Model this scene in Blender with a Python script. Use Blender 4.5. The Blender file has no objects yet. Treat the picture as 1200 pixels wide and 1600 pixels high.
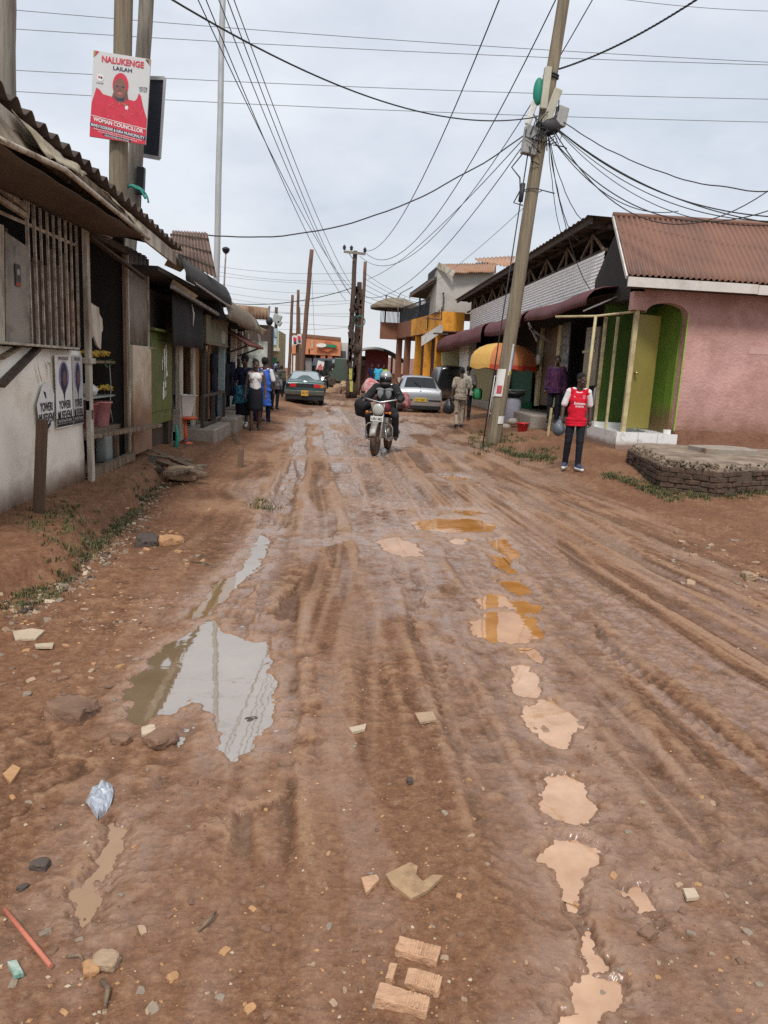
import bpy, bmesh, math, random
import numpy as np
from mathutils import Vector, Matrix, noise as mnoise
from mathutils.bvhtree import BVHTree
random.seed(7); rng = np.random.default_rng(11)
SC = bpy.context.scene
COL = SC.collection
PI = math.pi
R = math.radians
# ------------------------------------------------------------------ camera geometry
F = 1150.0; EYE = 1.6; YAW = R(3.5); ROLL = R(3.0); PITCH = math.atan(222/1150)
cy_, sy_ = math.cos(YAW), math.sin(YAW)
FV = Vector((sy_*math.cos(PITCH), cy_*math.cos(PITCH), -math.sin(PITCH)))
_r0 = Vector((cy_, -sy_, 0)); _u0 = _r0.cross(FV)
RV = math.cos(ROLL)*_r0 + math.sin(ROLL)*_u0
UV = -math.sin(ROLL)*_r0 + math.cos(ROLL)*_u0
def ray(px, py):
    px, py = float(px), float(py); return FV + (px-600)/F*RV + (800-py)/F*UV
def _at(px, py, k, v):
    d = ray(px, py); o = Vector((0, 0, EYE)); return o + d*((v-o[k])/d[k])
def atX(px, py, x): return _at(px, py, 0, x)
def atY(px, py, y): return _at(px, py, 1, y)
def atZ(px, py, z=0.0): return _at(px, py, 2, z)

# ------------------------------------------------------------------ tagging
def tag(o, label=None, cat=None, group=None, kind=None):
    if label: o['label'] = label
    if cat: o['category'] = cat
    if group: o['group'] = group
    if kind: o['kind'] = kind
    return o
def thing(name, loc, label, cat, group=None, rz=0.0):
    o = bpy.data.objects.new(name, None); COL.objects.link(o)
    o.location = loc; o.rotation_euler = (0, 0, rz); o.empty_display_size = .2
    return tag(o, label, cat, group)
def dup(root, loc, rz=None, label=None, scale=None):
    r = root.copy(); COL.objects.link(r); r.location = loc
    if rz is not None: r.rotation_euler = (r.rotation_euler[0], r.rotation_euler[1], rz)
    if label: r['label'] = label
    if scale: r.scale = scale
    for ch in list(root.children):
        c = ch.copy(); COL.objects.link(c); c.parent = r
        for g in ch.children:
            d = g.copy(); COL.objects.link(d); d.parent = c
    return r
def wloc(o):
    v = Vector((0, 0, 0))
    while o is not None: v += o.location; o = o.parent
    return v

# ------------------------------------------------------------------ mesh builder
class MB:
    def __init__(s): s.v = []; s.f = []; s.m = []; s.s = []
    def add(s, vs, fs, mi=0, sm=False):
        b = len(s.v); s.v += [tuple(v) for v in vs]
        for f in fs: s.f.append(tuple(b+i for i in f)); s.m.append(mi); s.s.append(sm)
        return s
    def hexa(s, p, mi=0):   # 8 pts: bottom 0-3, top 4-7
        return s.add(p, [(3,2,1,0),(4,5,6,7),(0,1,5,4),(1,2,6,5),(2,3,7,6),(3,0,4,7)], mi)
    def box(s, x0, x1, y0, y1, z0, z1, mi=0):
        x0, x1 = min(x0,x1), max(x0,x1); y0, y1 = min(y0,y1), max(y0,y1); z0, z1 = min(z0,z1), max(z0,z1)
        return s.hexa([(x0,y0,z0),(x1,y0,z0),(x1,y1,z0),(x0,y1,z0),(x0,y0,z1),(x1,y0,z1),(x1,y1,z1),(x0,y1,z1)], mi)
    def obox(s, c, size, rot=(0,0,0), mi=0):
        from mathutils import Euler
        M = Euler(rot).to_matrix(); c = Vector(c); h = Vector(size)*.5
        p = [c + M @ Vector((a*h.x, b*h.y, d*h.z)) for d in (-1,1) for a, b in ((-1,-1),(1,-1),(1,1),(-1,1))]
        return s.hexa(p, mi)
    def beam(s, p, q, w, h=None, mi=0, up=(0,0,1)):
        h = h or w; p, q = Vector(p), Vector(q); d = (q-p).normalized(); u = Vector(up)
        if abs(d.dot(u)) > .97: u = Vector((0,1,0))
        a = d.cross(u).normalized()*w*.5; b = a.cross(d).normalized()*h*.5
        return s.hexa([p-a-b, p+a-b, p+a+b, p-a+b, q-a-b, q+a-b, q+a+b, q-a+b], mi)
    def tube(s, pts, r, n=8, mi=0, cap=True, sm=True):
        pts = [Vector(p) for p in pts]; m = len(pts)
        rs = list(r) if hasattr(r, '__len__') else [r]*m
        vs = []; prev = None
        for i, p in enumerate(pts):
            d = (pts[min(i+1,m-1)]-pts[max(i-1,0)])
            d = d.normalized() if d.length > 1e-9 else Vector((0,0,1))
            if prev is None: a = d.orthogonal().normalized()
            else:
                a = prev - d*prev.dot(d); a = a.normalized() if a.length > 1e-6 else d.orthogonal().normalized()
            prev = a; b = d.cross(a)
            for k in range(n):
                t = 2*PI*k/n; vs.append(p + (a*math.cos(t)+b*math.sin(t))*rs[i])
        fs = [(i*n+k, i*n+(k+1)%n, (i+1)*n+(k+1)%n, (i+1)*n+k) for i in range(m-1) for k in range(n)]
        s.add(vs, fs, mi, sm)
        if cap:
            b = len(s.v)-len(vs)
            s.f.append(tuple(b+k for k in range(n-1,-1,-1))); s.m.append(mi); s.s.append(False)
            s.f.append(tuple(b+(m-1)*n+k for k in range(n))); s.m.append(mi); s.s.append(False)
        return s
    def lathe(s, prof, c, ax=(0,0,1), n=20, mi=0, sx=1.0, sy=1.0, cap=True):
        ax = Vector(ax).normalized(); a = ax.orthogonal().normalized() if abs(ax.z) < .99 else Vector((1,0,0)); b = ax.cross(a); c = Vector(c)
        pts = [c + ax*z + a*(r*sx*math.cos(2*PI*k/n)) + b*(r*sy*math.sin(2*PI*k/n)) for r, z in prof for k in range(n)]
        fs = [(i*n+k, i*n+(k+1)%n, (i+1)*n+(k+1)%n, (i+1)*n+k) for i in range(len(prof)-1) for k in range(n)]
        b0 = len(s.v); s.add(pts, fs, mi, True)
        if cap:
            s.f.append(tuple(b0+k for k in range(n-1,-1,-1))); s.m.append(mi); s.s.append(False)
            L = (len(prof)-1)*n
            s.f.append(tuple(b0+L+k for k in range(n))); s.m.append(mi); s.s.append(False)
        return s
    def ell(s, c, r, mi=0, nu=16, nv=10, M=None):
        c = Vector(c); vs = []
        for j in range(nv+1):
            t = PI*j/nv
            for i in range(nu):
                p = 2*PI*i/nu; w = Vector((r[0]*math.sin(t)*math.cos(p), r[1]*math.sin(t)*math.sin(p), r[2]*math.cos(t)))
                vs.append(c + (M @ w if M else w))
        fs = [(j*nu+i, (j+1)*nu+i, (j+1)*nu+(i+1)%nu, j*nu+(i+1)%nu) for j in range(nv) for i in range(nu)]
        return s.add(vs, fs, mi, True)
    def cone(s, p, q, r0, r1, mi=0, n=14):   # round cone
        p, q = Vector(p), Vector(q); d = q-p; L = d.length
        d = d/L if L > 1e-6 else Vector((0,0,1))
        prof = [(r0*math.sin(t), -r0*math.cos(t)) for t in np.linspace(.12, PI/2, 5)] + [(r1*math.cos(t), L+r1*math.sin(t)) for t in np.linspace(0, PI/2-.12, 5)]
        return s.lathe(prof, p, d, n, mi)
    def grid(s, P, mi=0, sm=True, flip=False, th=0.0):   # P rows x cols of points
        nr, nc = len(P), len(P[0]); fs = []
        for i in range(nr-1):
            for j in range(nc-1):
                q = (i*nc+j, i*nc+j+1, (i+1)*nc+j+1, (i+1)*nc+j)
                fs.append(q[::-1] if flip else q)
        return s.add([p for r in P for p in r], fs, mi, sm)
    def prism(s, poly, off, mi=0):   # polygon (3-D pts) extruded by vector
        n = len(poly); o = Vector(off); a = [Vector(p) for p in poly]; vs = a + [p+o for p in a]
        fs = [tuple(range(n-1,-1,-1)), tuple(range(n,2*n))] + [(i,(i+1)%n,n+(i+1)%n,n+i) for i in range(n)]
        return s.add(vs, fs, mi)
    def quad(s, a, b, c, d, mi=0): return s.add([a,b,c,d], [(0,1,2,3)], mi)
    def jitter(s, a):
        s.v = [(x+random.uniform(-a,a), y+random.uniform(-a,a), z+random.uniform(-a,a)) for x,y,z in s.v]; return s
    def build(s, name, mats, parent=None, local=False, bev=0.0, solid=0.0, fixn=True):
        if not isinstance(mats, (list, tuple)): mats = [mats]
        off = Vector((0,0,0)) if (local or parent is None) else wloc(parent)
        me = bpy.data.meshes.new(name)
        me.from_pydata([(x-off.x, y-off.y, z-off.z) for x,y,z in s.v], [], s.f)
        for m in mats: me.materials.append(m)
        me.polygons.foreach_set('material_index', s.m); me.polygons.foreach_set('use_smooth', s.s)
        if fixn:
            bm = bmesh.new(); bm.from_mesh(me); bmesh.ops.recalc_face_normals(bm, faces=bm.faces); bm.to_mesh(me); bm.free()
        me.update()
        o = bpy.data.objects.new(name, me); COL.objects.link(o)
        if parent is not None: o.parent = parent
        if solid:
            md = o.modifiers.new('solid', 'SOLIDIFY'); md.thickness = solid; md.offset = 0
        if bev:
            md = o.modifiers.new('bevel', 'BEVEL'); md.width = bev; md.segments = 2; md.limit_method = 'ANGLE'; md.angle_limit = R(40)
        return o
def solo(mb, name, mats, label, cat, group=None, **k):
    return tag(mb.build(name, mats, None, **k), label, cat, group)
def solo_at(mb, name, mats, loc, label, cat, group=None, **k):   # mesh given in world coords, origin moved to loc
    o = mb.build(name, mats, None, **k); L = Vector(loc); o.data.transform(Matrix.Translation(-L)); o.location = L
    return tag(o, label, cat, group)
def corr(p00, p10, p11, p01, nw, amp, nrm, rows=2, seg=6, wob=0.0):
    """corrugated sheet: waves counted along p00->p10; ridges run p00->p01"""
    p00, p10, p11, p01 = map(Vector, (p00, p10, p11, p01)); nrm = Vector(nrm).normalized(); P = []
    for i in range(rows):
        v = i/(rows-1); row = []
        for j in range(nw*seg+1):
            u = j/(nw*seg); p = (p00*(1-u)+p10*u)*(1-v)+(p01*(1-u)+p11*u)*v
            w = math.sin(2*PI*u*nw)*amp
            if wob: w += mnoise.noise(Vector((u*5, v*3, wob*9)))*wob
            row.append(p+nrm*w)
        P.append(row)
    return P

# ------------------------------------------------------------------ materials
def _nt(name):
    m = bpy.data.materials.new(name); m.use_nodes = True; nt = m.node_tree
    return m, nt, nt.nodes, nt.links, nt.nodes['Principled BSDF']
def mixc(N, L, fac, a, b, mode='MIX'):
    n = N.new('ShaderNodeMix'); n.data_type = 'RGBA'; n.blend_type = mode
    for s, x in ((n.inputs[0], fac), (n.inputs[6], a), (n.inputs[7], b)):
        if hasattr(x, 'node'): L.new(x, s)
        elif isinstance(x, (int, float)): s.default_value = x
        else: s.default_value = (*x[:3], 1)
    return n.outputs[2]
def ramp(N, L, src, lo, hi):
    n = N.new('ShaderNodeMapRange'); n.clamp = True; L.new(src, n.inputs[0])
    n.inputs[1].default_value = lo; n.inputs[2].default_value = hi; return n.outputs[0]
def mth(N, L, op, a, b=0.0):
    n = N.new('ShaderNodeMath'); n.operation = op
    for i, x in enumerate((a, b)):
        if hasattr(x, 'node'): L.new(x, n.inputs[i])
        else: n.inputs[i].default_value = x
    return n.outputs[0]
def noiz(N, L, vec, scale, det=5, rough=.6, sc3=None):
    if sc3:
        mp = N.new('ShaderNodeMapping'); mp.inputs['Scale'].default_value = sc3; L.new(vec, mp.inputs[0]); vec = mp.outputs[0]
    n = N.new('ShaderNodeTexNoise'); n.inputs['Scale'].default_value = scale; n.inputs['Detail'].default_value = det
    n.inputs['Roughness'].default_value = rough; L.new(vec, n.inputs['Vector']); return n.outputs['Fac']
def pm(name, col, rough=.75, var=.22, scale=3.0, stain=None, stain_amt=.5, stain_scale=2.0, bump=.25, bscale=40, metal=0.0, sc3=None, mud=None, spec=.4, coords='pos'):
    m, nt, N, L, B = _nt(name)
    if coords == 'pos': vec = N.new('ShaderNodeNewGeometry').outputs['Position']
    else: vec = N.new('ShaderNodeTexCoord').outputs['Object']
    n1 = noiz(N, L, vec, scale, 6, .62, sc3)
    dk = tuple(c*(1-var) for c in col); lt = tuple(min(1, c*(1+var)) for c in col)
    c = mixc(N, L, ramp(N, L, n1, .3, .7), dk, lt)
    if stain:
        n2 = noiz(N, L, vec, stain_scale, 8, .68, sc3)
        c = mixc(N, L, ramp(N, L, n2, .62-stain_amt*.35, .78-stain_amt*.2), c, stain)
    if mud:      # splashed mud up to height mud[0]
        sp = N.new('ShaderNodeSeparateXYZ'); L.new(vec, sp.inputs[0])
        n3 = noiz(N, L, vec, 5, 6, .7)
        h = mth(N, L, 'ADD', sp.outputs[2], mth(N, L, 'MULTIPLY', n3, -mud[1]))
        f = ramp(N, L, h, mud[0], mud[0]-mud[1]*.8)
        c = mixc(N, L, mth(N, L, 'MULTIPLY', f, .85), c, (.2,.1,.055))
    L.new(c, B.inputs['Base Color'])
    nf = noiz(N, L, vec, bscale, 4, .6, sc3)
    if bump:
        b = N.new('ShaderNodeBump'); b.inputs['Strength'].default_value = bump; b.inputs['Distance'].default_value = .02
        L.new(nf, b.inputs['Height']); L.new(b.outputs[0], B.inputs['Normal'])
    rr = N.new('ShaderNodeMapRange'); L.new(n1, rr.inputs[0]); rr.inputs[1].default_value = .25; rr.inputs[2].default_value = .75
    rr.inputs[3].default_value = max(0, rough-.12); rr.inputs[4].default_value = min(1, rough+.12); L.new(rr.outputs[0], B.inputs['Roughness'])
    B.inputs['Metallic'].default_value = metal; B.inputs['Specular IOR Level'].default_value = spec
    return m
def flat(name, col, rough=.6, metal=0.0, spec=.4):
    return pm(name, col, rough, .12, 9, bump=.06, bscale=60, metal=metal, spec=spec)
def glassy(name, col, rough=.06):
    m, nt, N, L, B = _nt(name)
    B.inputs['Base Color'].default_value = (*col, 1); B.inputs['Roughness'].default_value = rough; B.inputs['IOR'].default_value = 1.5
    return m
def carpaint(name, col, metal=.5, rough=.32):
    m, nt, N, L, B = _nt(name)
    vec = N.new('ShaderNodeTexCoord').outputs['Object']
    sp = N.new('ShaderNodeSeparateXYZ'); L.new(vec, sp.inputs[0])
    n = noiz(N, L, vec, 6, 6, .7)
    h = mth(N, L, 'ADD', sp.outputs[2], mth(N, L, 'MULTIPLY', n, -.5))
    f = ramp(N, L, h, .42, -.05)
    c = mixc(N, L, mth(N, L, 'MULTIPLY', f, .8), col, (.2,.11,.065)); L.new(c, B.inputs['Base Color'])
    L.new(mth(N, L, 'ADD', mth(N, L, 'MULTIPLY', f, .5), rough), B.inputs['Roughness'])
    B.inputs['Metallic'].default_value = metal; B.inputs['Coat Weight'].default_value = .5; B.inputs['Coat Roughness'].default_value = .12
    return m
M = {}
WOODG = (1.5, 1.5, .12)
M['kiosk_white'] = pm('painted_sheet_white', (.8,.76,.66), .55, .1, 1.6, (.5,.4,.27), .2, 1.3, .12, 14, mud=(.3,.4), spec=.35)
M['weather_paint'] = pm('weathered_paint', (.48,.44,.36), .75, .3, 5, (.16,.11,.07), .55, 4, .35, 30, sc3=(1,1,.3))
M['weather_wood'] = pm('weathered_wood', (.2,.14,.09), .85, .35, 6, (.07,.05,.035), .45, 5, .5, 30, sc3=(3,3,.25))
M['board_brown'] = pm('brown_boards', (.085,.05,.033), .8, .35, 4, (.035,.022,.016), .4, 4, .35, 30, sc3=(3,3,.3))
M['dark_wood'] = pm('dark_wood', (.068,.049,.037), .85, .35, 4, None, bump=.4, sc3=(3,3,.3))
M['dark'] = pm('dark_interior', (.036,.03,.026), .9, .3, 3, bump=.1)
M['floor_dirt'] = pm('packed_dirt', (.2,.11,.07), .95, .3, 4, (.3,.19,.12), .4, 3, .6, 30)
M['steel'] = pm('grey_steel', (.3,.29,.27), .5, .25, 8, (.16,.09,.05), .4, 7, .2, 40, metal=.3)
M['bar'] = pm('bar_steel', (.46,.4,.32), .6, .25, 8, (.15,.09,.05), .45, 9, .2, 40)
M['tarp'] = pm('brown_tarpaulin', (.16,.115,.075), .8, .28, 2.5, (.36,.3,.2), .34, 1.5, .2, 25)
M['tarp_pale'] = pm('faded_tarpaulin', (.42,.36,.25), .8, .25, 3, (.2,.14,.09), .5, 3, .2, 25)
M['rust_roof'] = pm('rusty_iron', (.17,.105,.075), .75, .3, 3, (.08,.05,.04), .5, 2, .25, 30, metal=.1)
M['roof_dark'] = pm('old_iron_roof', (.1,.075,.06), .8, .3, 3, (.05,.035,.03), .5, 2, .25, 30)
M['roof_red'] = pm('red_brown_iron', (.2,.1,.068), .62, .16, 1.2, (.13,.07,.055), .34, .9, .14, 30, sc3=(1,.5,.5))
M['maroon'] = pm('maroon_iron', (.12,.032,.034), .55, .22, 2, (.06,.025,.025), .4, 2, .15, 30)
M['silver_sheet'] = pm('galvanised_sheet', (.8,.79,.77), .45, .06, 1.5, (.55,.52,.48), .22, 1.5, .06, 30, metal=.1)
M['pink'] = pm('pink_render', (.55,.33,.295), .9, .15, 1.7, (.36,.2,.165), .62, 1.1, .95, 16, mud=(.75,.55), spec=.2)
M['pink_dado'] = pm('brown_plinth', (.27,.14,.09), .9, .25, 3, (.12,.06,.04), .45, 3, .7, 18, spec=.2)
M['pink_pale'] = pm('fresh_pink_patch', (.52,.32,.29), .85, .1, 3, bump=.4, bscale=18)
M['white_trim'] = pm('white_fascia_paint', (.6,.56,.52), .65, .12, 2, (.4,.34,.28), .35, 2, .1, 30)
M['lime'] = pm('lime_paint', (.155,.26,.028), .6, .14, 2, (.14,.2,.03), .35, 2, .12, 30, mud=(1.0,.5))
M['green_dk'] = pm('green_wall_paint', (.055,.11,.014), .65, .2, 2, bump=.15)
M['olive_door'] = pm('olive_door_paint', (.225,.19,.045), .5, .12, 1.5, (.15,.12,.035), .3, 1.6, .08, 30, sc3=(1,1,.5))
M['cream_post'] = pm('cream_post_paint', (.48,.4,.22), .65, .15, 5, (.25,.17,.1), .4, 6, .15, 30)
M['tile'] = pm('white_tile', (.74,.74,.73), .25, .06, 2, (.35,.28,.2), .2, 4, .05, 20, mud=(.36,.14))
M['concrete'] = pm('concrete', (.31,.27,.225), .9, .2, 3, (.2,.13,.09), .45, 3, .5, 25)
M['brick'] = pm('old_brick', (.105,.06,.042), .9, .4, 7, (.045,.04,.025), .55, 5, .8, 25)
M['brick_pale'] = pm('pale_brick', (.5,.3,.18), .9, .15, 7, (.36,.2,.115), .4, 8, .6, 45)
M['pole'] = pm('pole_wood', (.235,.19,.13), .9, .28, 5, (.12,.095,.065), .5, 4, .5, 30, sc3=(4,4,.2))
M['pole_grey'] = pm('grey_pole_wood', (.25,.225,.185), .9, .28, 5, (.12,.1,.08), .5, 4, .5, 30, sc3=(4,4,.2))
M['pole_dark'] = pm('dark_pole_wood', (.085,.06,.045), .9, .3, 5, None, bump=.4, sc3=(4,4,.2))
M['pole_red'] = pm('reddish_pole_wood', (.15,.085,.06), .9, .3, 5, None, bump=.4, sc3=(4,4,.2))
M['mast'] = pm('galvanised_mast', (.42,.43,.42), .45, .12, 2, bump=.05, metal=.4)
M['wire'] = flat('wire_black', (.03,.03,.032), .6)
M['wire_grey'] = flat('wire_grey', (.16,.165,.17), .5)
M['black'] = flat('black_plastic', (.018,.018,.02), .45)
M['blackcloth'] = pm('black_cloth', (.016,.016,.018), .9, .3, 8, bump=.2, coords='obj')
M['rubber'] = pm('tyre_rubber', (.025,.023,.022), .85, .3, 10, (.15,.085,.05), .5, 7, .3, 40)
M['meter_green'] = pm('meter_box_green', (.095,.125,.028), .5, .14, 3, (.065,.075,.025), .35, 3, .08, 40)
M['meter_side'] = M['meter_green']
M['chrome'] = flat('bright_metal', (.55,.55,.54), .25, .8)
M['white_pl'] = pm('white_plastic', (.62,.62,.58), .45, .1, 5, (.4,.34,.26), .3, 6, .05, 30)
M['grey_pl'] = pm('grey_plastic', (.3,.32,.31), .5, .1, 5, bump=.05)
M['pink_pl'] = flat('pink_plastic', (.52,.22,.23), .45)
M['red_pl'] = flat('red_plastic', (.55,.03,.04), .4)
M['orange_pl'] = flat('orange_plastic', (.55,.09,.025), .45)
M['yellow_pl'] = flat('yellow_plastic', (.55,.38,.03), .45)
M['green_pl'] = flat('green_plastic', (.03,.22,.09), .45)
M['banana'] = pm('banana_skin', (.42,.27,.03), .6, .2, 12, (.2,.12,.02), .35, 12, .1, 30)
M['leafgreen'] = pm('green_leaf', (.06,.11,.03), .7, .3, 8, bump=.2)
M['paper'] = pm('poster_paper', (.68,.67,.64), .8, .06, 4, (.5,.45,.36), .3, 3, .05, 30)
M['ink'] = flat('black_ink', (.02,.02,.024), .7)
M['skin'] = pm('dark_skin', (.06,.032,.022), .5, .15, 9, bump=.05, coords='obj', spec=.5)
M['skin2'] = pm('brown_skin', (.1,.052,.034), .5, .15, 9, bump=.05, coords='obj', spec=.5)
M['hair'] = pm('black_hair', (.012,.01,.01), .9, .3, 30, bump=.8, bscale=140, coords='obj')
M['eye'] = flat('eye_white', (.6,.57,.53), .3)
def cloth(name, col, var=.2, **k): return pm(name, col, .85, var, 6, bump=.35, bscale=16, coords='obj', spec=.2, **k)
M['c_red'] = cloth('red_jersey', (.56,.012,.03), .12)
M['c_white'] = cloth('white_cloth', (.68,.66,.65), .08)
M['c_black'] = cloth('black_trousers', (.014,.015,.02))
M['c_blue'] = cloth('blue_cloth', (.045,.13,.5))
M['c_cyan'] = cloth('sky_blue_shirt', (.06,.4,.6))
M['c_navy'] = cloth('navy_cloth', (.018,.02,.05))
M['c_khaki'] = cloth('khaki_trousers', (.3,.26,.2))
M['c_grey'] = cloth('grey_padding', (.2,.21,.22))
M['c_purple'] = cloth('violet_cloth', (.06,.03,.17))
M['c_maroon'] = cloth('maroon_cloth', (.17,.03,.04))
M['c_lime'] = cloth('lime_cloth', (.3,.5,.04))
M['c_pattern'] = pm('patterned_shirt', (.37,.32,.25), .85, .2, 30, (.12,.1,.08), .6, 22, .2, 20, coords='obj', spec=.2)
M['c_wrap'] = pm('blue_floral_wrap', (.02,.05,.1), .85, .3, 10, (.1,.4,.5), .55, 14, .2, 20, coords='obj', spec=.2)
M['c_stripe'] = pm('purple_streaked_shirt', (.018,.016,.055), .85, .3, 10, (.18,.03,.05), .5, 9, .2, 20, coords='obj', sc3=(3,3,.4), spec=.2)
M['c_bundle'] = pm('pink_checked_bundle', (.5,.13,.14), .85, .3, 10, (.6,.5,.48), .6, 12, .3, 20, coords='obj', spec=.2)

# ------------------------------------------------------------------ lettering
def text_geo(body, shear=0.0, bold=0.0, space=1.0):
    cu = bpy.data.curves.new('lettering', 'FONT'); cu.body = body; cu.size = 1; cu.offset = bold; cu.shear = shear
    cu.space_character = space; cu.resolution_u = 3; cu.fill_mode = 'FRONT'; cu.align_x = 'CENTER'
    o = bpy.data.objects.new('lettering', cu); COL.objects.link(o)
    dg = bpy.context.evaluated_depsgraph_get(); dg.update()
    me = bpy.data.meshes.new_from_object(o.evaluated_get(dg))
    vs = [v.co.copy() for v in me.vertices]; fs = [tuple(p.vertices) for p in me.polygons]
    bpy.data.objects.remove(o); bpy.data.curves.remove(cu); bpy.data.meshes.remove(me)
    x0 = min(v.x for v in vs); x1 = max(v.x for v in vs); y0 = min(v.y for v in vs); y1 = max(v.y for v in vs)
    return [((v.x-x0)/(x1-x0)-.5, (v.y-y0)/(y1-y0)-.5) for v in vs], fs
def put_text(mb, body, c, right, up, w, h, mi=0, bold=.01, lift=.004, shear=0.0, space=1.0):
    vs, fs = text_geo(body, shear, bold, space); c, right, up = Vector(c), Vector(right).normalized(), Vector(up).normalized()
    n = right.cross(up)
    return mb.add([c + right*(x*w) + up*(y*h) + n*lift for x, y in vs], fs, mi)
def shape2d(mb, pts, c, right, up, sx, sy, mi=0, lift=.003):
    c, right, up = Vector(c), Vector(right).normalized(), Vector(up).normalized(); n = right.cross(up)
    return mb.add([c + right*(x*sx) + up*(y*sy) + n*lift for x, y in pts], [tuple(range(len(pts)))], mi)
CIRC = [(math.cos(2*PI*i/24)*.5, math.sin(2*PI*i/24)*.5) for i in range(24)]
RECT = [(-.5,-.5),(.5,-.5),(.5,.5),(-.5,.5)]
# ================================================================== GROUND
def vnoise(x, y, seed):
    r = np.random.default_rng(seed); T = r.random((256, 256)).astype(np.float32)
    xi = np.floor(x).astype(np.int64); yi = np.floor(y).astype(np.int64); fx = x-xi; fy = y-yi
    fx = fx*fx*fx*(fx*(fx*6-15)+10); fy = fy*fy*fy*(fy*(fy*6-15)+10)
    a = T[xi & 255, yi & 255]; b = T[(xi+1) & 255, yi & 255]; c = T[xi & 255, (yi+1) & 255]; d = T[(xi+1) & 255, (yi+1) & 255]
    return (a*(1-fx)+b*fx)*(1-fy)+(c*(1-fx)+d*fx)*fy
def fbm(x, y, seed, oct=4, gain=.5):
    s = np.zeros_like(x); a = 1.0; t = 0.0; f = 1.0
    for i in range(oct):
        s += a*vnoise(x*f+i*17.3, y*f+i*9.1, seed+i); t += a; a *= gain; f *= 2.03
    return s/t
def sstep(x, a, b):
    t = np.clip((x-a)/(b-a), 0, 1); return t*t*(3-2*t)
def polydist(x, y, P):   # signed distance (neg inside)
    n = len(P); d = np.full(x.shape, 1e9); ins = np.zeros(x.shape, bool)
    for i in range(n):
        ax, ay = P[i]; bx, by = P[(i+1) % n]; ex, ey = bx-ax, by-ay
        t = np.clip(((x-ax)*ex+(y-ay)*ey)/(ex*ex+ey*ey+1e-12), 0, 1)
        d = np.minimum(d, np.hypot(x-ax-t*ex, y-ay-t*ey))
        c = ((ay > y) != (by > y)); ins ^= c & (x < (bx-ax)*(y-ay)/(by-ay+1e-12)+ax)
    return np.where(ins, -d, d)
def linedist(x, y, P):
    d = np.full(x.shape, 1e9); tt = np.zeros(x.shape); acc = 0.0
    for i in range(len(P)-1):
        ax, ay = P[i]; bx, by = P[i+1]; ex, ey = bx-ax, by-ay; L = math.hypot(ex, ey)
        t = np.clip(((x-ax)*ex+(y-ay)*ey)/(L*L), 0, 1); q = np.hypot(x-ax-t*ex, y-ay-t*ey)
        s = np.sign((x-ax)*ey-(y-ay)*ex); m = q < np.abs(d)
        d = np.where(m, q*np.where(s == 0, 1, s), d); tt = np.where(m, acc+t*L, tt); acc += L
    return d, tt
W = lambda L: [tuple(atZ(px, py, 0.0)[:2]) for px, py in L]
# puddles: (pixel outline on the ground plane, kind)
PUD = [
 ([(205,1112),(212,1060),(236,1035),(265,1005),(300,990),(328,966),(352,985),(380,1000),(415,1000),(421,1060),(418,1118),(398,1158),(366,1180),(346,1165),(343,1118),(300,1090),(270,1108),(240,1114),(220,1128)], 'grey'),
 ([(296,962),(330,922),(350,900),(362,905),(345,932),(322,958)], 'brown'),
 ([(352,908),(386,878),(408,834),(420,842),(400,886),(364,915)], 'grey'),
 ([(640,815),(682,809),(738,809),(774,820),(762,829),(700,829),(658,825)], 'orange'),
 ([(590,842),(620,837),(646,848),(664,866),(630,867),(604,856)], 'orange'),
 ([(735,970),(770,956),(815,952),(838,966),(842,990),(815,1001),(770,1000),(742,992)], 'orange'),
 ([(745,938),(770,925),(788,930),(780,944),(755,946)], 'orange'),
 ([(790,940),(815,934),(845,946),(835,956),(806,952)], 'orange'),
 ([(765,842),(790,840),(812,868),(795,872)], 'orange'),
 ([(706,797),(730,794),(758,799),(735,804)], 'orange'),
 ([(820,1010),(838,1008),(850,1022),(846,1032),(830,1026)], 'orange'),
 ([(806,1036),(828,1034),(842,1076),(830,1086),(808,1082)], 'peach'),
 ([(808,1096),(850,1091),(914,1118),(898,1138),(882,1162),(842,1152),(815,1124)], 'peach'),
 ([(848,1212),(888,1204),(916,1222),(936,1258),(900,1286),(862,1276),(848,1248)], 'peach'),
 ([(850,1340),(868,1308),(904,1300),(934,1322),(926,1350),(904,1380),(870,1366)], 'peach'),
 ([(976,1385),(1004,1382),(1040,1416),(1026,1438),(996,1418)], 'peach'),
 ([(884,1530),(916,1516),(960,1530),(966,1560),(940,1580),(896,1572)], 'peach'),
 ([(876,1580),(908,1570),(934,1592),(930,1625),(880,1625)], 'peach'),
 ([(176,1278),(198,1284),(172,1352),(154,1432),(112,1456),(122,1380),(150,1338)], 'tan'),
 ([(892,1384),(902,1380),(908,1412),(898,1418)], 'peach'), ([(905,1440),(920,1452),(940,1500),(926,1506)], 'peach'),
 ([(758,860),(786,866),(814,892),(794,895)], 'orange'), ([(770,900),(812,904),(840,925),(814,928)], 'orange'), ([(698,838),(735,835),(750,842),(714,849)], 'orange'),
 ([(690,742),(716,740),(736,746),(708,750)], 'orange'),
]
PUDW = [(W(p), k) for p, k in PUD]
ZW = -0.014
def polyY(pts): return pts
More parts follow.
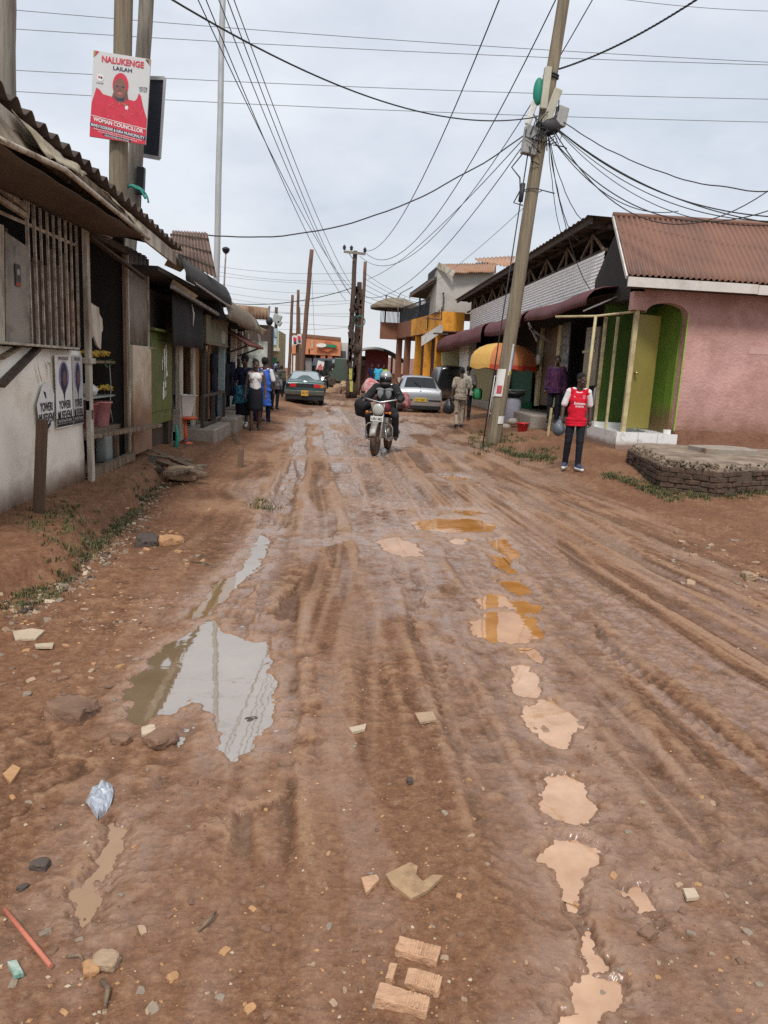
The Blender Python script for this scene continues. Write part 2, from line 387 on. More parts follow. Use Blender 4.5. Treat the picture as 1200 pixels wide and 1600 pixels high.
def base_height(X, Y):
    """large shape of the ground: road, raised banks in front of both rows of shops"""
    wob = (fbm(X*1.3+40, Y*.9+3, 91, 3)-.5)
    eL = -2.06 - .04*(Y-5) + wob*.5
    eL = np.where(Y > 9, np.maximum(eL, -2.45), eL)
    kill = 1-sstep(Y, 11.5, 14)
    zl = (.19*sstep(-(X-eL), -.04, .16)+.09*sstep(-(X-eL), .2, .9))*(kill) + .14*sstep(-X, 1.3, 2.8)*(1-kill)
    zr = .25*sstep(X, 3.4, 5.4)*sstep(Y, 7.0, 13.5)
    hump = .12*np.exp(-((X-3.9)/.65)**2-((Y-16.6)/1.5)**2)
    far = .10*np.exp(-((X-4.2)/1.4)**2-((Y-24)/6)**2)
    return zl + zr + hump + far
def ground_z(x, y):
    return float(base_height(np.array([float(x)]), np.array([float(y)]))[0])
TRACKS = [  # (pixel line, half width, depth, tread, wetness)
 ([(450,700),(448,800),(436,900),(430,1000),(428,1100),(410,1250),(400,1420)], .13, .02, .35, .35),
 ([(470,690),(505,800),(560,960),(590,1100),(600,1260)], .10, .006, .3, .2),
 ([(560,700),(600,800),(660,960),(720,1100),(790,1300),(830,1500)], .12, .012, 1.0, .35),
 ([(600,700),(690,820),(800,960),(930,1120),(1090,1330),(1220,1520)], .12, .014, .5, .3),
 ([(640,700),(760,830),(880,960),(1020,1090),(1230,1270)], .16, .018, 1.1, .3),
 ([(660,690),(800,800),(960,920),(1100,1020),(1250,1110)], .13, .012, .7, .2),
 ([(680,690),(860,800),(1040,890),(1250,985)], .14, .014, .5, .15),
 ([(700,690),(900,790),(1230,920)], .12, .01, .4, .1),
 ([(500,640),(520,700),(560,800),(600,900)], .16, .02, .5, .9),
 ([(540,640),(590,700),(640,770),(720,860),(790,960)], .16, .02, .5, .9),
 ([(470,650),(468,720),(440,780),(410,860),(330,960)], .16, .03, .2, 1.0),
 ([(418,850),(470,848),(560,838),(640,846)], .14, .006, 0, 1.0),
 ([(455,760),(425,830),(405,870),(350,940)], .16, .012, 0, 1.0),
 ([(350,1180),(345,1260),(360,1400)], .09, .012, .5, .6),
]
TRW = [([tuple(atZ(px,py,0)[:2]) for px,py in l], w, d, t, wt) for l, w, d, t, wt in TRACKS]
def make_ground():
    ny, nx = 1000, 1040
    inv = np.linspace(1/1.25, 1/95.0, ny); Yf = 1/inv
    Yb = np.array([-14., -8., -4., -2.5, -1.5, -.8, -.3, 0., .2, .4, .55, .7, .8, .9, .97, 1.04, 1.1, 1.15, 1.2]); Ya = np.array([120., 170., 260., 420.])
    Yr = np.concatenate([Yb, Yf, Ya])
    u = np.linspace(-.72, .86, nx); Yc = np.clip(Yr, 1.25, 95); Yc = Yc+1.3*np.exp(-Yc/6)
    Xi = u[None, :]*Yc[:, None]
    
    lw = np.minimum(Xi[:, :1]*1.02-.3, 0)
    Xl = np.minimum(lw - np.concatenate([[60., 22.], np.geomspace(9, .02, 60)])[None, :]*(1+Yc[:, None]*.06), 0)
    Xr = np.maximum(Xi[:, -1:]*1.02+.3, 0) + np.concatenate([np.geomspace(.02, 9, 60), [22., 60.]])[None, :]*(1+Yc[:, None]*.06)
    X = np.concatenate([Xl, Xi, Xr], 1); Y = np.repeat(Yr[:, None], X.shape[1], 1)
    h = base_height(X, Y)
    onroad = sstep(X, -2.0, -1.2)*(1-sstep(X, 3.2, 4.2))
    wx = X + (fbm(X*.7, Y*.5, 3, 2)-.5)*.5
    # broad undulation, ruts along the street, clods, grain
    h = h + (fbm(X*.8, Y*.6, 21, 3)-.5)*.05
    rut = fbm(wx*5.5, Y*.45+.3*wx, 33, 4)
    h = h + (rut-.5)*.024*(.35+.65*onroad)
    clod = fbm(X*14, Y*14, 45, 4, .55)
    cm = np.maximum(sstep(fbm(X*1.7+9, Y*1.3, 51, 3), .42, .68), .8*(1-onroad))
    h = h + (clod-.5)*(.006+.026*cm*(1-.45*onroad))
    def ridge(f, s): return 1-np.abs(2*fbm(X*f, Y*f, s, 2)-1)
    dist = 1-sstep(Y, 6, 14)
    h = h + (fbm(X*46, Y*46, 57, 3)-.5)*.006
    h = h - (ridge(9, 301)**5*.007 + ridge(24, 303)**4*.004*dist)*(.35+.65*cm)
    h = h + (ridge(60, 305)-.5)*.003*dist
    # fine tyre lines sweeping down the road, fanning out toward the right
    wd_ = np.interp(Y, [1.5, 4, 8, 16, 40], [2.6, 2.1, 1.55, 1.0, .8]); la = (X-.35+.05*np.sin(Y*.5))/wd_
    ln = vnoise(la*34+60, Y*.22+.2*la, 311); ln2 = vnoise(la*80+60, Y*.3, 313)
    lm = sstep(fbm(X*1.1+3, Y*.5, 315, 3), .38, .56)*sstep(X, .3, 1.3)*(1-sstep(X, 3.4, 4.6))
    h = h + ((ln-.5)*.012+(ln2-.5)*.007)*lm
    lc = vnoise((X+.1*np.sin(Y*.7))*22+90, Y*.25, 317); h = h + (lc-.5)*.006*sstep(fbm(X*1.4+8, Y*.6, 319, 3), .42, .6)*sstep(X, -1.4, -.6)*(1-sstep(X, .3, 1.2))
    lg = sstep(X, -1.5, -.7)*(1-sstep(X, 3.2, 4.3)); flow = .5+((ln*.6+ln2*.4)-.5)*1.25*np.maximum(lm, .35*lg*sstep(X, -.2, .6)) + (lc-.5)*.4*lg*(1-sstep(X, .0, .9))
    wet = np.clip(sstep(fbm(wx*3.2, Y*.42, 61, 4), .5, .7)*onroad*.55, 0, 1)
    wet = np.maximum(wet, .95*sstep(Y, 11, 17)*(1-sstep(Y, 31, 40))*sstep(fbm(wx*2.6, Y*.55, 67, 4), .34, .56)*sstep(X, -2.0, -1.0)*(1-sstep(X, 2.2, 3.8)))
    wet = np.maximum(wet, .8*np.exp(-((X-.5)/.7)**2)*sstep(Y, 5, 8)*(1-sstep(Y, 20, 30))*sstep(clod, .3, .6))
    wet = np.maximum(wet, .95*np.exp(-((X-.72)/.62)**2)*sstep(Y, 2.6, 4.6)*(1-sstep(Y, 10, 14))*sstep(fbm(X*2.2, Y*1.1, 69, 4), .36, .56))
    wet = np.maximum(wet, .7*np.exp(-((X+.62)/.28)**2)*(1-sstep(Y, 3.2, 4.2))*sstep(fbm(X*2.6, Y*1.6, 70, 3), .4, .6))
    wet = np.maximum(wet, .8*sstep(X, 1.0, 1.7)*(1-sstep(X, 3.0, 4.2))*sstep(vnoise(la*20+30, Y*.2, 72), .5, .7)*sstep(Y, 2, 3)*(1-sstep(Y, 9, 13)))
    tone = fbm(X*.55+4, Y*.45, 71, 4)
    for P, w, d, tr, wt in TRW:
        ymin = min(p[1] for p in P)-.6; ymax = max(p[1] for p in P)+.6
        r0, r1 = np.searchsorted(Yr, ymin), np.searchsorted(Yr, ymax)
        if r1-r0 < 2: continue
        sx, sy = X[r0:r1], Y[r0:r1]
        dd, tt = linedist(sx, sy, P)
        dd = dd + (fbm(sx*2.0, sy*1.2, 83, 2)-.5)*.12
        a = np.abs(dd); core = 1-sstep(a, w*.75, w*1.1); rim = np.exp(-((a-w*1.25)/(w*.28))**2)
        LL = sum(math.hypot(P[i+1][0]-P[i][0], P[i+1][1]-P[i][1]) for i in range(len(P)-1)); endf = sstep(tt, 0, .5)*(1-sstep(tt, LL-.5, LL)); core = core*endf; rim = rim*endf
        fade = sstep(fbm(sx*.9+31, sy*.9, 87, 2), .25, .55)
        tread = np.sin((tt+np.abs(dd)*.8)*2*PI/.085)*core*tr*.009*sstep(fbm(sx*1.6, sy*1.1+7, 89, 2), .35, .6)
        groove = -np.exp(-((a-w*.45)/.012)**2)*.008*tr
        h[r0:r1] += 1.05*(-d*core + d*.5*rim)*(.35+.65*fade) + tread*.75*(1-sstep(sy, 9, 16)) + groove*core*(1-sstep(sy, 6, 11))
        wet[r0:r1] = np.maximum(wet[r0:r1], core*wt*(.35+.65*fade))
    # gully of churned mud beside the big puddle
    G = [tuple(atZ(px,py,0)[:2]) for px,py in [(455,740),(430,800),(405,870),(385,930),(395,1000),(420,1090),(425,1150)]]
    r0, r1 = np.searchsorted(Yr, 2.4), np.searchsorted(Yr, 13)
    dd, tt = linedist(X[r0:r1], Y[r0:r1], G); g = np.exp(-(np.abs(dd)/.22)**2)
    h[r0:r1] += g*((clod[r0:r1]-.5)*.09-.01); wet[r0:r1] = np.maximum(wet[r0:r1], g*.95)
    # puddles: one combined distance field, so neighbours do not fill each other in
    dn = np.full(h.shape, 9.0); near = np.zeros_like(h)
    for P, k in PUDW:
        ys = [p[1] for p in P]; m = .45+.02*max(ys); q = .016+.0020*np.mean(ys)
        r0, r1 = np.searchsorted(Yr, min(ys)-m), np.searchsorted(Yr, max(ys)+m)
        sx, sy = X[r0:r1], Y[r0:r1]
        d = polydist(sx, sy, P) + (fbm(sx*9, sy*7, 97, 4, .6)-.5)*(.09+.006*sy) + (fbm(sx*30, sy*26, 98, 3, .6)-.5)*.035 - q*.1
        dn[r0:r1] = np.minimum(dn[r0:r1], d/q); near[r0:r1] = np.maximum(near[r0:r1], 1-sstep(d, 0, .3+.02*np.mean(ys)))
    w_ = 1-sstep(dn, -1.6, 2.2)
    bed = ZW-.022+(clod-.5)*.02+(fbm(X*17, Y*13, 351, 4, .6)-.5)*.046
    n2_ = near**2
    h = np.where(near > 0, np.maximum(h*(1-n2_)+(ZW+.012+(clod-.5)*.02)*n2_, ZW+.006+(clod-.42)*.03), h)*(1-w_) + bed*w_
    wet = np.maximum(wet, near**1.5)
    h = np.where(Y > 100, h*0-.1, h)
    nr, nc = X.shape
    me = bpy.data.meshes.new('ground')
    co = np.stack([X, Y, h], -1).reshape(-1, 3).astype(np.float32)
    idx = np.arange(nr*nc).reshape(nr, nc)
    q = np.stack([idx[:-1,:-1], idx[:-1,1:], idx[1:,1:], idx[1:,:-1]], -1).reshape(-1, 4).astype(np.int32)
    me.vertices.add(len(co)); me.vertices.foreach_set('co', co.ravel())
    me.loops.add(q.size); me.loops.foreach_set('vertex_index', q.ravel())
    me.polygons.add(len(q)); me.polygons.foreach_set('loop_start', np.arange(0, q.size, 4, dtype=np.int32))
    me.polygons.foreach_set('use_smooth', np.ones(len(q), bool))
    me.update(calc_edges=True)
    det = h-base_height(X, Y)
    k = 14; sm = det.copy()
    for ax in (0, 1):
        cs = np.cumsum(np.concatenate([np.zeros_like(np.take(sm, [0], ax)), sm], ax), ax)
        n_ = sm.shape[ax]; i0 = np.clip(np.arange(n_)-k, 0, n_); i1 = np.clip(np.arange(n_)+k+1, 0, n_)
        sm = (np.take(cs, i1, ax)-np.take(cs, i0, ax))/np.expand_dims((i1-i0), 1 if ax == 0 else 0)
    crest = np.clip(.5+(det-sm)*(46.0), 0, 1)  # crests paler, hollows darker: relief shading painted into the mud colour
    slur_sheen = wet*sstep(Y, 4.2, 8.5)*(.35+.65*sstep(fbm(wx*2.4, Y*.7, 401, 4), .36, .58))  # milky wet mud plus its pale sheen, put into the colour farther off
    for nm, arr in (('slurry_sheen', slur_sheen), ('flow', flow), ('crest', crest), ('wet', wet), ('tone', tone), ('road', onroad)):
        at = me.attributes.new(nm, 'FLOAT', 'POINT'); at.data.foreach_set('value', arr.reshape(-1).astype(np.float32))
    o = bpy.data.objects.new('ground', me); COL.objects.link(o)
    tag(o, 'rutted wet red mud road and its dirt verges', 'ground', kind='structure')
    # material
    m, nt, N, L, B = _nt('red_mud')
    pos = N.new('ShaderNodeNewGeometry').outputs['Position']
    def att(n):
        a = N.new('ShaderNodeAttribute'); a.attribute_name = n; return a.outputs['Fac']
    wetA, toneA, roadA, shadeA = att('wet'), att('tone'), att('road'), att('crest')
    n1 = noiz(N, L, pos, 1.6, 8, .65); n2 = noiz(N, L, pos, 13, 8, .7); n3 = noiz(N, L, pos, 90, 4, .7)
    c = mixc(N, L, ramp(N, L, toneA, .3, .7), (.112,.052,.026), (.215,.105,.056))
    c = mixc(N, L, ramp(N, L, n1, .4, .68), c, (.19,.088,.046))
    c = mixc(N, L, mth(N, L, 'MULTIPLY', ramp(N, L, n2, .5, .72), .7), c, (.28,.162,.1))
    c = mixc(N, L, mth(N, L, 'MULTIPLY', ramp(N, L, n2, .46, .3), .8), c, (.105,.057,.034))
    c = mixc(N, L, mth(N, L, 'MULTIPLY', ramp(N, L, n3, .58, .72), .5), c, (.37,.235,.15))
    c = mixc(N, L, mth(N, L, 'MULTIPLY', ramp(N, L, shadeA, .54, .88), .55), c, (.37,.225,.135))
    c = mixc(N, L, mth(N, L, 'MULTIPLY', ramp(N, L, shadeA, .46, .1), .85), c, (.085,.043,.024))  # darker hollows stand in for shade between the clods
    ns = att('flow')
    c = mixc(N, L, mth(N, L, 'MULTIPLY', mth(N, L, 'MULTIPLY', ramp(N, L, ns, .54, .8), roadA), .75), c, (.33,.2,.13))
    c = mixc(N, L, mth(N, L, 'MULTIPLY', mth(N, L, 'MULTIPLY', ramp(N, L, ns, .46, .2), roadA), .45), c, (.115,.058,.035))
    # shop-side verges are a little redder and drier
    c = mixc(N, L, mth(N, L, 'MULTIPLY', mth(N, L, 'SUBTRACT', 1.0, roadA), .6), c, (.185,.084,.044))
    c = mixc(N, L, mth(N, L, 'MULTIPLY', att('slurry_sheen'), .62), c, (.44,.3,.215))  # paints the wet sheen over the far mud
    wn = mth(N, L, 'MULTIPLY', ramp(N, L, wetA, .2, .8), ramp(N, L, noiz(N, L, pos, 6, 8, .72), .36, .56))
    n4 = noiz(N, L, pos, 34, 8, .78); n5 = noiz(N, L, pos, 230, 3, .8)
    c = mixc(N, L, mth(N, L, 'MULTIPLY', ramp(N, L, n4, .52, .65), .45), c, (.37,.22,.13))
    c = mixc(N, L, mth(N, L, 'MULTIPLY', ramp(N, L, n4, .46, .34), .65), c, (.075,.036,.02))
    c = mixc(N, L, mth(N, L, 'MULTIPLY', ramp(N, L, n5, .6, .72), .45), c, (.42,.28,.18))
    c = mixc(N, L, mth(N, L, 'MULTIPLY', ramp(N, L, n5, .42, .32), .65), c, (.07,.038,.024))
    c = mixc(N, L, mth(N, L, 'MULTIPLY', wn, .5), c, (.31,.172,.105))  # wet film: milky mud and its sheen put into the base colour
    L.new(c, B.inputs['Base Color'])
    rr = mth(N, L, 'SUBTRACT', .8, mth(N, L, 'MULTIPLY', wn, .62)); L.new(rr, B.inputs['Roughness'])
    L.new(mth(N, L, 'ADD', .16, mth(N, L, 'MULTIPLY', wn, .5)), B.inputs['Specular IOR Level'])
    L.new(mth(N, L, 'MULTIPLY', wn, .6), B.inputs['Coat Weight']); B.inputs['Coat Roughness'].default_value = .2; B.inputs['Coat IOR'].default_value = 1.5
    b = N.new('ShaderNodeBump'); b.inputs['Strength'].default_value = .5; b.inputs['Distance'].default_value = .01
    hh = mth(N, L, 'ADD', mth(N, L, 'ADD', n2, mth(N, L, 'MULTIPLY', n4, .7)), mth(N, L, 'MULTIPLY', n3, .35)); L.new(hh, b.inputs['Height'])
    b2 = N.new('ShaderNodeBump'); b2.inputs['Strength'].default_value = .5; b2.inputs['Distance'].default_value = .004
    L.new(n5, b2.inputs['Height']); L.new(b.outputs[0], b2.inputs['Normal']); L.new(b2.outputs[0], B.inputs['Normal'])
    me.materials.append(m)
    return o
GROUND = make_ground()
def water_mat(name, col, col2, ior=2.0):
    m, nt, N, L, B = _nt(name)
    pos = N.new('ShaderNodeNewGeometry').outputs['Position']
    c = mixc(N, L, ramp(N, L, noiz(N, L, pos, 4, 6, .65), .35, .65), col, col2); L.new(c, B.inputs['Base Color'])
    B.inputs['Roughness'].default_value = .03; B.inputs['IOR'].default_value = ior
    b = N.new('ShaderNodeBump'); b.inputs['Strength'].default_value = .05; b.inputs['Distance'].default_value = .01
    L.new(noiz(N, L, pos, 8, 2, .5), b.inputs['Height']); L.new(b.outputs[0], B.inputs['Normal'])
    return m
WM = {'grey': water_mat('muddy_water_brown', (.22,.15,.085), (.27,.19,.115), 4.5), 'brown': water_mat('muddy_water_dark', (.2,.115,.045), (.24,.14,.06)),
      'orange': water_mat('muddy_water_orange', (.36,.15,.035), (.5,.24,.08)), 'peach': water_mat('muddy_water_milky', (.4,.21,.1), (.58,.35,.205)),
      'tan': water_mat('muddy_water_tan', (.27,.14,.05), (.31,.165,.065))}
PL = {'grey': 'brown puddle mirroring the sky in the wheel rut', 'brown': 'thin brown puddle in the gully', 'orange': 'orange muddy puddle in the middle of the road', 'peach': 'milky peach puddle in the line of potholes', 'tan': 'shallow tan puddle by the silver wrapper'}
def hull(P):
    P = sorted(P); o = []
    for S in (P, P[::-1]):
        c = []
        for p in S:
            while len(c) > 1 and (c[-1][0]-c[-2][0])*(p[1]-c[-2][1])-(c[-1][1]-c[-2][1])*(p[0]-c[-2][0]) <= 0: c.pop()
            c.append(p)
        o += c[:-1]
    return o
for ip, (P, k) in enumerate(PUDW):
    cx = sum(p[0] for p in P)/len(P); cyy = sum(p[1] for p in P)/len(P)
    e = .06+.012*cyy
    pts = []
    for x, y in hull(P):
        d = math.hypot(x-cx, y-cyy) or 1; pts.append((x+(x-cx)/d*e, y+(y-cyy)/d*e, ZW-.0006*ip))
    mb = MB(); mb.add(pts, [tuple(range(len(pts)))])
    o = mb.build('puddle_water', WM[k], None)
    if o.data.polygons[0].normal.z < 0: o.data.flip_normals()
    tag(o, PL[k], 'puddle', kind='structure')
# ================================================================== LEFT ROW OF SHOPS
FX = -2.85                                   # street face of the row
V = Vector
# ---------- kiosk with barred counter
K = thing('market_kiosk', (FX, 8.0, .25), 'shabby market kiosk with barred counter, white sheet front and sagging brown awning', 'kiosk')
m = MB(); P = corr((FX,4.7,.17), (FX,8.25,.22), (FX,8.25,1.63), (FX,4.7,1.63), 1, .012, (1,0,0), 6, 24, .02); m.grid(P)
o = m.build('front_panel', M['kiosk_white'], K, solid=.012)
m = MB(); m.beam((FX+.03,4.7,1.66),(FX+.03,7.95,1.65),.14,.022); m.build('counter_ledge', M['weather_paint'], K, bev=.004)
m = MB(); m.beam(atX(0,603,FX+.06),atX(60,543,FX+.03),.07,.03); m.build('flap_prop', M['dark_wood'], K)
m = MB(); m.beam(atX(0,560,FX+.05),atX(28,543,FX+.03),.06,.02); m.build('flap_prop', M['weather_wood'], K)
m = MB()
for y in np.linspace(4.9, 8.3, 23):
    if 6.35 < y < 6.95: continue
    t = .022+random.uniform(-.004,.004); m.box(FX-.04, FX-.04+t, y-t/2, y+t/2, 1.66, 2.93+random.uniform(-.02,.02))
m.beam((FX-.03,4.8,2.93),(FX-.03,8.35,2.95),.05,.06); m.beam((FX-.045,4.8,2.7),(FX-.045,8.35,2.72),.012,.03)
m.build('window_bars', M['bar'], K)
m = MB()
y = 4.8
while y < 8.3:
    w = random.uniform(.13,.2); m.box(FX-.11, FX-.085+random.uniform(-.012,.012), y, min(y+w-.008,8.34), 1.6, 2.52+random.uniform(-.12,.1)); y += w
m.build('shutter_boards', M['board_brown'], K)
m = MB(); m.box(FX-.09,FX-.06,8.05,8.3,1.7,2.15); m.build('brown_panel', pm('red_brown_board',(.16,.075,.05),.7,.2,3), K)
m = MB(); c = [atX(8,362,FX+.02), atX(42,385,FX+.02), atX(47,408,FX+.03), atX(46,536,FX+.02), atX(10,536,FX+.02)]
m.prism(c, (-.02,0,0)); m.build('shutter_sheet', pm('dull_tin', (.25,.22,.18), .6, .2, 2.5, (.05,.04,.035), .4, 2.2, .15, 25), K)
m = MB(); c = [atX(-60,330,FX+.02), atX(6,352,FX+.02), atX(8,538,FX+.02), atX(-60,538,FX+.02)]
m.prism(c, (-.02,0,0)); m.build('shutter_sheet', M['weather_paint'], K)
m = MB()
m.beam(atX(-40,255,FX+.04),atX(42,330,FX+.04),.05,.05); m.beam(atX(-40,285,FX+.05),atX(41,338,FX+.05),.04,.04); m.beam(atX(41,275,FX+.05),atX(41,340,FX+.05),.04,.04)
m.build('upper_frame', M['bar'], K)
# roof, fascia, awnings
m = MB(); P = corr((-2.4,4.5,3.38),(-2.38,11.15,3.13),(-6.2,11.15,3.75),(-6.2,4.5,4.0),27,.036,(0.1,0,1),5,7,.03); m.grid(P); m.build('roof', M['roof_dark'], K, solid=.008)
m = MB()
for a, b, mi in ((4.6,6.9,0),(6.92,8.95,1),(8.97,11.1,0)):
    za = 3.29-(a-4.6)*.037; zb = 3.29-(b-4.6)*.037
    m.hexa([(-2.46,a,za-.16),(-2.43,a,za-.16),(-2.43,b,zb-.17),(-2.46,b,zb-.17),(-2.46,a,za),(-2.43,a,za),(-2.43,b,zb),(-2.46,b,zb)],mi)
m.build('fascia_board', [M['weather_paint'], M['weather_wood']], K)
def tarp(top, bot, n, sag, rows=7):
    P = []
    for i in range(rows):
        v = i/(rows-1); r_ = []
        for j in range(n+1):
            u = j/n; a = V(top[0]).lerp(V(top[1]), u); b = V(bot[0]).lerp(V(bot[1]), u); p = a.lerp(b, v)
            w = mnoise.noise(V((u*7+top[0][1], v*2, 3.1)))*.05
            p = p + V((w*.7, 0, -sag*math.sin(PI*v)*(.6+.4*math.sin(u*PI*3)) + w*.6)); r_.append(p)
        P.append(r_)
    return P
m = MB(); m.grid(tarp(((-2.44,4.6,3.22),(-2.44,6.35,3.12)),((-2.2,4.4,2.82),(-2.24,6.3,3.0)),24,.05)); m.build('awning_sheet', M['tarp'], K, solid=.006)
m = MB(); m.grid(tarp(((-2.44,6.2,3.14),(-2.42,8.75,3.02)),((-2.22,6.15,2.98),(-2.26,8.75,2.9)),30,-.03)); m.build('awning_sheet', M['tarp'], K, solid=.006)
m = MB(); m.grid(tarp(((-2.41,5.7,3.235),(-2.4,7.2,3.17)),((-2.27,6.0,3.02),(-2.32,6.9,3.1)),20,-.02)); m.build('awning_patch', M['tarp_pale'], K, solid=.006)
m = MB(); m.grid(tarp(((-2.405,7.6,3.15),(-2.4,9.1,3.06)),((-2.3,7.9,3.06),(-2.34,9.0,2.93)),20,-.02)); m.build('awning_patch', M['tarp_pale'], K, solid=.006)
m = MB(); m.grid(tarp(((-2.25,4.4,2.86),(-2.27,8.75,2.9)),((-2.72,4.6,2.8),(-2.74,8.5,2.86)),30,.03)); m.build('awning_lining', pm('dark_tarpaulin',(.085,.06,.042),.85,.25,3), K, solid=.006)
m = MB(); m.tube([(-2.24,4.3,2.83),(-2.23,6.2,2.99),(-2.27,8.85,2.91)],.022,8); m.build('awning_pole', M['bar'], K)
m = MB(); m.box(-2.82,-2.765,8.28,8.37,.08,3.0); m.box(-2.83,-2.74,8.24,8.41,1.5,1.56); m.build('corner_post', M['weather_paint'], K, bev=.006)
m = MB(); m.tube([(-2.71,8.4,2.86),(-2.6,8.42,2.85),(-2.56,8.46,2.84),(-2.6,8.48,2.83),(-2.68,8.46,2.84)],.01,6); m.build('latch', M['steel'], K)
m = MB(); m.box(-2.86,-2.78,8.28,8.36,1.0,1.1); m.box(-2.84,-2.76,8.3,8.34,.9,1.0); m.build('hinge', M['dark_wood'], K)
m = MB(); m.prism([(-2.8,8.38,1.8),(-2.8,8.44,1.76),(-2.8,8.55,1.8),(-2.79,8.62,1.7),(-2.79,8.74,1.66),(-2.78,8.75,1.85),(-2.78,8.8,1.88),(-2.78,8.78,2.0),(-2.79,8.72,2.05),(-2.79,8.7,2.12),(-2.8,8.55,2.14),(-2.8,8.4,2.17)], (-.02,0,0)); m.build('torn_board', M['weather_paint'], K)
# doorway
m = MB(); m.box(-2.88,-2.83,9.9,9.96,.26,2.92); m.build('door_jamb', M['weather_wood'], K, bev=.005)
m = MB(); m.box(-2.88,-2.8,8.4,9.95,2.86,2.94); m.beam((-2.8,8.45,2.84),(-2.7,10.3,2.62),.06,.03); m.build('lintel', M['dark_wood'], K)
m = MB(); m.beam((-2.83,8.42,.27),(-2.8,9.98,.3),.08,.1); m.build('door_sill', M['weather_wood'], K)
DL = thing  # leaf folded back against the next wall
m = MB(); P = corr((-2.860,10.02,1.75),(-2.840,10.95,1.76),(-2.840,10.95,2.98),(-2.860,10.02,2.98),5,.016,(1,0,0),4,8,.01); m.grid(P)
leaf = m.build('door_leaf', pm('grey_corrugated_leaf',(.24,.21,.18),.7,.25,3,(.07,.055,.045),.55,3,.25,25,sc3=(1,1,.4)), K, solid=.01)
m = MB(); m.box(-2.79,-2.855,10.02,10.95,.3,1.75); m.build('lower_panel', pm('cream_tin_panel',(.5,.42,.32),.7,.15,2,(.28,.13,.06),.45,1.6,.12,25,mud=(.95,.6)), leaf)
m = MB()
for z in (.62,1.12,1.72): m.beam((-2.840,10.0,z-.03),(-2.830,10.97,z),.045,.05)
m.beam((-2.840,10.0,.3),(-2.840,10.0,2.95),.03,.03); m.beam((-2.830,10.96,.28),(-2.830,10.96,2.95),.03,.03)
m.build('leaf_frame', M['weather_paint'], leaf)
m = MB(); m.beam((-2.810,10.8,1.74),(-2.750,11.05,1.73),.02,.02); m.build('bolt', M['steel'], leaf)
# interior shell
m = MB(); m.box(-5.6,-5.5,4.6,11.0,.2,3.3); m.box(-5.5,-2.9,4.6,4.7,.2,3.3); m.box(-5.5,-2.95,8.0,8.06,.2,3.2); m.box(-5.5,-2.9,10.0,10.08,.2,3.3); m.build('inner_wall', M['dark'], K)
m = MB(); m.box(-5.5,-2.88,8.06,10.0,.15,.27); m.build('floor', M['floor_dirt'], K)
m = MB(); m.box(-3.9,-2.98,8.08,9.9,1.5,1.53); m.build('shelf', M['weather_wood'], K)
m = MB(); m.box(-3.9,-3.0,8.08,9.95,1.08,1.1); m.build('shelf', M['grey_pl'], K)
m = MB(); m.box(-3.8,-2.94,8.08,9.95,.66,.72); m.beam((-2.96,8.1,.68),(-2.6,10.55,.67),.12,.05); m.build('table_plank', M['weather_wood'], K, bev=.006)
m = MB(); m.box(-3.0,-2.92,9.72,9.8,.27,.66); m.build('table_leg', M['weather_wood'], K)
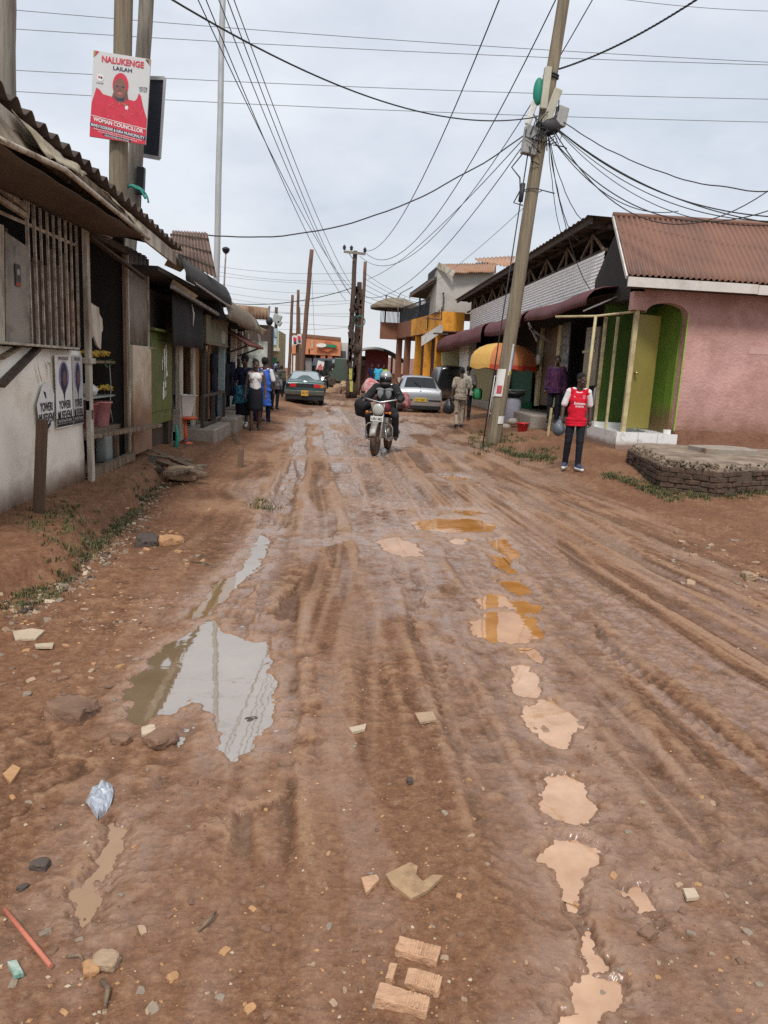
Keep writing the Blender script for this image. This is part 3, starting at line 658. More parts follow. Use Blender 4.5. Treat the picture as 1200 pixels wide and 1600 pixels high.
# posters pasted on the sheet
def poster(mb_, y0, y1, z0, z1, x): mb_.box(x, x+.003, y0, y1, z0, z1, 0)
RT, UP = V((0,1,0)), V((0,0,1))
def face_poster(label, y0, y1, torn, dark):
    X = FX+.024
    t = thing('campaign_poster', (X, (y0+y1)/2, .8), label, 'poster', 'election posters pasted on the kiosk sheet')
    w = y1-y0; yc = (y0+y1)/2
    m = MB()
    if torn: m.prism([(X,y0+.05,.88),(X,y1-.05,.86),(X,y1,1.2),(X,y1-.1,1.32),(X,y0+.15,1.3),(X,y0,1.12)], (.003,0,0))
    else: m.box(X, X+.003, y0, y1, .86, 1.58)
    m.build('sheet', M['paper'] if not dark else pm('shaded_poster',(.42,.41,.4),.8,.1,4), t)  # poster by the corner post: its shade painted as greyer paper
    X2 = X+.003; m = MB()
    put_text(m, 'YOWERI', (X2,yc,1.09), RT, UP, w*.7, .085, 0, .02); put_text(m, 'MUSEVENI', (X2,yc,.985), RT, UP, w*.85, .09, 0, .02)
    if not torn:
        put_text(m, 'PRESIDENT', (X2,yc,1.545), RT, UP, w*.6, .035, 0)
        shape2d(m, RECT, (X2,yc,.93), RT, UP, w*.98, .055, 0, .001); shape2d(m, RECT, (X2,yc,.885), RT, UP, w*.98, .03, 0, .001)
        put_text(m, 'PROTECTING THE GAINS', (X2,yc,.93), RT, UP, w*.8, .028, 1, .0, .002)
    else:
        shape2d(m, [(-.5,-.4),(.1,-.5),(.5,.0),(.3,.5),(.2,.1),(-.2,-.1)], (X2,yc+.02,.92), RT, UP, .16, .08, 0)
        shape2d(m, [(-.4,.5),(.2,.3),(.3,-.5),(0,-.2)], (X2,yc-.02,1.2), RT, UP, .1, .08, 0)
        shape2d(m, [(-.5,.5),(-.42,.1),(-.2,-.2),(.1,-.5),(.2,-.42),(-.1,-.1),(-.3,.2)], (X2,yc-.1,1.42), RT, UP, .14, .2, 2, .0005); shape2d(m, [(-.5,.5),(.5,.45),(.4,.1),(.3,-.5),(.1,-.3),(.15,.2)], (X2,yc+.1,1.43), RT, UP, .1, .16, 2, .0005)
    m.build('lettering', [M['ink'], M['paper'], pm('torn_brown',(.42,.33,.25),.8)], t)
    if not torn:
        m = MB()
        shape2d(m, CIRC, (X2,yc,1.37), RT, UP, w*.62, .3, 0, .001)
        shape2d(m, [(-.5,.1),(.5,.1),(.3,-.2),(.1,-.5),(0,-.9),(-.12,-.5),(-.35,-.2)], (X2,yc,1.3), RT, UP, w*.46, .22, 1, .002)
        shape2d(m, CIRC, (X2,yc,1.38), RT, UP, w*.4, .24, 1, .0025); shape2d(m, CIRC, (X2,yc+.01,1.35), RT, UP, w*.22, .15, 2, .0035)
        m.build('printed_portrait', [flat('print_blue',(.2,.21,.36),.8), flat('print_dark',(.035,.03,.05),.8), flat('print_skin',(.13,.075,.07),.8)], t)
face_poster('torn poster remnant with bold black lettering on the white kiosk sheet', 7.0, 7.42, True, False)
face_poster('poster with lilac oval portrait pasted on the white kiosk sheet', 7.46, 7.9, False, False)
face_poster('dim half-hidden portrait poster beside the kiosk corner post', 7.92, 8.22, False, True)
t = MB(); s_ = atX(28,430,FX+.03); t.box(s_.x, s_.x+.003, s_.y-.05, s_.y+.05, s_.z-.09, s_.z+.09); t.box(s_.x+.003, s_.x+.005, s_.y-.02, s_.y+.03, s_.z-.0, s_.z+.05, 1); t.box(s_.x+.003, s_.x+.005, s_.y-.05, s_.y+.05, s_.z-.09, s_.z-.06, 2)
solo(t, 'sticker', [flat('sticker_dark',(.05,.045,.045)), M['steel'], flat('sticker_red',(.3,.05,.05))], 'small dark sticker on the dull tin shutter of the kiosk', 'sticker')
# things on the kiosk shelves
def bananas(c, n, lab, up=1):
    m = MB(); c = V(c)
    for i in range(n):
        a = (i/(n-1)-.5)*2.2; L = .17
        pts = [c + V((random.uniform(-.05,.05)+.02*k, a*.12+.02*math.sin(k), .02+.045*math.sin(k/4*PI)+random.uniform(0,.03))) + V((0, (k-2)*L/4*math.cos(a*.4), 0)) for k in range(5)]
        m.tube(pts, [.008,.019,.021,.018,.008], 7)
    solo_at(m, 'banana_bunch', M['banana'], c, lab, 'bananas', 'bananas on the kiosk shelves')
bananas((-3.12,9.6,1.55), 9, 'bright yellow banana bunch on the top kiosk shelf')
bananas((-3.1,9.15,1.55), 5, 'small banana bunch tucked behind the corner post')
bananas((-3.1,9.65,1.13), 8, 'dull yellow banana bunch on the middle kiosk shelf')
m = MB(); m.ell((-3.12,9.25,1.17),(.12,.13,.08)); m.jitter(.012); solo_at(m,'plastic_bag',M['white_pl'],(-3.12,9.25,1.1),'crumpled white plastic bag on the middle kiosk shelf','bag')
m = MB()
for i in range(14):
    a = random.uniform(0,6.28); m.beam((-3.05,9.6,1.52),(-3.05+.12*math.cos(a),9.6+.25*math.sin(a),1.5+random.uniform(-.05,.05)),.03,.006)
solo_at(m,'banana_leaf',M['leafgreen'],(-3.05,9.6,1.5),'frayed green leaves under the top banana bunch','leaves')
def bucket(c, r0, r1, h, mat, name, lab, cat, grp=None):
    t = thing(name, c, lab, cat, grp); m = MB()
    m.lathe([(r0*.9,0),(r0,.01),(r1,h),(r1+.012,h),(r1+.012,h-.02),(r1-.006,h-.01),(r0-.006,.02)], c, n=24, cap=False); m.lathe([(.001,.015),(r0*.97,.015)], c, n=24, cap=False); m.build('tub', mat, t)
    m = MB(); m.tube([V(c)+V((0,math.cos(a)*(r1+.01),h-.02-math.sin(a)*r1*.7)) for a in np.linspace(0,PI,12)],.004,5); m.build('handle', M['steel'], t)
    return t
bucket((-3.06,9.5,.72), .1,.14,.31, M['pink_pl'],'bucket','pale pink bucket standing on the kiosk plank table','bucket')
bucket((-3.12,9.17,.72), .09,.13,.3, flat('deep_pink_plastic',(.36,.11,.12),.5),'bucket','darker pink bucket half hidden by the kiosk post','bucket')
def jerrycan(c, h, mat, lab, rz=0, grp=None, cat='jerrycan'):
    w, d = h*.62, h*.42
    t = thing('jerrycan', c, lab, cat, grp, rz); m = MB()
    prof = [(.86,0),(1,.03),(1,.68),(.93,.78),(.72,.86),(.6,.88)]
    rings = []
    for s_, z in prof:
        rings.append([(math.copysign(abs(math.cos(a))**.45, math.cos(a))*w*.5*s_, math.copysign(abs(math.sin(a))**.45, math.sin(a))*d*.5*(s_*.5+.5), z*h) for a in np.linspace(0,2*PI,28,endpoint=False)])
    vs = [p for r_ in rings for p in r_]; n = 28
    fs = [(i*n+k,i*n+(k+1)%n,(i+1)*n+(k+1)%n,(i+1)*n+k) for i in range(len(rings)-1) for k in range(n)] + [tuple(range(n-1,-1,-1)), tuple(range((len(rings)-1)*n, len(rings)*n))]
    m.add(vs, fs, 0, True); m.build('body', mat, t, local=True)
    m = MB(); m.tube([(-w*.22,0,h*.84),(-w*.16,0,h*.97),(w*.1,0,h*.99),(w*.22,0,h*.86)], h*.045, 8); m.build('handle', mat, t, local=True)
    m = MB(); m.lathe([(h*.07,0),(h*.07,h*.09)], (w*.28,0,h*.85), n=12); m.build('cap', mat, t, local=True)
    return t
jerrycan((-3.02,9.5,.27), .4, M['grey_pl'], 'grey white jerrycan on the kiosk floor under the plank', PI/2)
m = MB(); pp = [(-3.0,9.72,1.5),(-2.99,9.73,1.2),(-3.0,9.71,.95),(-2.98,9.75,.75)]; m.tube(pp,.006,5); solo(m,'hanging_string',M['grey_pl'],'grey string hanging from the kiosk shelf','string')
# leaning stub post in front of the sheet
m = MB(); a = atZ(57,802,.2); b = V((a.x+.05, a.y+.03, a.z)) ; top = atY(66,655,a.y)
m.beam(V(a)-V((0,0,.25)), top, .085, .06); solo_at(m,'wooden_post',pm('brown_post_wood',(.1,.062,.042),.85,.3,5,bump=.4,sc3=(4,4,.3)),V((a.x,a.y,a.z)),'squared brown post stub leaning before the white kiosk sheet','post',bev=.006)
# green meter cabinet on legs
C_ = thing('meter_cabinet', (-2.9350, 11.6, .3), 'olive green metal meter cabinet on dark legs beside the kiosk door', 'cabinet')
m = MB(); m.box(-3.0650,-2.8450,11.05,12.45,.6,1.98); m.build('cabinet_body', M['meter_green'], C_, bev=.008)
m = MB(); m.hexa([(-3.0850,11.0,1.985),(-2.7450,11.0,1.985),(-2.7450,12.5,1.985),(-3.0850,12.5,1.985),(-3.0850,11.0,2.06),(-2.7450,11.0,2.02),(-2.7450,12.5,2.02),(-3.0850,12.5,2.06)]); m.build('cabinet_roof', M['meter_green'], C_, bev=.006)
dr = MB(); dr.box(-2.8430,-2.8270,11.1,11.75,.8,1.86); dr.build('cabinet_door', M['meter_green'], C_, bev=.004)
dr = MB(); dr.box(-2.8430,-2.8270,11.77,12.4,.8,1.86); dd_ = dr.build('cabinet_door', M['meter_green'], C_, bev=.004)
m = MB(); m.box(-2.8270,-2.8050,11.8,11.83,1.25,1.4); m.build('handle', M['steel'], dd_)
m = MB()
for y in (11.12,12.36): m = MB(); m.box(-2.9450,-2.8750,y-.03,y+.05,.1,.6); m.build('leg', M['dark_wood'], C_)
m = MB(); m.box(-2.9850,-2.9150,12.7,12.76,.1,.6)
m = MB()
for k in range(16):
    y = 11.72+random.uniform(0,.28); z = random.uniform(.95,1.7); h = random.uniform(.1,.35)
    m.prism([(-2.8255,y,z),(-2.8255,y+random.uniform(.04,.12),z+.02),(-2.8255,y+random.uniform(.03,.1),z+h),(-2.8255,y+.01,z+h*.8)],(.0015,0,0))
solo(m,'torn_paper',M['paper'],'torn white poster scraps stuck on the green cabinet doors','poster scraps')
m = MB(); m.tube([(-2.72,12.2,.55),(-2.7,12.22,.35),(-2.73,12.2,.12)],[.012,.035,.045],8); solo_at(m,'cloth_bag',flat('teal_bag',(.03,.28,.2)),(-2.73,12.2,.1),'teal bag hanging low beside the cabinet leg','bag')

# ---------- second shop: dark fascia, black hanging panel, faded signboard
S2 = thing('timber_shop', (FX,13.2,.25), 'dark timber shop with black hanging cloth and faded signboard beyond the green cabinet', 'shop')
m = MB(); P = corr(atY(262,400,13.2),atY(338,433,13.0),atY(324,364,16.2),atY(270,361,16.6),12,.03,(-.3,-1,.5),4,7,.02); m.grid(P); m.build('roof', M['rust_roof'], S2, solid=.01)
m = MB()
a,b = atY(262,400,13.16),atY(338,433,12.96); 
for f_ in (.18,.5,.82):
    m.beam(a.lerp(atY(270,361,16.5),f_)+V((0,-.08,-.02)), b.lerp(atY(324,364,16.1),f_)+V((0,-.08,-.02)),.06,.06)
    m.build('purlin', M['dark_wood'], S2); m = MB()
m = MB(); P = [[V((-2.4+.12*math.sin(v*1.5), y, 3.02-.28*v-.0*y)) for y in np.linspace(10.9,15.1,14)] for v in (0,.4,.8,1.2)]; m.grid(P); m.build('front_awning', pm('black_awning',(.03,.026,.023),.8,.25,3), S2, solid=.01)
m = MB(); m.beam((-2.3,11.0,2.74),(-2.26,15.1,2.62),.03,.03); m.beam((-2.5,11.0,2.6),(-2.45,15.0,2.45),.05,.05); m.build('awning_rail', M['steel'], S2)
m = MB(); m.prism([(-2.5,10.95,3.06),(-2.42,11.7,3.0),(-2.5,11.5,2.86),(-2.6,10.95,2.88)],(.01,.02,.01)); m.prism([(-2.52,11.1,2.7),(-2.42,12.4,2.6),(-2.46,12.3,2.54),(-2.56,11.1,2.6)],(.01,.01,.012)); m.build('pale_board', M['tarp_pale'], S2)
m = MB(); P = [[V((-2.62+.02*math.sin(y*5+z), y, z)) for y in np.linspace(11.55,13.9,14)] for z in np.linspace(1.8,2.58,5)]; m.grid(P); m.build('black_panel', M['blackcloth'], S2, solid=.01)
m = MB(); m.tube([(-2.6,12.85,2.5),(-2.58,12.9,2.35),(-2.58,12.85,2.15)],[.01,.015,.006],5); m.build('hanging_ribbon', M['white_pl'], S2)
m = MB(); m.box(-2.9,-2.82,12.95,13.22,.25,1.85); m.box(-2.94,-2.8,12.9,13.26,.2,.75,1); m.build('pillar', [M['weather_paint'], M['concrete']], S2, bev=.01)
m = MB(); m.box(-2.9,-2.84,14.2,14.42,.35,2.3); m.build('pillar', M['weather_paint'], S2, bev=.01)
m = MB(); m.box(-2.84,-2.78,15.0,15.12,.4,2.4); m.box(-2.86,-2.8,15.45,15.52,.4,2.4); m.build('door_post', M['dark_wood'], S2)
m = MB(); m.box(-5.2,-5.1,10.1,16.4,.1,3.2); m.box(-5.1,-3.0,10.1,10.14,.1,3.0); m.box(-5.1,-2.9,16.3,16.4,.1,3.0); m.box(-5.1,-2.95,11.05,12.9,.1,2.6); m.box(-3.2,-3.1,13.2,14.2,.2,2.6); m.build('wall', M['dark_wood'], S2)
m = MB(); m.box(-5.1,-2.5,10.2,16.3,2.72,2.78); m.build('ceiling', M['dark'], S2)
m = MB(); m.box(-5.1,-2.85,12.9,16.3,.1,.36); m.build('floor', M['concrete'], S2)
m = MB(); m.box(-3.06,-2.88,14.55,14.95,.4,2.3); m.box(-2.88,-2.8,15.55,15.85,.4,2.4); m.build('door_leaf', pm('orange_brown_wood',(.24,.12,.05),.6,.25,4,sc3=(3,3,.3)), S2)
m = MB(); m.box(-2.64,-2.6,14.1,16.7,1.92,2.4); sg = m.build('signboard', pm('faded_green_sign',(.17,.17,.11),.75,.3,2.5,(.09,.08,.06),.5,2.5,.15,25), S2)
m = MB(); m.box(-2.6,-2.585,14.1,16.7,2.38,2.43); m.box(-2.6,-2.585,14.1,16.7,1.9,1.94); m.box(-2.6,-2.585,14.08,14.14,1.9,2.43); m.build('sign_frame', M['weather_wood'], sg)
m = MB(); shape2d(m, CIRC, (-2.6,16.1,2.1), RT, UP, .6,.28,0); m.build('sign_emblem', pm('faded_white',(.3,.3,.25),.8), sg)
for y in (14.8,):
    pass
Lm = thing('tube_lamp', (-2.95,15.6,1.9), 'lit tube lamp hung under the faded green signboard', 'lamp')
e_, nt, N, L, B = _nt('lit_tube'); B.inputs['Emission Color'].default_value = (1,.85,.5,1); B.inputs['Emission Strength'].default_value = 6
m = MB(); m.tube([(-2.9,15.3,1.86),(-2.88,15.95,1.84)],.03,8); m.build('tube', e_, Lm)
m = MB(); m.box(-2.94,-2.84,15.25,16.0,1.89,1.93); m.build('fitting', M['white_pl'], Lm)
# blue-grey post + railing + steps
m = MB(); a = atZ(341,640,.35); m.beam((-2.72,16.6,.3),(-2.7,16.6,2.6),.13,.13); solo_at(m,'awning_post',pm('blue_grey_post',(.25,.32,.33),.7,.2,4),(-2.72,16.6,.3),'pale blue grey post at the corner of the faded signboard','post')
G_ = thing('wooden_railing',(-2.6,15.6,.3),'low dark wooden railing before the shop doorway','railing')
m = MB(); m.beam((-2.62,13.9,.95),(-2.62,16.4,.95),.05,.05); m.beam((-2.62,16.4,.95),(-2.9,16.4,.95),.05,.05); m.beam((-2.62,13.9,.4),(-2.62,16.4,.4),.05,.04); m.build('rail', M['dark_wood'], G_)
for y in (13.92,15.0,16.38):
    m = MB(); m.box(-2.65,-2.59,y-.03,y+.03,.3,.95); m.build('baluster', M['dark_wood'], G_)
m = MB(); m.box(-2.9,-2.35,13.7,15.6,.05,.36); solo(m,'doorstep',M['concrete'],'worn brown concrete doorstep below the wooden railing','step',bev=.03)
m = MB(); m.box(-2.75,-2.3,15.9,17.1,.05,.42); solo(m,'doorstep',M['concrete'],'concrete step block past the wooden railing','step',bev=.03)
m = MB(); m.box(-2.9,-2.5,17.2,20.5,.05,.5); m.box(-2.6,-2.4,18.2,19.4,.05,.3); solo(m,'doorstep',M['concrete'],'long concrete verandah edge where women sit','step',bev=.03)
# clothes on display
def garment(c, w, h, mat, lab, grp='clothes hung at the shop doorway'):
    m = MB(); c = V(c); P = []
    for i in range(8):
        v = i/7; ww = w*(.75+.25*min(1,v*3)) ; P.append([c+V((.06*math.cos(a)+.02*math.sin(v*9+a), math.sin(a)*ww*.5, -v*h)) for a in np.linspace(0,2*PI,15)])
    m.grid(P); m.tube([c+V((0,-w*.5,-h*.05)), c+V((0,-w*.62,-h*.5))],[.05,.04],8); m.tube([c+V((0,w*.5,-h*.05)), c+V((0,w*.62,-h*.5))],[.05,.04],8); m.tube([c,c+V((0,0,.08))],.006,5)
    solo_at(m,'hanging_garment',mat,c,lab,'garment',grp)
garment((-2.75,15.9,1.75),.42,.75,M['c_black'],'black jacket hanging under the lit tube lamp')
garment((-2.78,15.85,1.02),.3,.75,M['c_navy'],'dark navy trousers hanging below the black jacket')
garment((-2.7,17.3,1.55),.4,.7,M['c_black'],'black top with pale print hanging past the blue grey post')
garment((-2.7,18.05,1.6),.35,.8,M['c_navy'],'long navy dress hanging past the blue grey post')
# ---------- third: canvas hood, red tiled awning, cream posts
S3 = thing('canopy_shop',(FX,18.5,.3),'shop with bulging brown canvas hood and small red brown awning','shop')
m = MB(); P = []
for y in np.linspace(14.6,20.2,16):
    P.append([V((-2.9+.62*math.sin(t)+.03*mnoise.noise(V((y*2,t,0))), y, 2.4+.62*math.cos(t)-(y-14.6)*.01)) for t in np.linspace(0,PI*.5,9)])
m.grid(P); m.build('canvas_hood', M['tarp'], S3, solid=.012)
m = MB(); m.prism([(-2.9,14.6,2.35),(-2.3,14.6,2.38),(-2.45,14.6,2.8),(-2.9,14.6,3.02)],(0,.03,0)); m.build('hood_end', pm('black_hood_end',(.02,.018,.017),.85), S3)
m = MB(); P = corr((-2.9,17.3,2.35),(-2.9,20.2,2.35),(-2.2,20.2,1.98),(-2.2,17.3,1.98),12,.03,(0.4,0,1),3,6,.02); m.grid(P); m.build('tiled_awning', pm('red_brown_awning',(.2,.07,.05),.7,.2,3), S3, solid=.015)
m = MB(); m.beam((-2.85,17.6,1.75),(-2.25,17.6,2.0),.04,.04); m.beam((-2.85,20,1.75),(-2.25,20,2.0),.04,.04); m.build('awning_bracket', M['dark_wood'], S3)
for y in (18.9,20.0,21.2):
    m = MB(); m.box(-2.88,-2.74,y,y+.22,.4,2.4); m.build('pillar', M['kiosk_white'] if y<21 else M['weather_paint'], S3, bev=.01)
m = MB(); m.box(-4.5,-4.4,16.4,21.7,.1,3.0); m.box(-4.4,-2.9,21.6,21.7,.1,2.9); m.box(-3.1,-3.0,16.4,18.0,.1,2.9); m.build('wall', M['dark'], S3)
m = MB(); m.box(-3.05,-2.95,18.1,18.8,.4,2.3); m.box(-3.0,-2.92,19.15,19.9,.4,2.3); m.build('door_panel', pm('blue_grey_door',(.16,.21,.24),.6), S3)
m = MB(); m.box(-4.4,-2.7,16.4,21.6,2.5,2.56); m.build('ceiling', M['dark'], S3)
m = MB(); m.box(-2.5,-2.46,17.6,19.4,2.42,2.72); 
sg = m.build('small_sign', M['paper'], S3)
m = MB(); m.box(-2.46,-2.455,17.6,19.4,2.55,2.72,0); m.box(-2.46,-2.455,17.6,19.4,2.42,2.47,1); m.build('sign_stripe', [M['green_pl'],M['red_pl'],M['ink']], sg)
# ---------- fourth: mural wall, rusty fascia, white hanging board
S4 = thing('mural_shop',(-2.9,27,.2),'dark-fronted shop with rusty tin parapet and black and white mural wall','shop')
m = MB(); q = [atY(372,476,24.2),atY(419,481,24.2),atY(418,500,24.2),atY(372,497,24.2)]; P = corr(q[3],q[2],q[1],q[0],9,.03,(0,-1,0),3,6,.03); m.grid(P); m.build('tin_parapet', pm('pale_rusty_tin',(.36,.25,.17),.8,.25,2,(.15,.08,.05),.5,2,.2,25), S4, solid=.015)
m = MB(); p0,p1=atY(370,500,24.3),atY(421,600,24.3); m.box(p0.x-1.5,p1.x,24.4,24.6,0,p0.z-.1); m.box(p1.x-.25,p1.x,24.61,25.4,0,p0.z-.1); m.build('wall', M['dark_wood'], S4)
m = MB(); p0,p1=atY(388,532,24.3),atY(417,590,24.3); m.box(p0.x,p1.x,24.32,24.39,0,p0.z); m.build('mural', pm('mural_paint',(.5,.52,.47),.85,.15,3,(.05,.07,.05),.62,1.9,.1,20), S4)
m = MB(); p0,p1=atY(377,540,24.3),atY(388,565,24.3); m.box(p0.x,p1.x,24.25,24.31,p1.z,p0.z); m.build('dark_blue_panel', pm('blue_yellow_board',(.02,.03,.12),.7,.2,3,(.4,.28,.03),.5,3.0), S4)
m = MB(); m.beam(atY(372,497,23.2),atY(415,520,22.4),.1,.14); m.beam(atY(380,505,23.6),atY(402,512,23.0),.06,.1); m.build('eave_beam', M['weather_wood'], S4)
m = MB(); m.prism([atY(399,505,22.8),atY(403,503,22.8),atY(409,538,22.8),atY(406,540,22.8)],(.0,.03,0)); solo(m,'hanging_board',M['white_trim'],'narrow white board hanging askew from the dark shop eave','board')
# green and cream far building
S5 = thing('green_shop',(-3.2,42,0),'small shop with green door and cream painted upper storey','shop')
p0,p1=atY(415,515,42),atY(434,575,42)
m = MB(); m.box(p0.x-1,p1.x,42.2,47,0,p0.z); m.build('wall', pm('cream_upper_wall',(.45,.42,.26),.85,.12,2), S5)
m = MB(); m.box(p0.x-.6,p1.x-.1,42.05,42.19,0,atY(420,560,42).z+.05); m.build('green_front', pm('green_door_paint',(.02,.17,.075),.7,.15,3), S5)
z_ = atY(424,545,42).z; m = MB(); m.box(p0.x-.6,p1.x+.15,41.4,42.18,z_-.12,z_+.05); m.build('ledge', M['weather_paint'], S5)
z_ = atY(424,533,42).z; m = MB(); m.box(p0.x-.3,p1.x-.1,42.1,42.19,z_-.2,z_+.7,0); put_text(m,'CBL',((p0.x+p1.x)/2,42.1,z_+.35),(1,0,0),UP,.5,.35,1); m.build('painted_sign', [pm('pale_blue_sign',(.3,.42,.5),.8),M['ink']], S5)

# ---------- street-side bits by the left shops
St = thing('stool',(-2.45,12.9,.14),'red orange plastic stool under the clear tub','stool')
a = atZ(288,690,.17); ax_,ay_ = a.x,a.y; St.location = (ax_,ay_,.13)
m = MB(); m.lathe([(.2,.44),(.22,.46),(.22,.48),(.001,.485)],(ax_,ay_,.13),n=20,cap=False); m.build('seat', M['orange_pl'], St)
m = MB(); m.tube([(ax_,ay_,.13),(ax_+.02,ay_,.3),(ax_-.01,ay_,.58)],[.055,.035,.045],10); m.build('stem', M['orange_pl'], St)
m = MB(); m.lathe([(.15,0),(.15,.02),(.03,.06)],(ax_,ay_,.13),n=18); m.build('base', M['orange_pl'], St)
clear = pm('clear_plastic',(.55,.55,.52),.35,.1,4)
m = MB(); c=(ax_,ay_,.62); m.lathe([(.13,0),(.21,.36),(.24,.38),(.235,.36),(.2,.35),(.125,.015)],c,n=4,cap=False); m.lathe([(.001,.012),(.12,.012)],c,n=4,cap=False)
solo_at(m,'plastic_tub',clear,c,'translucent square plastic tub on the red stool','tub',bev=.01)
m = MB(); m.ell((ax_-.02,ay_,.67),(.1,.1,.04)); m.jitter(.01); solo_at(m,'tub_contents',pm('snack_pale',(.5,.33,.2),.8),(ax_,ay_,.63),'pale snacks heaped inside the clear tub','food')
a = atZ(262,682,.2); m = MB(); m.lathe([(.06,0),(.1,.12),(.09,.12),(.05,.02)],a,n=16); solo_at(m,'cup',M['red_pl'],a,'small red plastic cup on the ground behind the stool','cup')
a = atZ(290,692,.14); b=atZ(270,675,.16); m = MB(); m.grid([[V(b).lerp(V(a),u)+V((random.uniform(-.03,.03),w,.05+.05*math.sin(u*7+w*9))) for w in (-.16,-.05,.06,.15)] for u in np.linspace(0,1.12,9)]); solo_at(m,'rag',pm('grey_blue_rag',(.14,.16,.25),.9,.5,5),a,'grey blue rag lying beside the red stool','rag',solid=.01)
m = MB()
wd_ = thing('plank_heap',atZ(275,735,.12),'heap of old weathered planks on the bank edge before the cabinet','planks')
for px0,py0,px1,py1 in ((232,712,300,722),(240,705,312,735),(262,740,318,728),(228,700,246,735),(250,722,318,742)):
    m = MB(); m.beam(V(atZ(px0,py0,.2)),V(atZ(px1,py1,.15)),.13,.05); m.build('plank', M['weather_wood'] if px0!=228 else M['dark_wood'], wd_, bev=.006)
def rock(c, s, mat, lab=None, cat='stone', grp=None, name='stone', seed=0, flat_=.55, rz=0):
    m = MB(); bm = bmesh.new(); bmesh.ops.create_icosphere(bm, subdivisions=3, radius=1)
    for v in bm.verts:
        n = mnoise.noise(v.co*1.1+V((seed*3.7,0,0))); q = v.co*(1+.45*n)
        for ax in range(3): q[ax] = max(-.72, min(.72, q[ax])) + .12*mnoise.noise(v.co*3+V((seed,5,ax)))
        v.co = q
    ca, sa = math.cos(rz), math.sin(rz)
    vs = [(c[0]+(v.co.x*ca-v.co.y*sa*.8)*s, c[1]+(v.co.x*sa+v.co.y*ca*.8)*s, c[2]+v.co.z*s*flat_) for v in bm.verts]; fs = [tuple(v.index for v in f.verts) for f in bm.faces]; bm.free()
    m.add(vs, fs, 0, False)
    o = m.build(name, mat, None); o.data.polygons.foreach_set('use_smooth', [random.random() < .6 for _ in o.data.polygons]); o.data.transform(Matrix.Translation(-V(c))); o.location = c
    return tag(o, lab, cat, grp)
STN = {'tan': pm('tan_stone',(.36,.25,.16),.85,.2,6,bump=.5), 'brown': pm('brown_stone',(.2,.115,.075),.9,.25,6,bump=.5), 'orange': pm('orange_stone',(.42,.23,.11),.85,.2,6,bump=.5), 'dark': pm('dark_stone',(.08,.06,.05),.9,.25,6,bump=.5), 'pale': pm('pale_stone',(.48,.38,.27),.85,.15,6,bump=.4), 'grey': pm('grey_stone',(.26,.2,.15),.9,.2,6,bump=.5)}
rock(atZ(284,741,.1), .24, STN['tan'], 'pale orange rock lying in front of the old planks', seed=3)
for px,py,h_,lab in ((373,697,.24,'short wooden stake at the road edge farther up by the women'),(374,728,.26,'nearer short wooden stake at the road edge')):
    a = atZ(px,py,.03); m = MB(); m.beam(V(a)-V((0,0,.2)), V(a)+V((-.05 if py<700 else .02,.03,h_)), .085,.06); solo_at(m,'wooden_stake',pm('stake_wood',(.13,.085,.055),.85,.3,5,bump=.4,sc3=(3,3,.4)),a,lab,'stake','stakes at the road edge',bev=.006)
# ================================================================== RIGHT SIDE
GX = 6.0
def panX(mb, px, X, th=.04, mi=0): return mb.prism([atX(a,b,X) for a,b in px], (th,0,0), mi)
def panY(mb, px, Y, th=.04, mi=0): return mb.prism([atY(a,b,Y) for a,b in px], (0,th,0), mi)
# ---------- pink house
H_ = thing('pink_house',(9,16.5,.25),'pink rendered house with red brown iron roof and arched corner porch','house')
m = MB()
arch = [(6.84-.43+.43*math.cos(t), 3.0+.21*math.sin(t)) for t in np.linspace(PI,0,17)]
poly = [(5.7,3.04),(5.98,3.04)] + arch + [(6.86,2.9),(6.86,3.55),(5.7,3.55)]
m.prism([(x,15.0,z) for x,z in poly],(0,.24,0)); m.box(6.86,15.5,15.0,15.24,.66,3.55); m.box(15.3,15.5,15.24,17.6,.1,3.55); m.box(7.05,15.5,17.4,17.6,.1,3.55)
wall = m.build('wall', M['pink'], H_)
m = MB(); P=[[V((x,14.965-.012*mnoise.noise(V((x*2,z*6,1))),z)) for x in np.linspace(6.86,15.5,60)] for z in np.linspace(.0,.69,7)]; m.grid(P); m.box(6.86,15.5,14.975,15.1,.0,.66); m.build('plinth', M['pink_dado'], H_)
m = MB(); s0=atY(1172,541,14.99); s1=atY(1230,556,14.99); m.box(s0.x,s1.x,14.994,15.0,s1.z,s0.z); m.build('repair_patch', M['pink_pale'], wall)
m = MB(); m.box(6.865,7.05,15.02,16.7,.3,3.3); m.box(6.82,6.864,15.24,15.6,.58,3.1); m.build('porch_reveal', M['lime'], H_)
m = MB(); m.box(6.845,6.862,14.985,15.02,.66,3.02); m.build('reveal_edge', pm('bright_lime',(.3,.46,.06),.6,.1,3), H_)
m = MB(); m.box(5.72,7.0,16.6,16.75,.3,3.4); m.build('porch_wall', M['green_dk'], H_)
m = MB(); m.box(5.72,7.0,15.25,16.7,3.28,3.34); m.build('porch_ceiling', M['dark'], H_)
m = MB(); m.box(5.62,6.86,14.88,16.7,.1,.58)
m.box(5.6,6.88,14.86,14.879,.22,.6); 
st = m.build('tiled_step', M['tile'], H_)
m = MB(); m.box(5.592,5.6,14.9,16.7,.22,.6)
for x in (6.05,6.46): mm_ = MB(); mm_.box(x,x+.008,14.857,14.8595,.24,.6); mm_.build('grout_line', M['concrete'], st)
m.build('tile_facing', M['tile'], st); m = MB(); m.box(5.62,6.6,16.35,16.55,.58,.7); m.build('tile_upstand', M['tile'], st); m = MB(); m.box(6.66,6.8,15.02,15.08,.58,.68); m.build('tile_upstand', M['tile'], st)
m = MB(); m.beam((5.82,15.12,.58),(5.83,15.1,3.06),.09,.09); m.build('corner_post', M['cream_post'], H_, bev=.006)
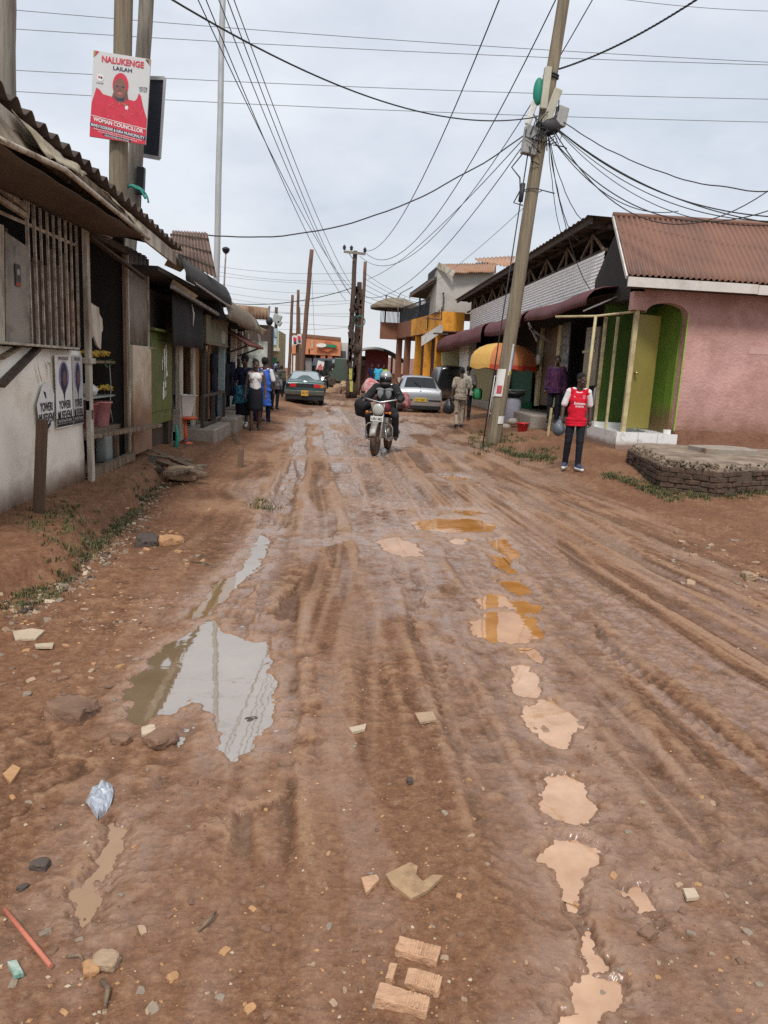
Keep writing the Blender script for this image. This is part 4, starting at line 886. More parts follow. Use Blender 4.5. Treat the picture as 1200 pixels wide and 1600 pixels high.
m = MB(); m.beam((5.68,15.75,.58),(5.69,15.75,2.95),.05,.05); m.beam((5.7,16.55,.58),(5.71,16.55,3.0),.06,.06); m.build('porch_post', M['cream_post'], H_)
D_ = MB(); D_.hexa([(5.88,15.16,.66),(6.48,15.42,.66),(6.46,15.46,.66),(5.86,15.2,.66),(5.88,15.16,2.98),(6.48,15.42,2.98),(6.46,15.46,2.98),(5.86,15.2,2.98)]); dd_=D_.build('door', M['olive_door'], H_, bev=.004)
m = MB(); k = V((5.95,15.17,1.8)); m.ell(k+V((.02,-.045,0)),(.036,.036,.036)); m.tube([k+V((.01,.02,0)),k+V((.02,-.03,0))],.018,8); m.build('door_knob', flat('brass',(.5,.4,.2),.25,.9), dd_)
m = MB(); m.prism([(5.72,15.24,3.3),(5.72,17.6,3.3),(5.72,17.6,3.9),(5.72,16.3,4.95),(5.72,15.24,4.1)],(.08,0,0)); m.box(5.7,5.9,15.0,15.3,3.4,3.56); m.build('gable_wall', M['dark'], H_)
e0 = V((5.36,14.55,3.64)); r0 = V((5.56,16.3,5.08))
m = MB(); P = corr(e0, (16,14.55,3.64), (16,16.3,5.08), r0, 92, .024, (0,-.5,1), 5, 6, .012); m.grid(P)
P = corr(r0+V((.3,0,-.02)), (16,16.3,5.06), (16,18.0,3.7), (6.2,18.0,3.7), 60, .02, (0,.5,1), 3, 4); m.grid(P); m.build('roof', M['roof_red'], H_, solid=.006)
m = MB(); m.tube([r0+V((-.02,0,.0)),(16,16.3,5.1)],.06,8); m.build('ridge_cap', M['roof_red'], H_)
m = MB(); m.box(5.36,7.95,14.5,14.54,3.42,3.6); m.box(7.96,9.9,14.5,14.54,3.41,3.59); m.box(9.91,15.9,14.5,14.54,3.42,3.6); m.build('fascia', M['white_trim'], H_)
m = MB(); m.beam(e0+V((-.02,0,-.05)),r0+V((-.02,0,-.05)),.03,.07); m.build('barge_board', M['white_trim'], H_)
m = MB(); m.box(5.5,15.5,14.54,15.0,3.44,3.46); m.build('soffit', M['dark_wood'], H_)

# ---------- brick slab in front
m = MB(); Bk = thing('brick_plinth',(6.3,11.5,.1),'low old brick well cover topped with broken concrete and weeds','well cover')
c0,c1,c2,c3 = V((5.05,12.75,0)),V((4.62,10.35,0)),V((5.2,9.85,0)),V((9.0,11.9,0)); c4=V((9.0,13.6,0)); c5=V((5.5,13.6,0))
ring = [c0,c1,c2,c3,c4,c5]
m.prism([p+V((0,0,-.2)) for p in ring],(0,0,.62)); 
core = m.build('core', pm('mortar_dark',(.1,.07,.05),.95,.3,6,bump=.6), Bk)
m = MB()
for a,b in ((c0,c1),(c1,c2),(c2,c3)):
    d=(b-a); L_=d.length; d.normalize(); nrm=V((d.y,-d.x,0)); 
    if nrm.dot(a-V((7,12.4,0)))<0: nrm=-nrm
    for k in range(6):
        z=.0+k*.075; x=-.11 if k%2 else 0
        while x<L_:
            w=.215; x0=max(0,x); x1=min(L_,x+w)
            if x1-x0>.04 and random.random()>.06:
                o_=random.uniform(-.004,.02); p=a+d*(x0+.006); q=a+d*(x1-.006)
                zz=z+random.uniform(-.004,.004); t_=nrm*(.02+o_); i_=-nrm*.05
                if nrm.z==0: m.hexa([p+i_+V((0,0,zz)),q+i_+V((0,0,zz)),q+t_+V((0,0,zz)),p+t_+V((0,0,zz)),p+i_+V((0,0,zz+.066)),q+i_+V((0,0,zz+.066)),q+t_+V((0,0,zz+.066)),p+t_+V((0,0,zz+.066))])
            x+=w+.01
m.jitter(.007); m.build('brick_courses', M['brick'], Bk, bev=.01)
m = MB()
top=[]
cen=V((6.6,12.0,0))
for i in range(40):
    t=i/40*len(ring); a=ring[int(t)%6].lerp(ring[(int(t)+1)%6], t%1); top.append(a+(cen-a)*random.uniform(-.015,.05)+V((0,0,.43)))
rows=[]
for s_,dz in ((1,0),(.985,.05),(.93,.075),(.7,.09),(.4,.1),(.05,.1)):
    rows.append([cen+(p-cen)*s_+V((0,0,dz+random.uniform(-.012,.012))) if s_<1 else p for p in top+[top[0]]])
rows=[[V((p.x,p.y,.43+dz+.025*mnoise.noise(V((p.x*3,p.y*3,0))))) for p in r_] for r_,dz in zip(rows,(0,.05,.075,.09,.1,.1))]
m.grid(rows, sm=False); m.build('cement_top', pm('crumbled_cement',(.27,.205,.15),.95,.3,4,(.12,.08,.055),.55,3,.9,14), Bk)
m = MB(); m.prism([(5.95,11.75,.5),(6.85,11.8,.5),(6.95,12.35,.5),(6.6,12.55,.5),(5.9,12.3,.5)],(0,0,.11)); m.build('loose_slab', M['concrete'], Bk, bev=.015)
rub = MB()
for i in range(420):
    t=random.uniform(0,3); a=ring[int(t)].lerp(ring[int(t)+1], t%1); p=a+(cen-a)*random.uniform(-.01,.1); s=random.uniform(.01,.035)
    rub.obox((p.x,p.y,.44+random.uniform(0,.1)),(s*1.4,s,s*.8),(random.random()*3,random.random()*3,random.random()*3))
tag(rub.build('rubble', pm('dull_rubble',(.2,.15,.105),.95,.4,12,(.08,.06,.045),.5,14), Bk), kind='stuff')

# ---------- long building with silver sheets, trusses and maroon awning
T_ = thing('long_shop_building',(6.5,28,.3),'long shop building with open roof trusses, silver sheeting and maroon awnings','building')
m = MB(); P = corr((GX,37.0,3.72),(GX,37.0,4.66),(GX,18.0,4.62),(GX,18.0,3.72),11,.014,(-1,0,0),2,8); m.grid(P); m.build('silver_sheeting', M['silver_sheet'], T_, solid=.006)
m = MB()
m.beam((5.62,18.0,5.3),(5.62,39.2,5.26),.06,.17); m.build('eave_board', M['dark_wood'], T_)
m = MB(); P = corr((5.5,17.9,5.38),(5.5,39.3,5.33),(8.8,39.3,5.25),(8.8,17.9,5.3),60,.02,(0,0,1),4,4); m.grid(P); m.build('roof', M['roof_dark'], T_, solid=.006)
m = MB()
for y in np.arange(18.3,39,1.1): m.beam((5.6,y,5.22),(8.5,y,5.18),.06,.1)
m.beam((6.1,18.1,5.2),(6.1,38.5,5.2),.07,.09); m.beam((6.08,18.1,4.68),(6.08,38.5,4.68),.07,.07)
m.build('rafters', M['dark_wood'], T_)
tr = M['weather_wood']
y=18.2; k=0
for i in range(9):
    m = MB(); y0=18.2+i*2.15
    m.beam((6.06,y0,4.66),(6.06,y0+.95,5.2),.05,.06); m.beam((6.07,y0+.95,5.2),(6.07,y0+1.9,4.66),.05,.06); m.beam((6.05,y0+.95,4.66),(6.05,y0+.95,5.2),.045,.045); m.build('truss', tr, T_)
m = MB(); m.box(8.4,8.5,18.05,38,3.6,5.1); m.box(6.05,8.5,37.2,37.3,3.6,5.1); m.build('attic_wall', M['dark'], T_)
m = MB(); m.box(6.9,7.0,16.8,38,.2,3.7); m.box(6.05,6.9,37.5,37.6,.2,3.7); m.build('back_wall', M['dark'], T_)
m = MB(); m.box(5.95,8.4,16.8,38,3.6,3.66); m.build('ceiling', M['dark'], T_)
m = MB(); m.box(5.45,7,17.3,19.2,.05,.46); m.box(5.7,7,19.2,38,.05,.55); m.build('verandah_floor', M['concrete'], T_, bev=.02)
def awn(y0,y1,xo,zi,zo,dr,lab='awning_section'):
    n=int((y1-y0)/.19); cols=n*6; P=[]
    prof=[(GX,zi),(GX-.3,zi-.05),(xo+.35,zo+.1),(xo+.15,zo+.02),(xo+.04,zo-.1),(xo,zo-dr*.6),(xo+.02,zo-dr)]
    for x,z in prof:
        r_=[]
        for j in range(cols+1):
            u=j/cols; y=y0+(y1-y0)*u; w=math.sin(2*PI*n*u)*.018; b=mnoise.noise(V((y*.35,x*.6,zo)))*.09
            r_.append(V((x-w*.7,y,z+w*.7+b*(GX-x))))
        P.append(r_)
    mm=MB(); mm.grid(P); return mm.build(lab, M['maroon'], T_, solid=.008)
awn(16.0,21.6,5.05,3.62,3.42,.3); awn(21.6,27.2,4.95,3.55,3.38,.42); awn(27.3,41.0,4.85,3.62,3.36,.62)
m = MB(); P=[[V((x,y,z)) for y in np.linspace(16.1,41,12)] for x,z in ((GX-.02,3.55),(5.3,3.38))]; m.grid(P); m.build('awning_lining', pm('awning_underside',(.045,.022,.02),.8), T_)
m = MB(); m.beam((5.02,16.05,3.05),(5.95,16.05,3.5),.03,.03); m.build('awning_bracket', M['steel'], T_); m = MB(); m.beam((5.1,21.0,2.95),(5.7,21.0,2.6),.05,.05); m.beam((5.35,21.0,2.6),(5.05,21.0,3.1),.05,.05); m.build('awning_bracket', M['steel'], T_)
m = MB(); 
for px in ([(840,520),(873,510),(862,634),(834,632)],): panX(m,px,6.06,.05)
m.build('brown_panel', pm('brown_wall_panel',(.14,.085,.045),.7,.2,2,(.08,.05,.03),.4,2), T_)
for q in ([(873,508),(878,508),(866,636),(861,636)],[(845,512),(848,512),(838,634),(834,634)]):
    m = MB(); panX(m,q,5.97,.08); m.build('door_post', M['cream_post'], T_)
m = MB(); panX(m,[(880,505),(892,503),(886,580),(876,582)],6.02,.02); m.build('lace_curtain', pm('lace_grey',(.3,.29,.27),.9,.2,5,(.06,.06,.06),.75,7,.3,20), T_)
m = MB(); panX(m,[(917,512),(938,510),(929,602),(908,604)],5.95,.04); dl=m.build('door_leaf', pm('dull_cream_door',(.3,.25,.17),.7,.15,3), T_)
m = MB(); panX(m,[(921,518),(933,517),(929,550),(917,551)],5.94,.01); m.build('iron_grille', pm('grille_pattern',(.05,.05,.05),.7,.2,4,(.5,.48,.42),.7,14), dl)
m = MB(); panX(m,[(910,548),(930,546),(930,550),(910,552)],5.93,.01); m.build('door_rail', M['cream_post'], dl)
m = MB(); panX(m,[(941,518),(953,517),(950,570),(937,571)],6.0,.02); m.build('lace_curtain', pm('lace_grey2',(.24,.23,.22),.9,.2,5,(.05,.05,.05),.75,7,.3,20), T_)
m = MB(); panX(m,[(742,566),(772,560),(772,632),(742,632)],5.98,.05); panX(m,[(774,560),(790,557),(790,634),(774,632)],5.98,.05); m.build('yellow_shutter', pm('dull_yellow_metal',(.3,.25,.11),.7,.2,2,(.18,.13,.07),.45,2,.2,15), T_)
m = MB(); panX(m,[(772,560),(775,559),(772,636),(769,634)],5.95,.03); m.build('shutter_bar', M['dark_wood'], T_)
m = MB(); panX(m,[(796,575),(833,572),(828,634),(796,634)],6.2,.05); m.build('green_curtain', pm('dark_green_cloth',(.012,.06,.03),.85,.3,3,sc3=(1,4,.3)), T_)
m = MB(); panX(m,[(718,536),(733,533),(730,600),(717,600)],5.75,.35); m.build('white_pillar', M['kiosk_white'], T_)
# pipe frame of the shop awning
Pf = thing('pipe_frame',(5.0,15.6,.25),'thin cream pipe frame standing before the dark shop doorway','frame')
b_=atZ(907,694,.26); t_=atY(931,494,b_.y)
m = MB(); m.tube([b_-V((0,0,.1)),t_],.032,8); m.build('upright', M['cream_post'], Pf)
m = MB(); m.tube([atY(868,495,b_.y+.4), t_, (5.83,15.08,3.02)],.025,8); m.build('crossbar', M['cream_post'], Pf)
m = MB(); b_=atZ(856,678,.3); m.beam(V(b_)-V((0,0,.1)),V(b_)+V((.03,0,.62)),.05,.05); solo_at(m,'short_post',M['cream_post'],b_,'short cream post stub at the verandah edge','post')
# concrete counter
m = MB(); c=[atZ(800,672,.25),atZ(872,680,.25)]; m.hexa([(5.0,19.6,.0),(5.75,19.3,.0),(5.75,23.5,.0),(4.95,23.5,.0),(5.0,19.6,.62),(5.75,19.3,.62),(5.75,23.5,.62),(4.95,23.5,.62)]); solo(m,'concrete_counter',M['concrete'],'worn concrete counter block below the dark shop fronts','counter',bev=.04)
# leaning timber utility pole
UPX = V((3.39,16.5,.05)); UPT = V((4.11,16.5,9.17)); UPT2 = UPX.lerp(UPT,1.12)
U_ = thing('leaning_utility_pole', UPX, 'leaning weathered timber utility pole hung with boxes and cables, grass at its foot', 'utility pole')
def upp(z, dx=0, dy=0): t=(z-UPX.z)/(UPT.z-UPX.z); return UPX.lerp(UPT,t)+V((dx,dy,0))
m = MB(); pts=[UPX.lerp(UPT2,t)+V((.015*math.sin(t*9),.01*math.cos(t*7),0)) for t in np.linspace(-.03,1,22)]
m.tube(pts,[.162-.045*t for t in np.linspace(0,1,22)],16); m.build('shaft', M['pole'], U_)
gb = pm('cream_meter_box',(.42,.4,.32),.6,.15,4); gg = pm('grey_meter_box',(.33,.33,.31),.6,.15,4)
for c,s,mt_,r_ in ((upp(7.45,-.1,-.14),(.15,.12,.8),gb,(0,.04,0)),(upp(7.1,.08,-.16),(.17,.12,.72),gb,(.05,.3,0)),(upp(6.95,.32,-.1),(.24,.16,.38),gg,(0,.15,.3)),(upp(6.45,-.24,-.08),(.3,.18,.55),gg,(0,.1,.2))):
    m = MB(); m.obox(c,s,r_); m.build('junction_box', mt_, U_, bev=.02)
m = MB(); m.obox(upp(7.0,-.3,-.05),(.13,.1,.5),(0,.25,0)); m.build('white_wrap', M['white_pl'], U_, bev=.03)
m = MB(); m.ell(upp(7.4,-.23,-.08),(.11,.1,.27)); m.build('green_cover', pm('teal_wrap',(.01,.22,.15),.6), U_)
m = MB()
for i in range(26):
    a=upp(random.uniform(6.3,7.0),random.uniform(-.4,.3),-.18); b=a+V((random.uniform(-.3,.3),random.uniform(-.1,.05),random.uniform(-.4,.3))); mid=(a+b)/2+V((random.uniform(-.15,.15),-.05,random.uniform(-.25,.1))); m.tube([a,mid,b],.012,5)
for z in (6.62,6.8,7.7,7.75): m.tube([upp(z)+V((.15*math.cos(t),.15*math.sin(t),.02*math.sin(t*2))) for t in np.linspace(0,2*PI,18)],.022,6)
m.ell(upp(6.75,.12,-.1),(.24,.16,.17)); m.build('cable_tangle', M['wire'], U_)
m = MB(); m.tube([upp(6.2,-.35,-.12),upp(5.9,-.55,-.12),upp(5.7,-.35,-.15),upp(5.45,-.3,-.15),upp(5.2,-.4,-.15),upp(5.15,-.2,-.18)],.015,6); m.tube([upp(5.5)+V((.18*math.cos(t),.18*math.sin(t),0)) for t in np.linspace(0,2*PI,16)],.01,5); m.tube([upp(5.5,.15,-.1),upp(5.45,.45,-.1)],.012,5); m.build('cable_loop', M['wire'], U_)
def wrap(z0,z1,a0,a1,mats,lab,art):
    P=[]
    for i in range(5):
        z=z0+(z1-z0)*i/4; r_=.162-.045*(z/10.2)+.006; P.append([upp(z)+V((r_*math.cos(a),r_*math.sin(a),0)) for a in np.linspace(a0,a1,9)])
    m=MB(); m.grid(P)
    t=thing('wrapped_poster',upp((z0+z1)/2),lab,'poster','posters wrapped round the leaning pole'); m.build('sheet',mats[0],t)
    for f0,f1,g0,g1,mt_ in art:
        P=[]
        for i in range(4):
            z=z0+(z1-z0)*(g0+(g1-g0)*i/3); r_=.162-.045*(z/10.2)+.01; P.append([upp(z)+V((r_*math.cos(a),r_*math.sin(a),0)) for a in np.linspace(a0+(a1-a0)*f0,a0+(a1-a0)*f1,7)])
        m=MB(); m.grid(P); m.build('printed_block',mt_,t)
wrap(1.62,2.3,-PI*.38,PI*.05,[M['paper']],'white and blue poster wrapped round the leaning pole at head height',[(.25,.7,.2,.75,flat('pale_blue_print',(.25,.32,.5))),(.1,.9,.03,.12,M['yellow_pl'])])
wrap(1.15,1.75,-PI*.95,-PI*.5,[M['paper']],'crumpled white and red poster lower on the leaning pole',[(.4,.9,.1,.4,pm('red_print',(.45,.08,.09),.8))])
wrap(.55,.72,-PI*.5,-PI*.1,[M['paper']],'small white paper scrap near the foot of the leaning pole',[])
# guy wire stay
m = MB(); a=upp(6.2,-.25,-.1); b=V((3.05,15.9,.1)); pts=[a,a.lerp(b,.12),a.lerp(b,.16),b]; m.tube([a,b],.014,5); m.tube([a.lerp(b,.1),a.lerp(b,.16)],.05,8); m.tube([b,b-V((.12,.1,.3))],.02,5); solo(m,'guy_wire',M['wire'],'taut stay wire with black insulator running down beside the leaning pole','wire')
# white wire stand left of the pole
Wt = thing('display_stand',(3.6,18.2,.1),'white wire display stand behind the leaning pole','stand')
b_=atZ(765,668,.12); bx,by=b_.x,b_.y
m=MB()
for dx,dy in ((0,0),(.33,0),(0,.4),(.33,.4)): m.tube([(bx+dx,by+dy,.1),(bx+dx+.12,by+dy,1.6)],.017,6)
for z in (.5,1.0,1.58): m.tube([(bx+z*.075,by,z),(bx+.33+z*.075,by,z),(bx+.33+z*.075,by+.4,z),(bx+z*.075,by+.4,z),(bx+z*.075,by,z)],.013,5)
m.build('frame', M['white_trim'], Wt)
m=MB(); m.box(bx+.08,bx+.36,by+.05,by+.35,.6,1.3); m.build('wrapped_goods', pm('pale_goods',(.5,.5,.5),.6,.25,6), Wt)
# charcoal stove/white drum by the pole
b_=atZ(797,666,.14); Dk=thing('water_drum',b_,'pale lilac drum with a black pan on top beside the leaning pole','drum')
m=MB(); m.lathe([(.26,0),(.27,.02),(.27,.82),(.25,.84)],b_,n=22); m.build('drum', pm('lilac_grey_drum',(.34,.33,.4),.6,.15,4), Dk)
m=MB(); m.lathe([(.2,.86),(.36,.95),(.37,1.0),(.34,1.0)],b_,n=22); m.build('pan', M['black'], Dk)
b_=atZ(795,673,.12); m=MB()
for i in range(7): m.ell((b_[0]+random.uniform(-.2,.2),b_[1]+random.uniform(-.1,.1),b_[2]+.1+.16*(i>3)),(.11,.1,.09)); 
solo_at(m,'sack_pile',pm('pale_sack',(.42,.36,.3),.85,.25,6),b_,'small heap of pale bundles at the foot of the lilac drum','bundles')
# umbrella
b_=atZ(778,640,.3); ub=V((5.1,23.4,.35)); 
Um=thing('market_umbrella',ub,'orange and yellow market umbrella behind the leaning pole','umbrella')
top=atY(789,536,23.4); rim_=atY(789,571,23.4); R_=1.1
oy=[pm('umbrella_orange',(.5,.17,.06),.7,.12,3),pm('umbrella_yellow',(.58,.34,.08),.7,.1,3),pm('umbrella_red',(.5,.06,.03),.7,.1,3)]
m=MB(); n=8
for k in range(n):
    a0,a1=2*PI*k/n+.2,2*PI*(k+1)/n+.2; mi = 1 if math.cos((a0+a1)/2)<-.2 else 0
    P=[]
    for i in range(7):
        v=i/6; r_=R_*math.sin(v*PI*.5)**.95; z=rim_.z+(top.z-rim_.z)*math.cos(v*PI*.5)**.8
        P.append([V((top.x+r_*math.cos(a)*(1-.05*math.sin((a-a0)/(a1-a0)*PI)*v),ub.y+r_*math.sin(a)*(1-.05*math.sin((a-a0)/(a1-a0)*PI)*v),z)) for a in np.linspace(a0,a1,6)])
    m.grid(P,mi)
m.build('canopy', oy, Um)
m=MB()
for k in range(n):
    a0,a1=2*PI*k/n+.2,2*PI*(k+1)/n+.2; P=[]
    for i in range(2):
        P.append([V((top.x+R_*math.cos(a)*(1-.05*math.sin((a-a0)/(a1-a0)*PI)),ub.y+R_*math.sin(a)*(1-.05*math.sin((a-a0)/(a1-a0)*PI)),rim_.z-i*(.13+.03*math.sin(a*9)))) for a in np.linspace(a0,a1,8)])
    m.grid(P, 1 if math.cos((a0+a1)/2)<-.35 else 2)
m.build('valance', [oy[0],oy[1],oy[2]], Um)
m=MB(); m.tube([(top.x,ub.y,.3),(top.x,ub.y,top.z+.06)],.02,8); m.build('pole', M['steel'], Um)
# goods on the verandah
jerrycan(atZ(831,634,.56)+V((0,.2,0)), .46, M['yellow_pl'], 'yellow jerrycan standing by the dark green curtain', .3)
jerrycan(atZ(856,637,.5), .46, M['white_pl'], 'white jerrycan standing by the brown wall panel', .2)
jerrycan(atY(938,610,17.6)-V((0,0,.35)), .5, M['white_pl'], 'white jerrycan standing on a stool behind the man in red', .6)
b_=atZ(938,668,.3); St2=thing('stand_stool',(b_[0],17.6,.3),'small dark stool under the white jerrycan','stool')
m=MB(); zt=(atY(938,610,17.6)-V((0,0,.35))).z; jx=atY(938,610,17.6).x; m.box(jx-.22,jx+.22,17.4,17.8,zt-.05,zt); m.build('seat', M['dark_wood'], St2)
m=MB()
for dx in (-.2,.2):
    for dy in (-.17,.17): m.box(jx+dx-.02,jx+dx+.02,17.6+dy-.02,17.6+dy+.02,.2,zt-.05)
m.build('legs', M['steel'], St2)
b_=atZ(817,640,.56); m=MB(); m.box(b_[0]-.28,b_[0]+.28,b_[1],b_[1]+.35,.56,.8); solo(m,'crate',M['green_pl'],'green plastic crate on the shop verandah','crate',bev=.01)
b_=atZ(818,636,.6); Tb=thing('low_table',(b_[0],b_[1]+.5,.56),'small white framed table behind the green crate','table'); m=MB(); m.box(b_[0]-.4,b_[0]+.4,b_[1]+.5,b_[1]+1.0,1.12,1.16); m.build('table_top', M['white_trim'], Tb)
for dx in (-.36,.36):
    for dy in (.54,.96): m=MB(); m.box(b_[0]+dx-.02,b_[0]+dx+.02,b_[1]+dy-.02,b_[1]+dy+.02,.56,1.12); m.build('leg', M['white_trim'], Tb)
b_=atZ(816,674,.22); bucket((b_[0],b_[1],.2),.11,.16,.24,M['red_pl'],'basin','bright red pink basin on the dirt verge by the pole','basin')
# white hanging bag on door post
m=MB(); c=atX(841,562,5.9); m.ell(c,(.1,.13,.17)); solo_at(m,'hanging_bag',M['white_pl'],c,'small white bag hanging by the umbrella edge','bag')
# ---------- orange two storey building
O_ = thing('orange_building',(6,44,.2),'orange two storey building with terrace railings, pillars and grey upper room','building')
YN,YF = 39.5,52.0
A=atY(692,484,YN); B=atY(692,511,YN); A2=atY(727,480,YN); C=atY(620,510,YF); D=atY(620,534,YF)
or_=pm('orange_paint',(.74,.33,.035),.75,.12,2,(.4,.15,.03),.35,1.4,.15,15); br_=pm('brown_orange_paint',(.2,.085,.05),.75,.15,2)
zt=(A.z+C.z)/2+.05; zb=(B.z+D.z)/2-.02
xn,xf=A.x,C.x
def fac(t): return V((xn+(xf-xn)*t, YN+(YF-YN)*t, 0))
m=MB(); a,b=fac(0),fac(.62); 
m.prism([(a.x,a.y,zb),(b.x,b.y,zb),(b.x,b.y,zt),(a.x,a.y,zt)],(.25,.05,0),0)
xr=A2.x; m.box(a.x+.01,xr,YN,YN+.2,zb+.05,zt); m.build('balcony_band', or_, O_)
m=MB(); c=fac(1.0); m.prism([(b.x,b.y,zb),(c.x,c.y,zb),(c.x,c.y,zt),(b.x,b.y,zt)],(.25,.05,0)); e=atY(594,512,YF); f_=atY(594,530,YF)
m.box(e.x,c.x+.2,YF-.1,YF+.1,zb-.05,zt+.05); m.build('balcony_band', br_, O_)
m=MB(); m.add([(a.x,a.y,zb+.02),(c.x,c.y,zb+.02),(e.x,YF,zb+.02),(e.x+8,YF+6,zb+.02),(a.x+8,YN,zb+.02)],[(0,1,2,3,4)]); m.build('soffit', br_, O_, solid=.05)
for t,mt_ in ((.985,br_),(.76,br_),(.5,or_),(.3,or_),(.09,or_)):
    p=fac(t); m=MB(); m.box(p.x+.02,p.x+.42,p.y,p.y+.4,0,zb); m.build('pillar', mt_, O_, bev=.02)
m=MB(); p0,p1=fac(.0),fac(.95); m.prism([(p0.x+1.6,p0.y,0),(p1.x+1.6,p1.y,0),(p1.x+1.6,p1.y,zb),(p0.x+1.6,p0.y,zb)],(.1,0,0)); m.build('shopfront_wall', pm('brown_shopfront',(.17,.075,.035),.8,.3,2,(.05,.04,.05),.5,1.2), O_)
for t in (.42,.2):
    p=fac(t); m=MB(); m.prism([(p.x+1.55,p.y-.8,.2),(p.x+1.4,p.y+.8,.2),(p.x+1.4,p.y+.8,2.5),(p.x+1.55,p.y-.8,2.5)],(.04,0,0)); m.build('shop_door', pm('poster_door',(.16,.15,.16),.7,.3,2,(.45,.42,.4),.5,3), O_)
m=MB(); q=[(a_,b_) for a_,b_ in ((690,551),(717,548),(716,600),(690,600))]; panY(m,q,38.6,.1); m.build('cream_wall', pm('cream_low_wall',(.47,.4,.21),.8,.1,2,(.3,.2,.1),.3,2), O_)
# grey upper room
g0=atY(684,424,YN+.4); g1=atY(683,484,YN+.4); g2=atY(772,420,YN+.4)
m=MB(); m.box(g0.x,g2.x+1,YN+.4,YN+6,zt-.02,g0.z+.1); m.build('upper_room', pm('grey_render',(.42,.4,.36),.9,.1,1.2,(.3,.28,.25),.35,.9,.2,12), O_)
m=MB(); r0_=atY(683,415,YN+.3); r1_=atY(710,426,YN-.1); r2_=atY(772,425,YN); r3_=atY(772,408,YN+3)
P=corr(r1_,r2_,atY(775,411,YN+4),atY(684,414,YN+4),22,.04,(0,-.3,1),4,4,.05); m.grid(P); m.build('room_roof', pm('tan_rusty_roof',(.36,.2,.12),.8,.2,2,(.2,.1,.06),.4,2), O_, solid=.02)
m=MB(); m.beam(atY(684,414,YN+.35),atY(710,428,YN-.1),.06,.3); m.build('barge_board', M['weather_paint'], O_)
m=MB(); P=[atY(685,414,YN+.6),atY(669,428,YN+3),atY(668,440,YN+5),atY(684,470,YN+2)]; m.prism(P,(.15,.3,0)); P=[atY(640,458,YN+5),atY(676,432,YN+.5),atY(678,437,YN+.5),atY(641,464,YN+5)]; m.prism(P,(1.5,1.2,.0)); m.build('terrace_roof', pm('dark_grey_roof',(.07,.07,.065),.7), O_)
m=MB(); m.prism([atY(640,462,YN+5),atY(677,434,YN+.5),atY(678,438,YN+.5),atY(641,465,YN+5)],(-.05,-.05,0)); m.build('terrace_fascia', M['steel'], O_)
m=MB(); m.tube([atY(656,464,YN+3.5),atY(656,486,YN+3.5)],.05,6); m.build('terrace_post', M['dark_wood'], O_)
hr=.95
m=MB(); a,c=fac(.02),fac(1.0)
m.beam(V((a.x+.05,a.y,zt+hr)),V((c.x+.05,c.y,zt+hr)),.06,.06)
for t in np.linspace(.02,1,40): p=fac(t); m.beam((p.x+.05,p.y,zt),(p.x+.05,p.y,zt+hr),.035,.035)
m.beam((e.x,YF,zt+hr),(c.x,YF,zt+hr),.06,.06)
for x in np.linspace(e.x,c.x,14): m.beam((x,YF,zt),(x,YF,zt+hr),.035,.035)
m.build('railing', M['black'], O_)
m=MB(); p0,p1=fac(.03),fac(.98); m.prism([(p0.x+.12,p0.y,zt),(p1.x+.12,p1.y,zt),(p1.x+.12,p1.y,zt+hr*.8),(p0.x+.12,p0.y,zt+hr*.8)],(.03,0,0)); m.build('railing_screen', pm('dark_screen',(.03,.04,.045),.6,.3,2,(.12,.2,.24),.4,1.2), O_)
m=MB(); m.prism([atY(659,526,41),atY(691,506,38.9),atY(692,519,38.9),atY(659,541,41)],(-.03,-.05,0)); solo(m,'blank_signboard',M['paper'],'blank white signboard fixed on the orange balcony','signboard')
m=MB(); m.beam(atY(677,521,38.7),atY(700,522,38.7),.05,.08); m.beam(atY(665,497,38.9),atY(690,500,38.7),.05,.05); m.beam(atY(690,500,38.7),atY(690,480,38.7),.05,.05); m.beam(atY(678,496,38.8),atY(688,484,38.7),.05,.05); solo(m,'sign_bracket',M['dark_wood'],'bare dark sign bracket jutting from the orange balcony','bracket')
m=MB(); q=fac(.28); m.box(q.x-.04,q.x-.02,q.y-.4,q.y+.4,zb+.25,zt-.05); m.build('faded_painted_figure', pm('yellow_paint',(.6,.4,.04),.8,.1,3,(.5,.45,.4),.5,3), O_)
# terrace parasol
pz=atY(619,470,YF+.5); Pr=thing('terrace_parasol',V((pz.x,YF+.5,zt)),'faded brown parasol on the orange building terrace','parasol')
m=MB(); m.lathe([(1.75,-.45),(1.7,-.38),(1.2,-.08),(.6,.12),(.02,.2)],pz,n=16,cap=False); m.lathe([(1.75,-.45),(1.74,-.62)],pz,n=16,cap=False); m.build('canopy', pm('tan_parasol',(.2,.16,.11),.85,.2,2), Pr, solid=.02)
m=MB(); m.tube([(pz.x-.7,YF+.5,zt),(pz.x-.7,YF+.5,zt+1.9),(pz.x,YF+.5,pz.z+.1)],.05,6); m.build('arm', M['dark_wood'], Pr)
m=MB(); 
for px in (622,632,640): m.tube([atY(px,495,YF-2),atY(px,462+(px-622)*.2,YF-2)],.03,5)
m.tube([atY(622,466,YF-2),atY(626,458,YF-2),atY(645,448,YF-6)],.03,5); solo(m,'pergola_frame',M['steel'],'thin bent pipe frame rising over the orange building terrace','frame')
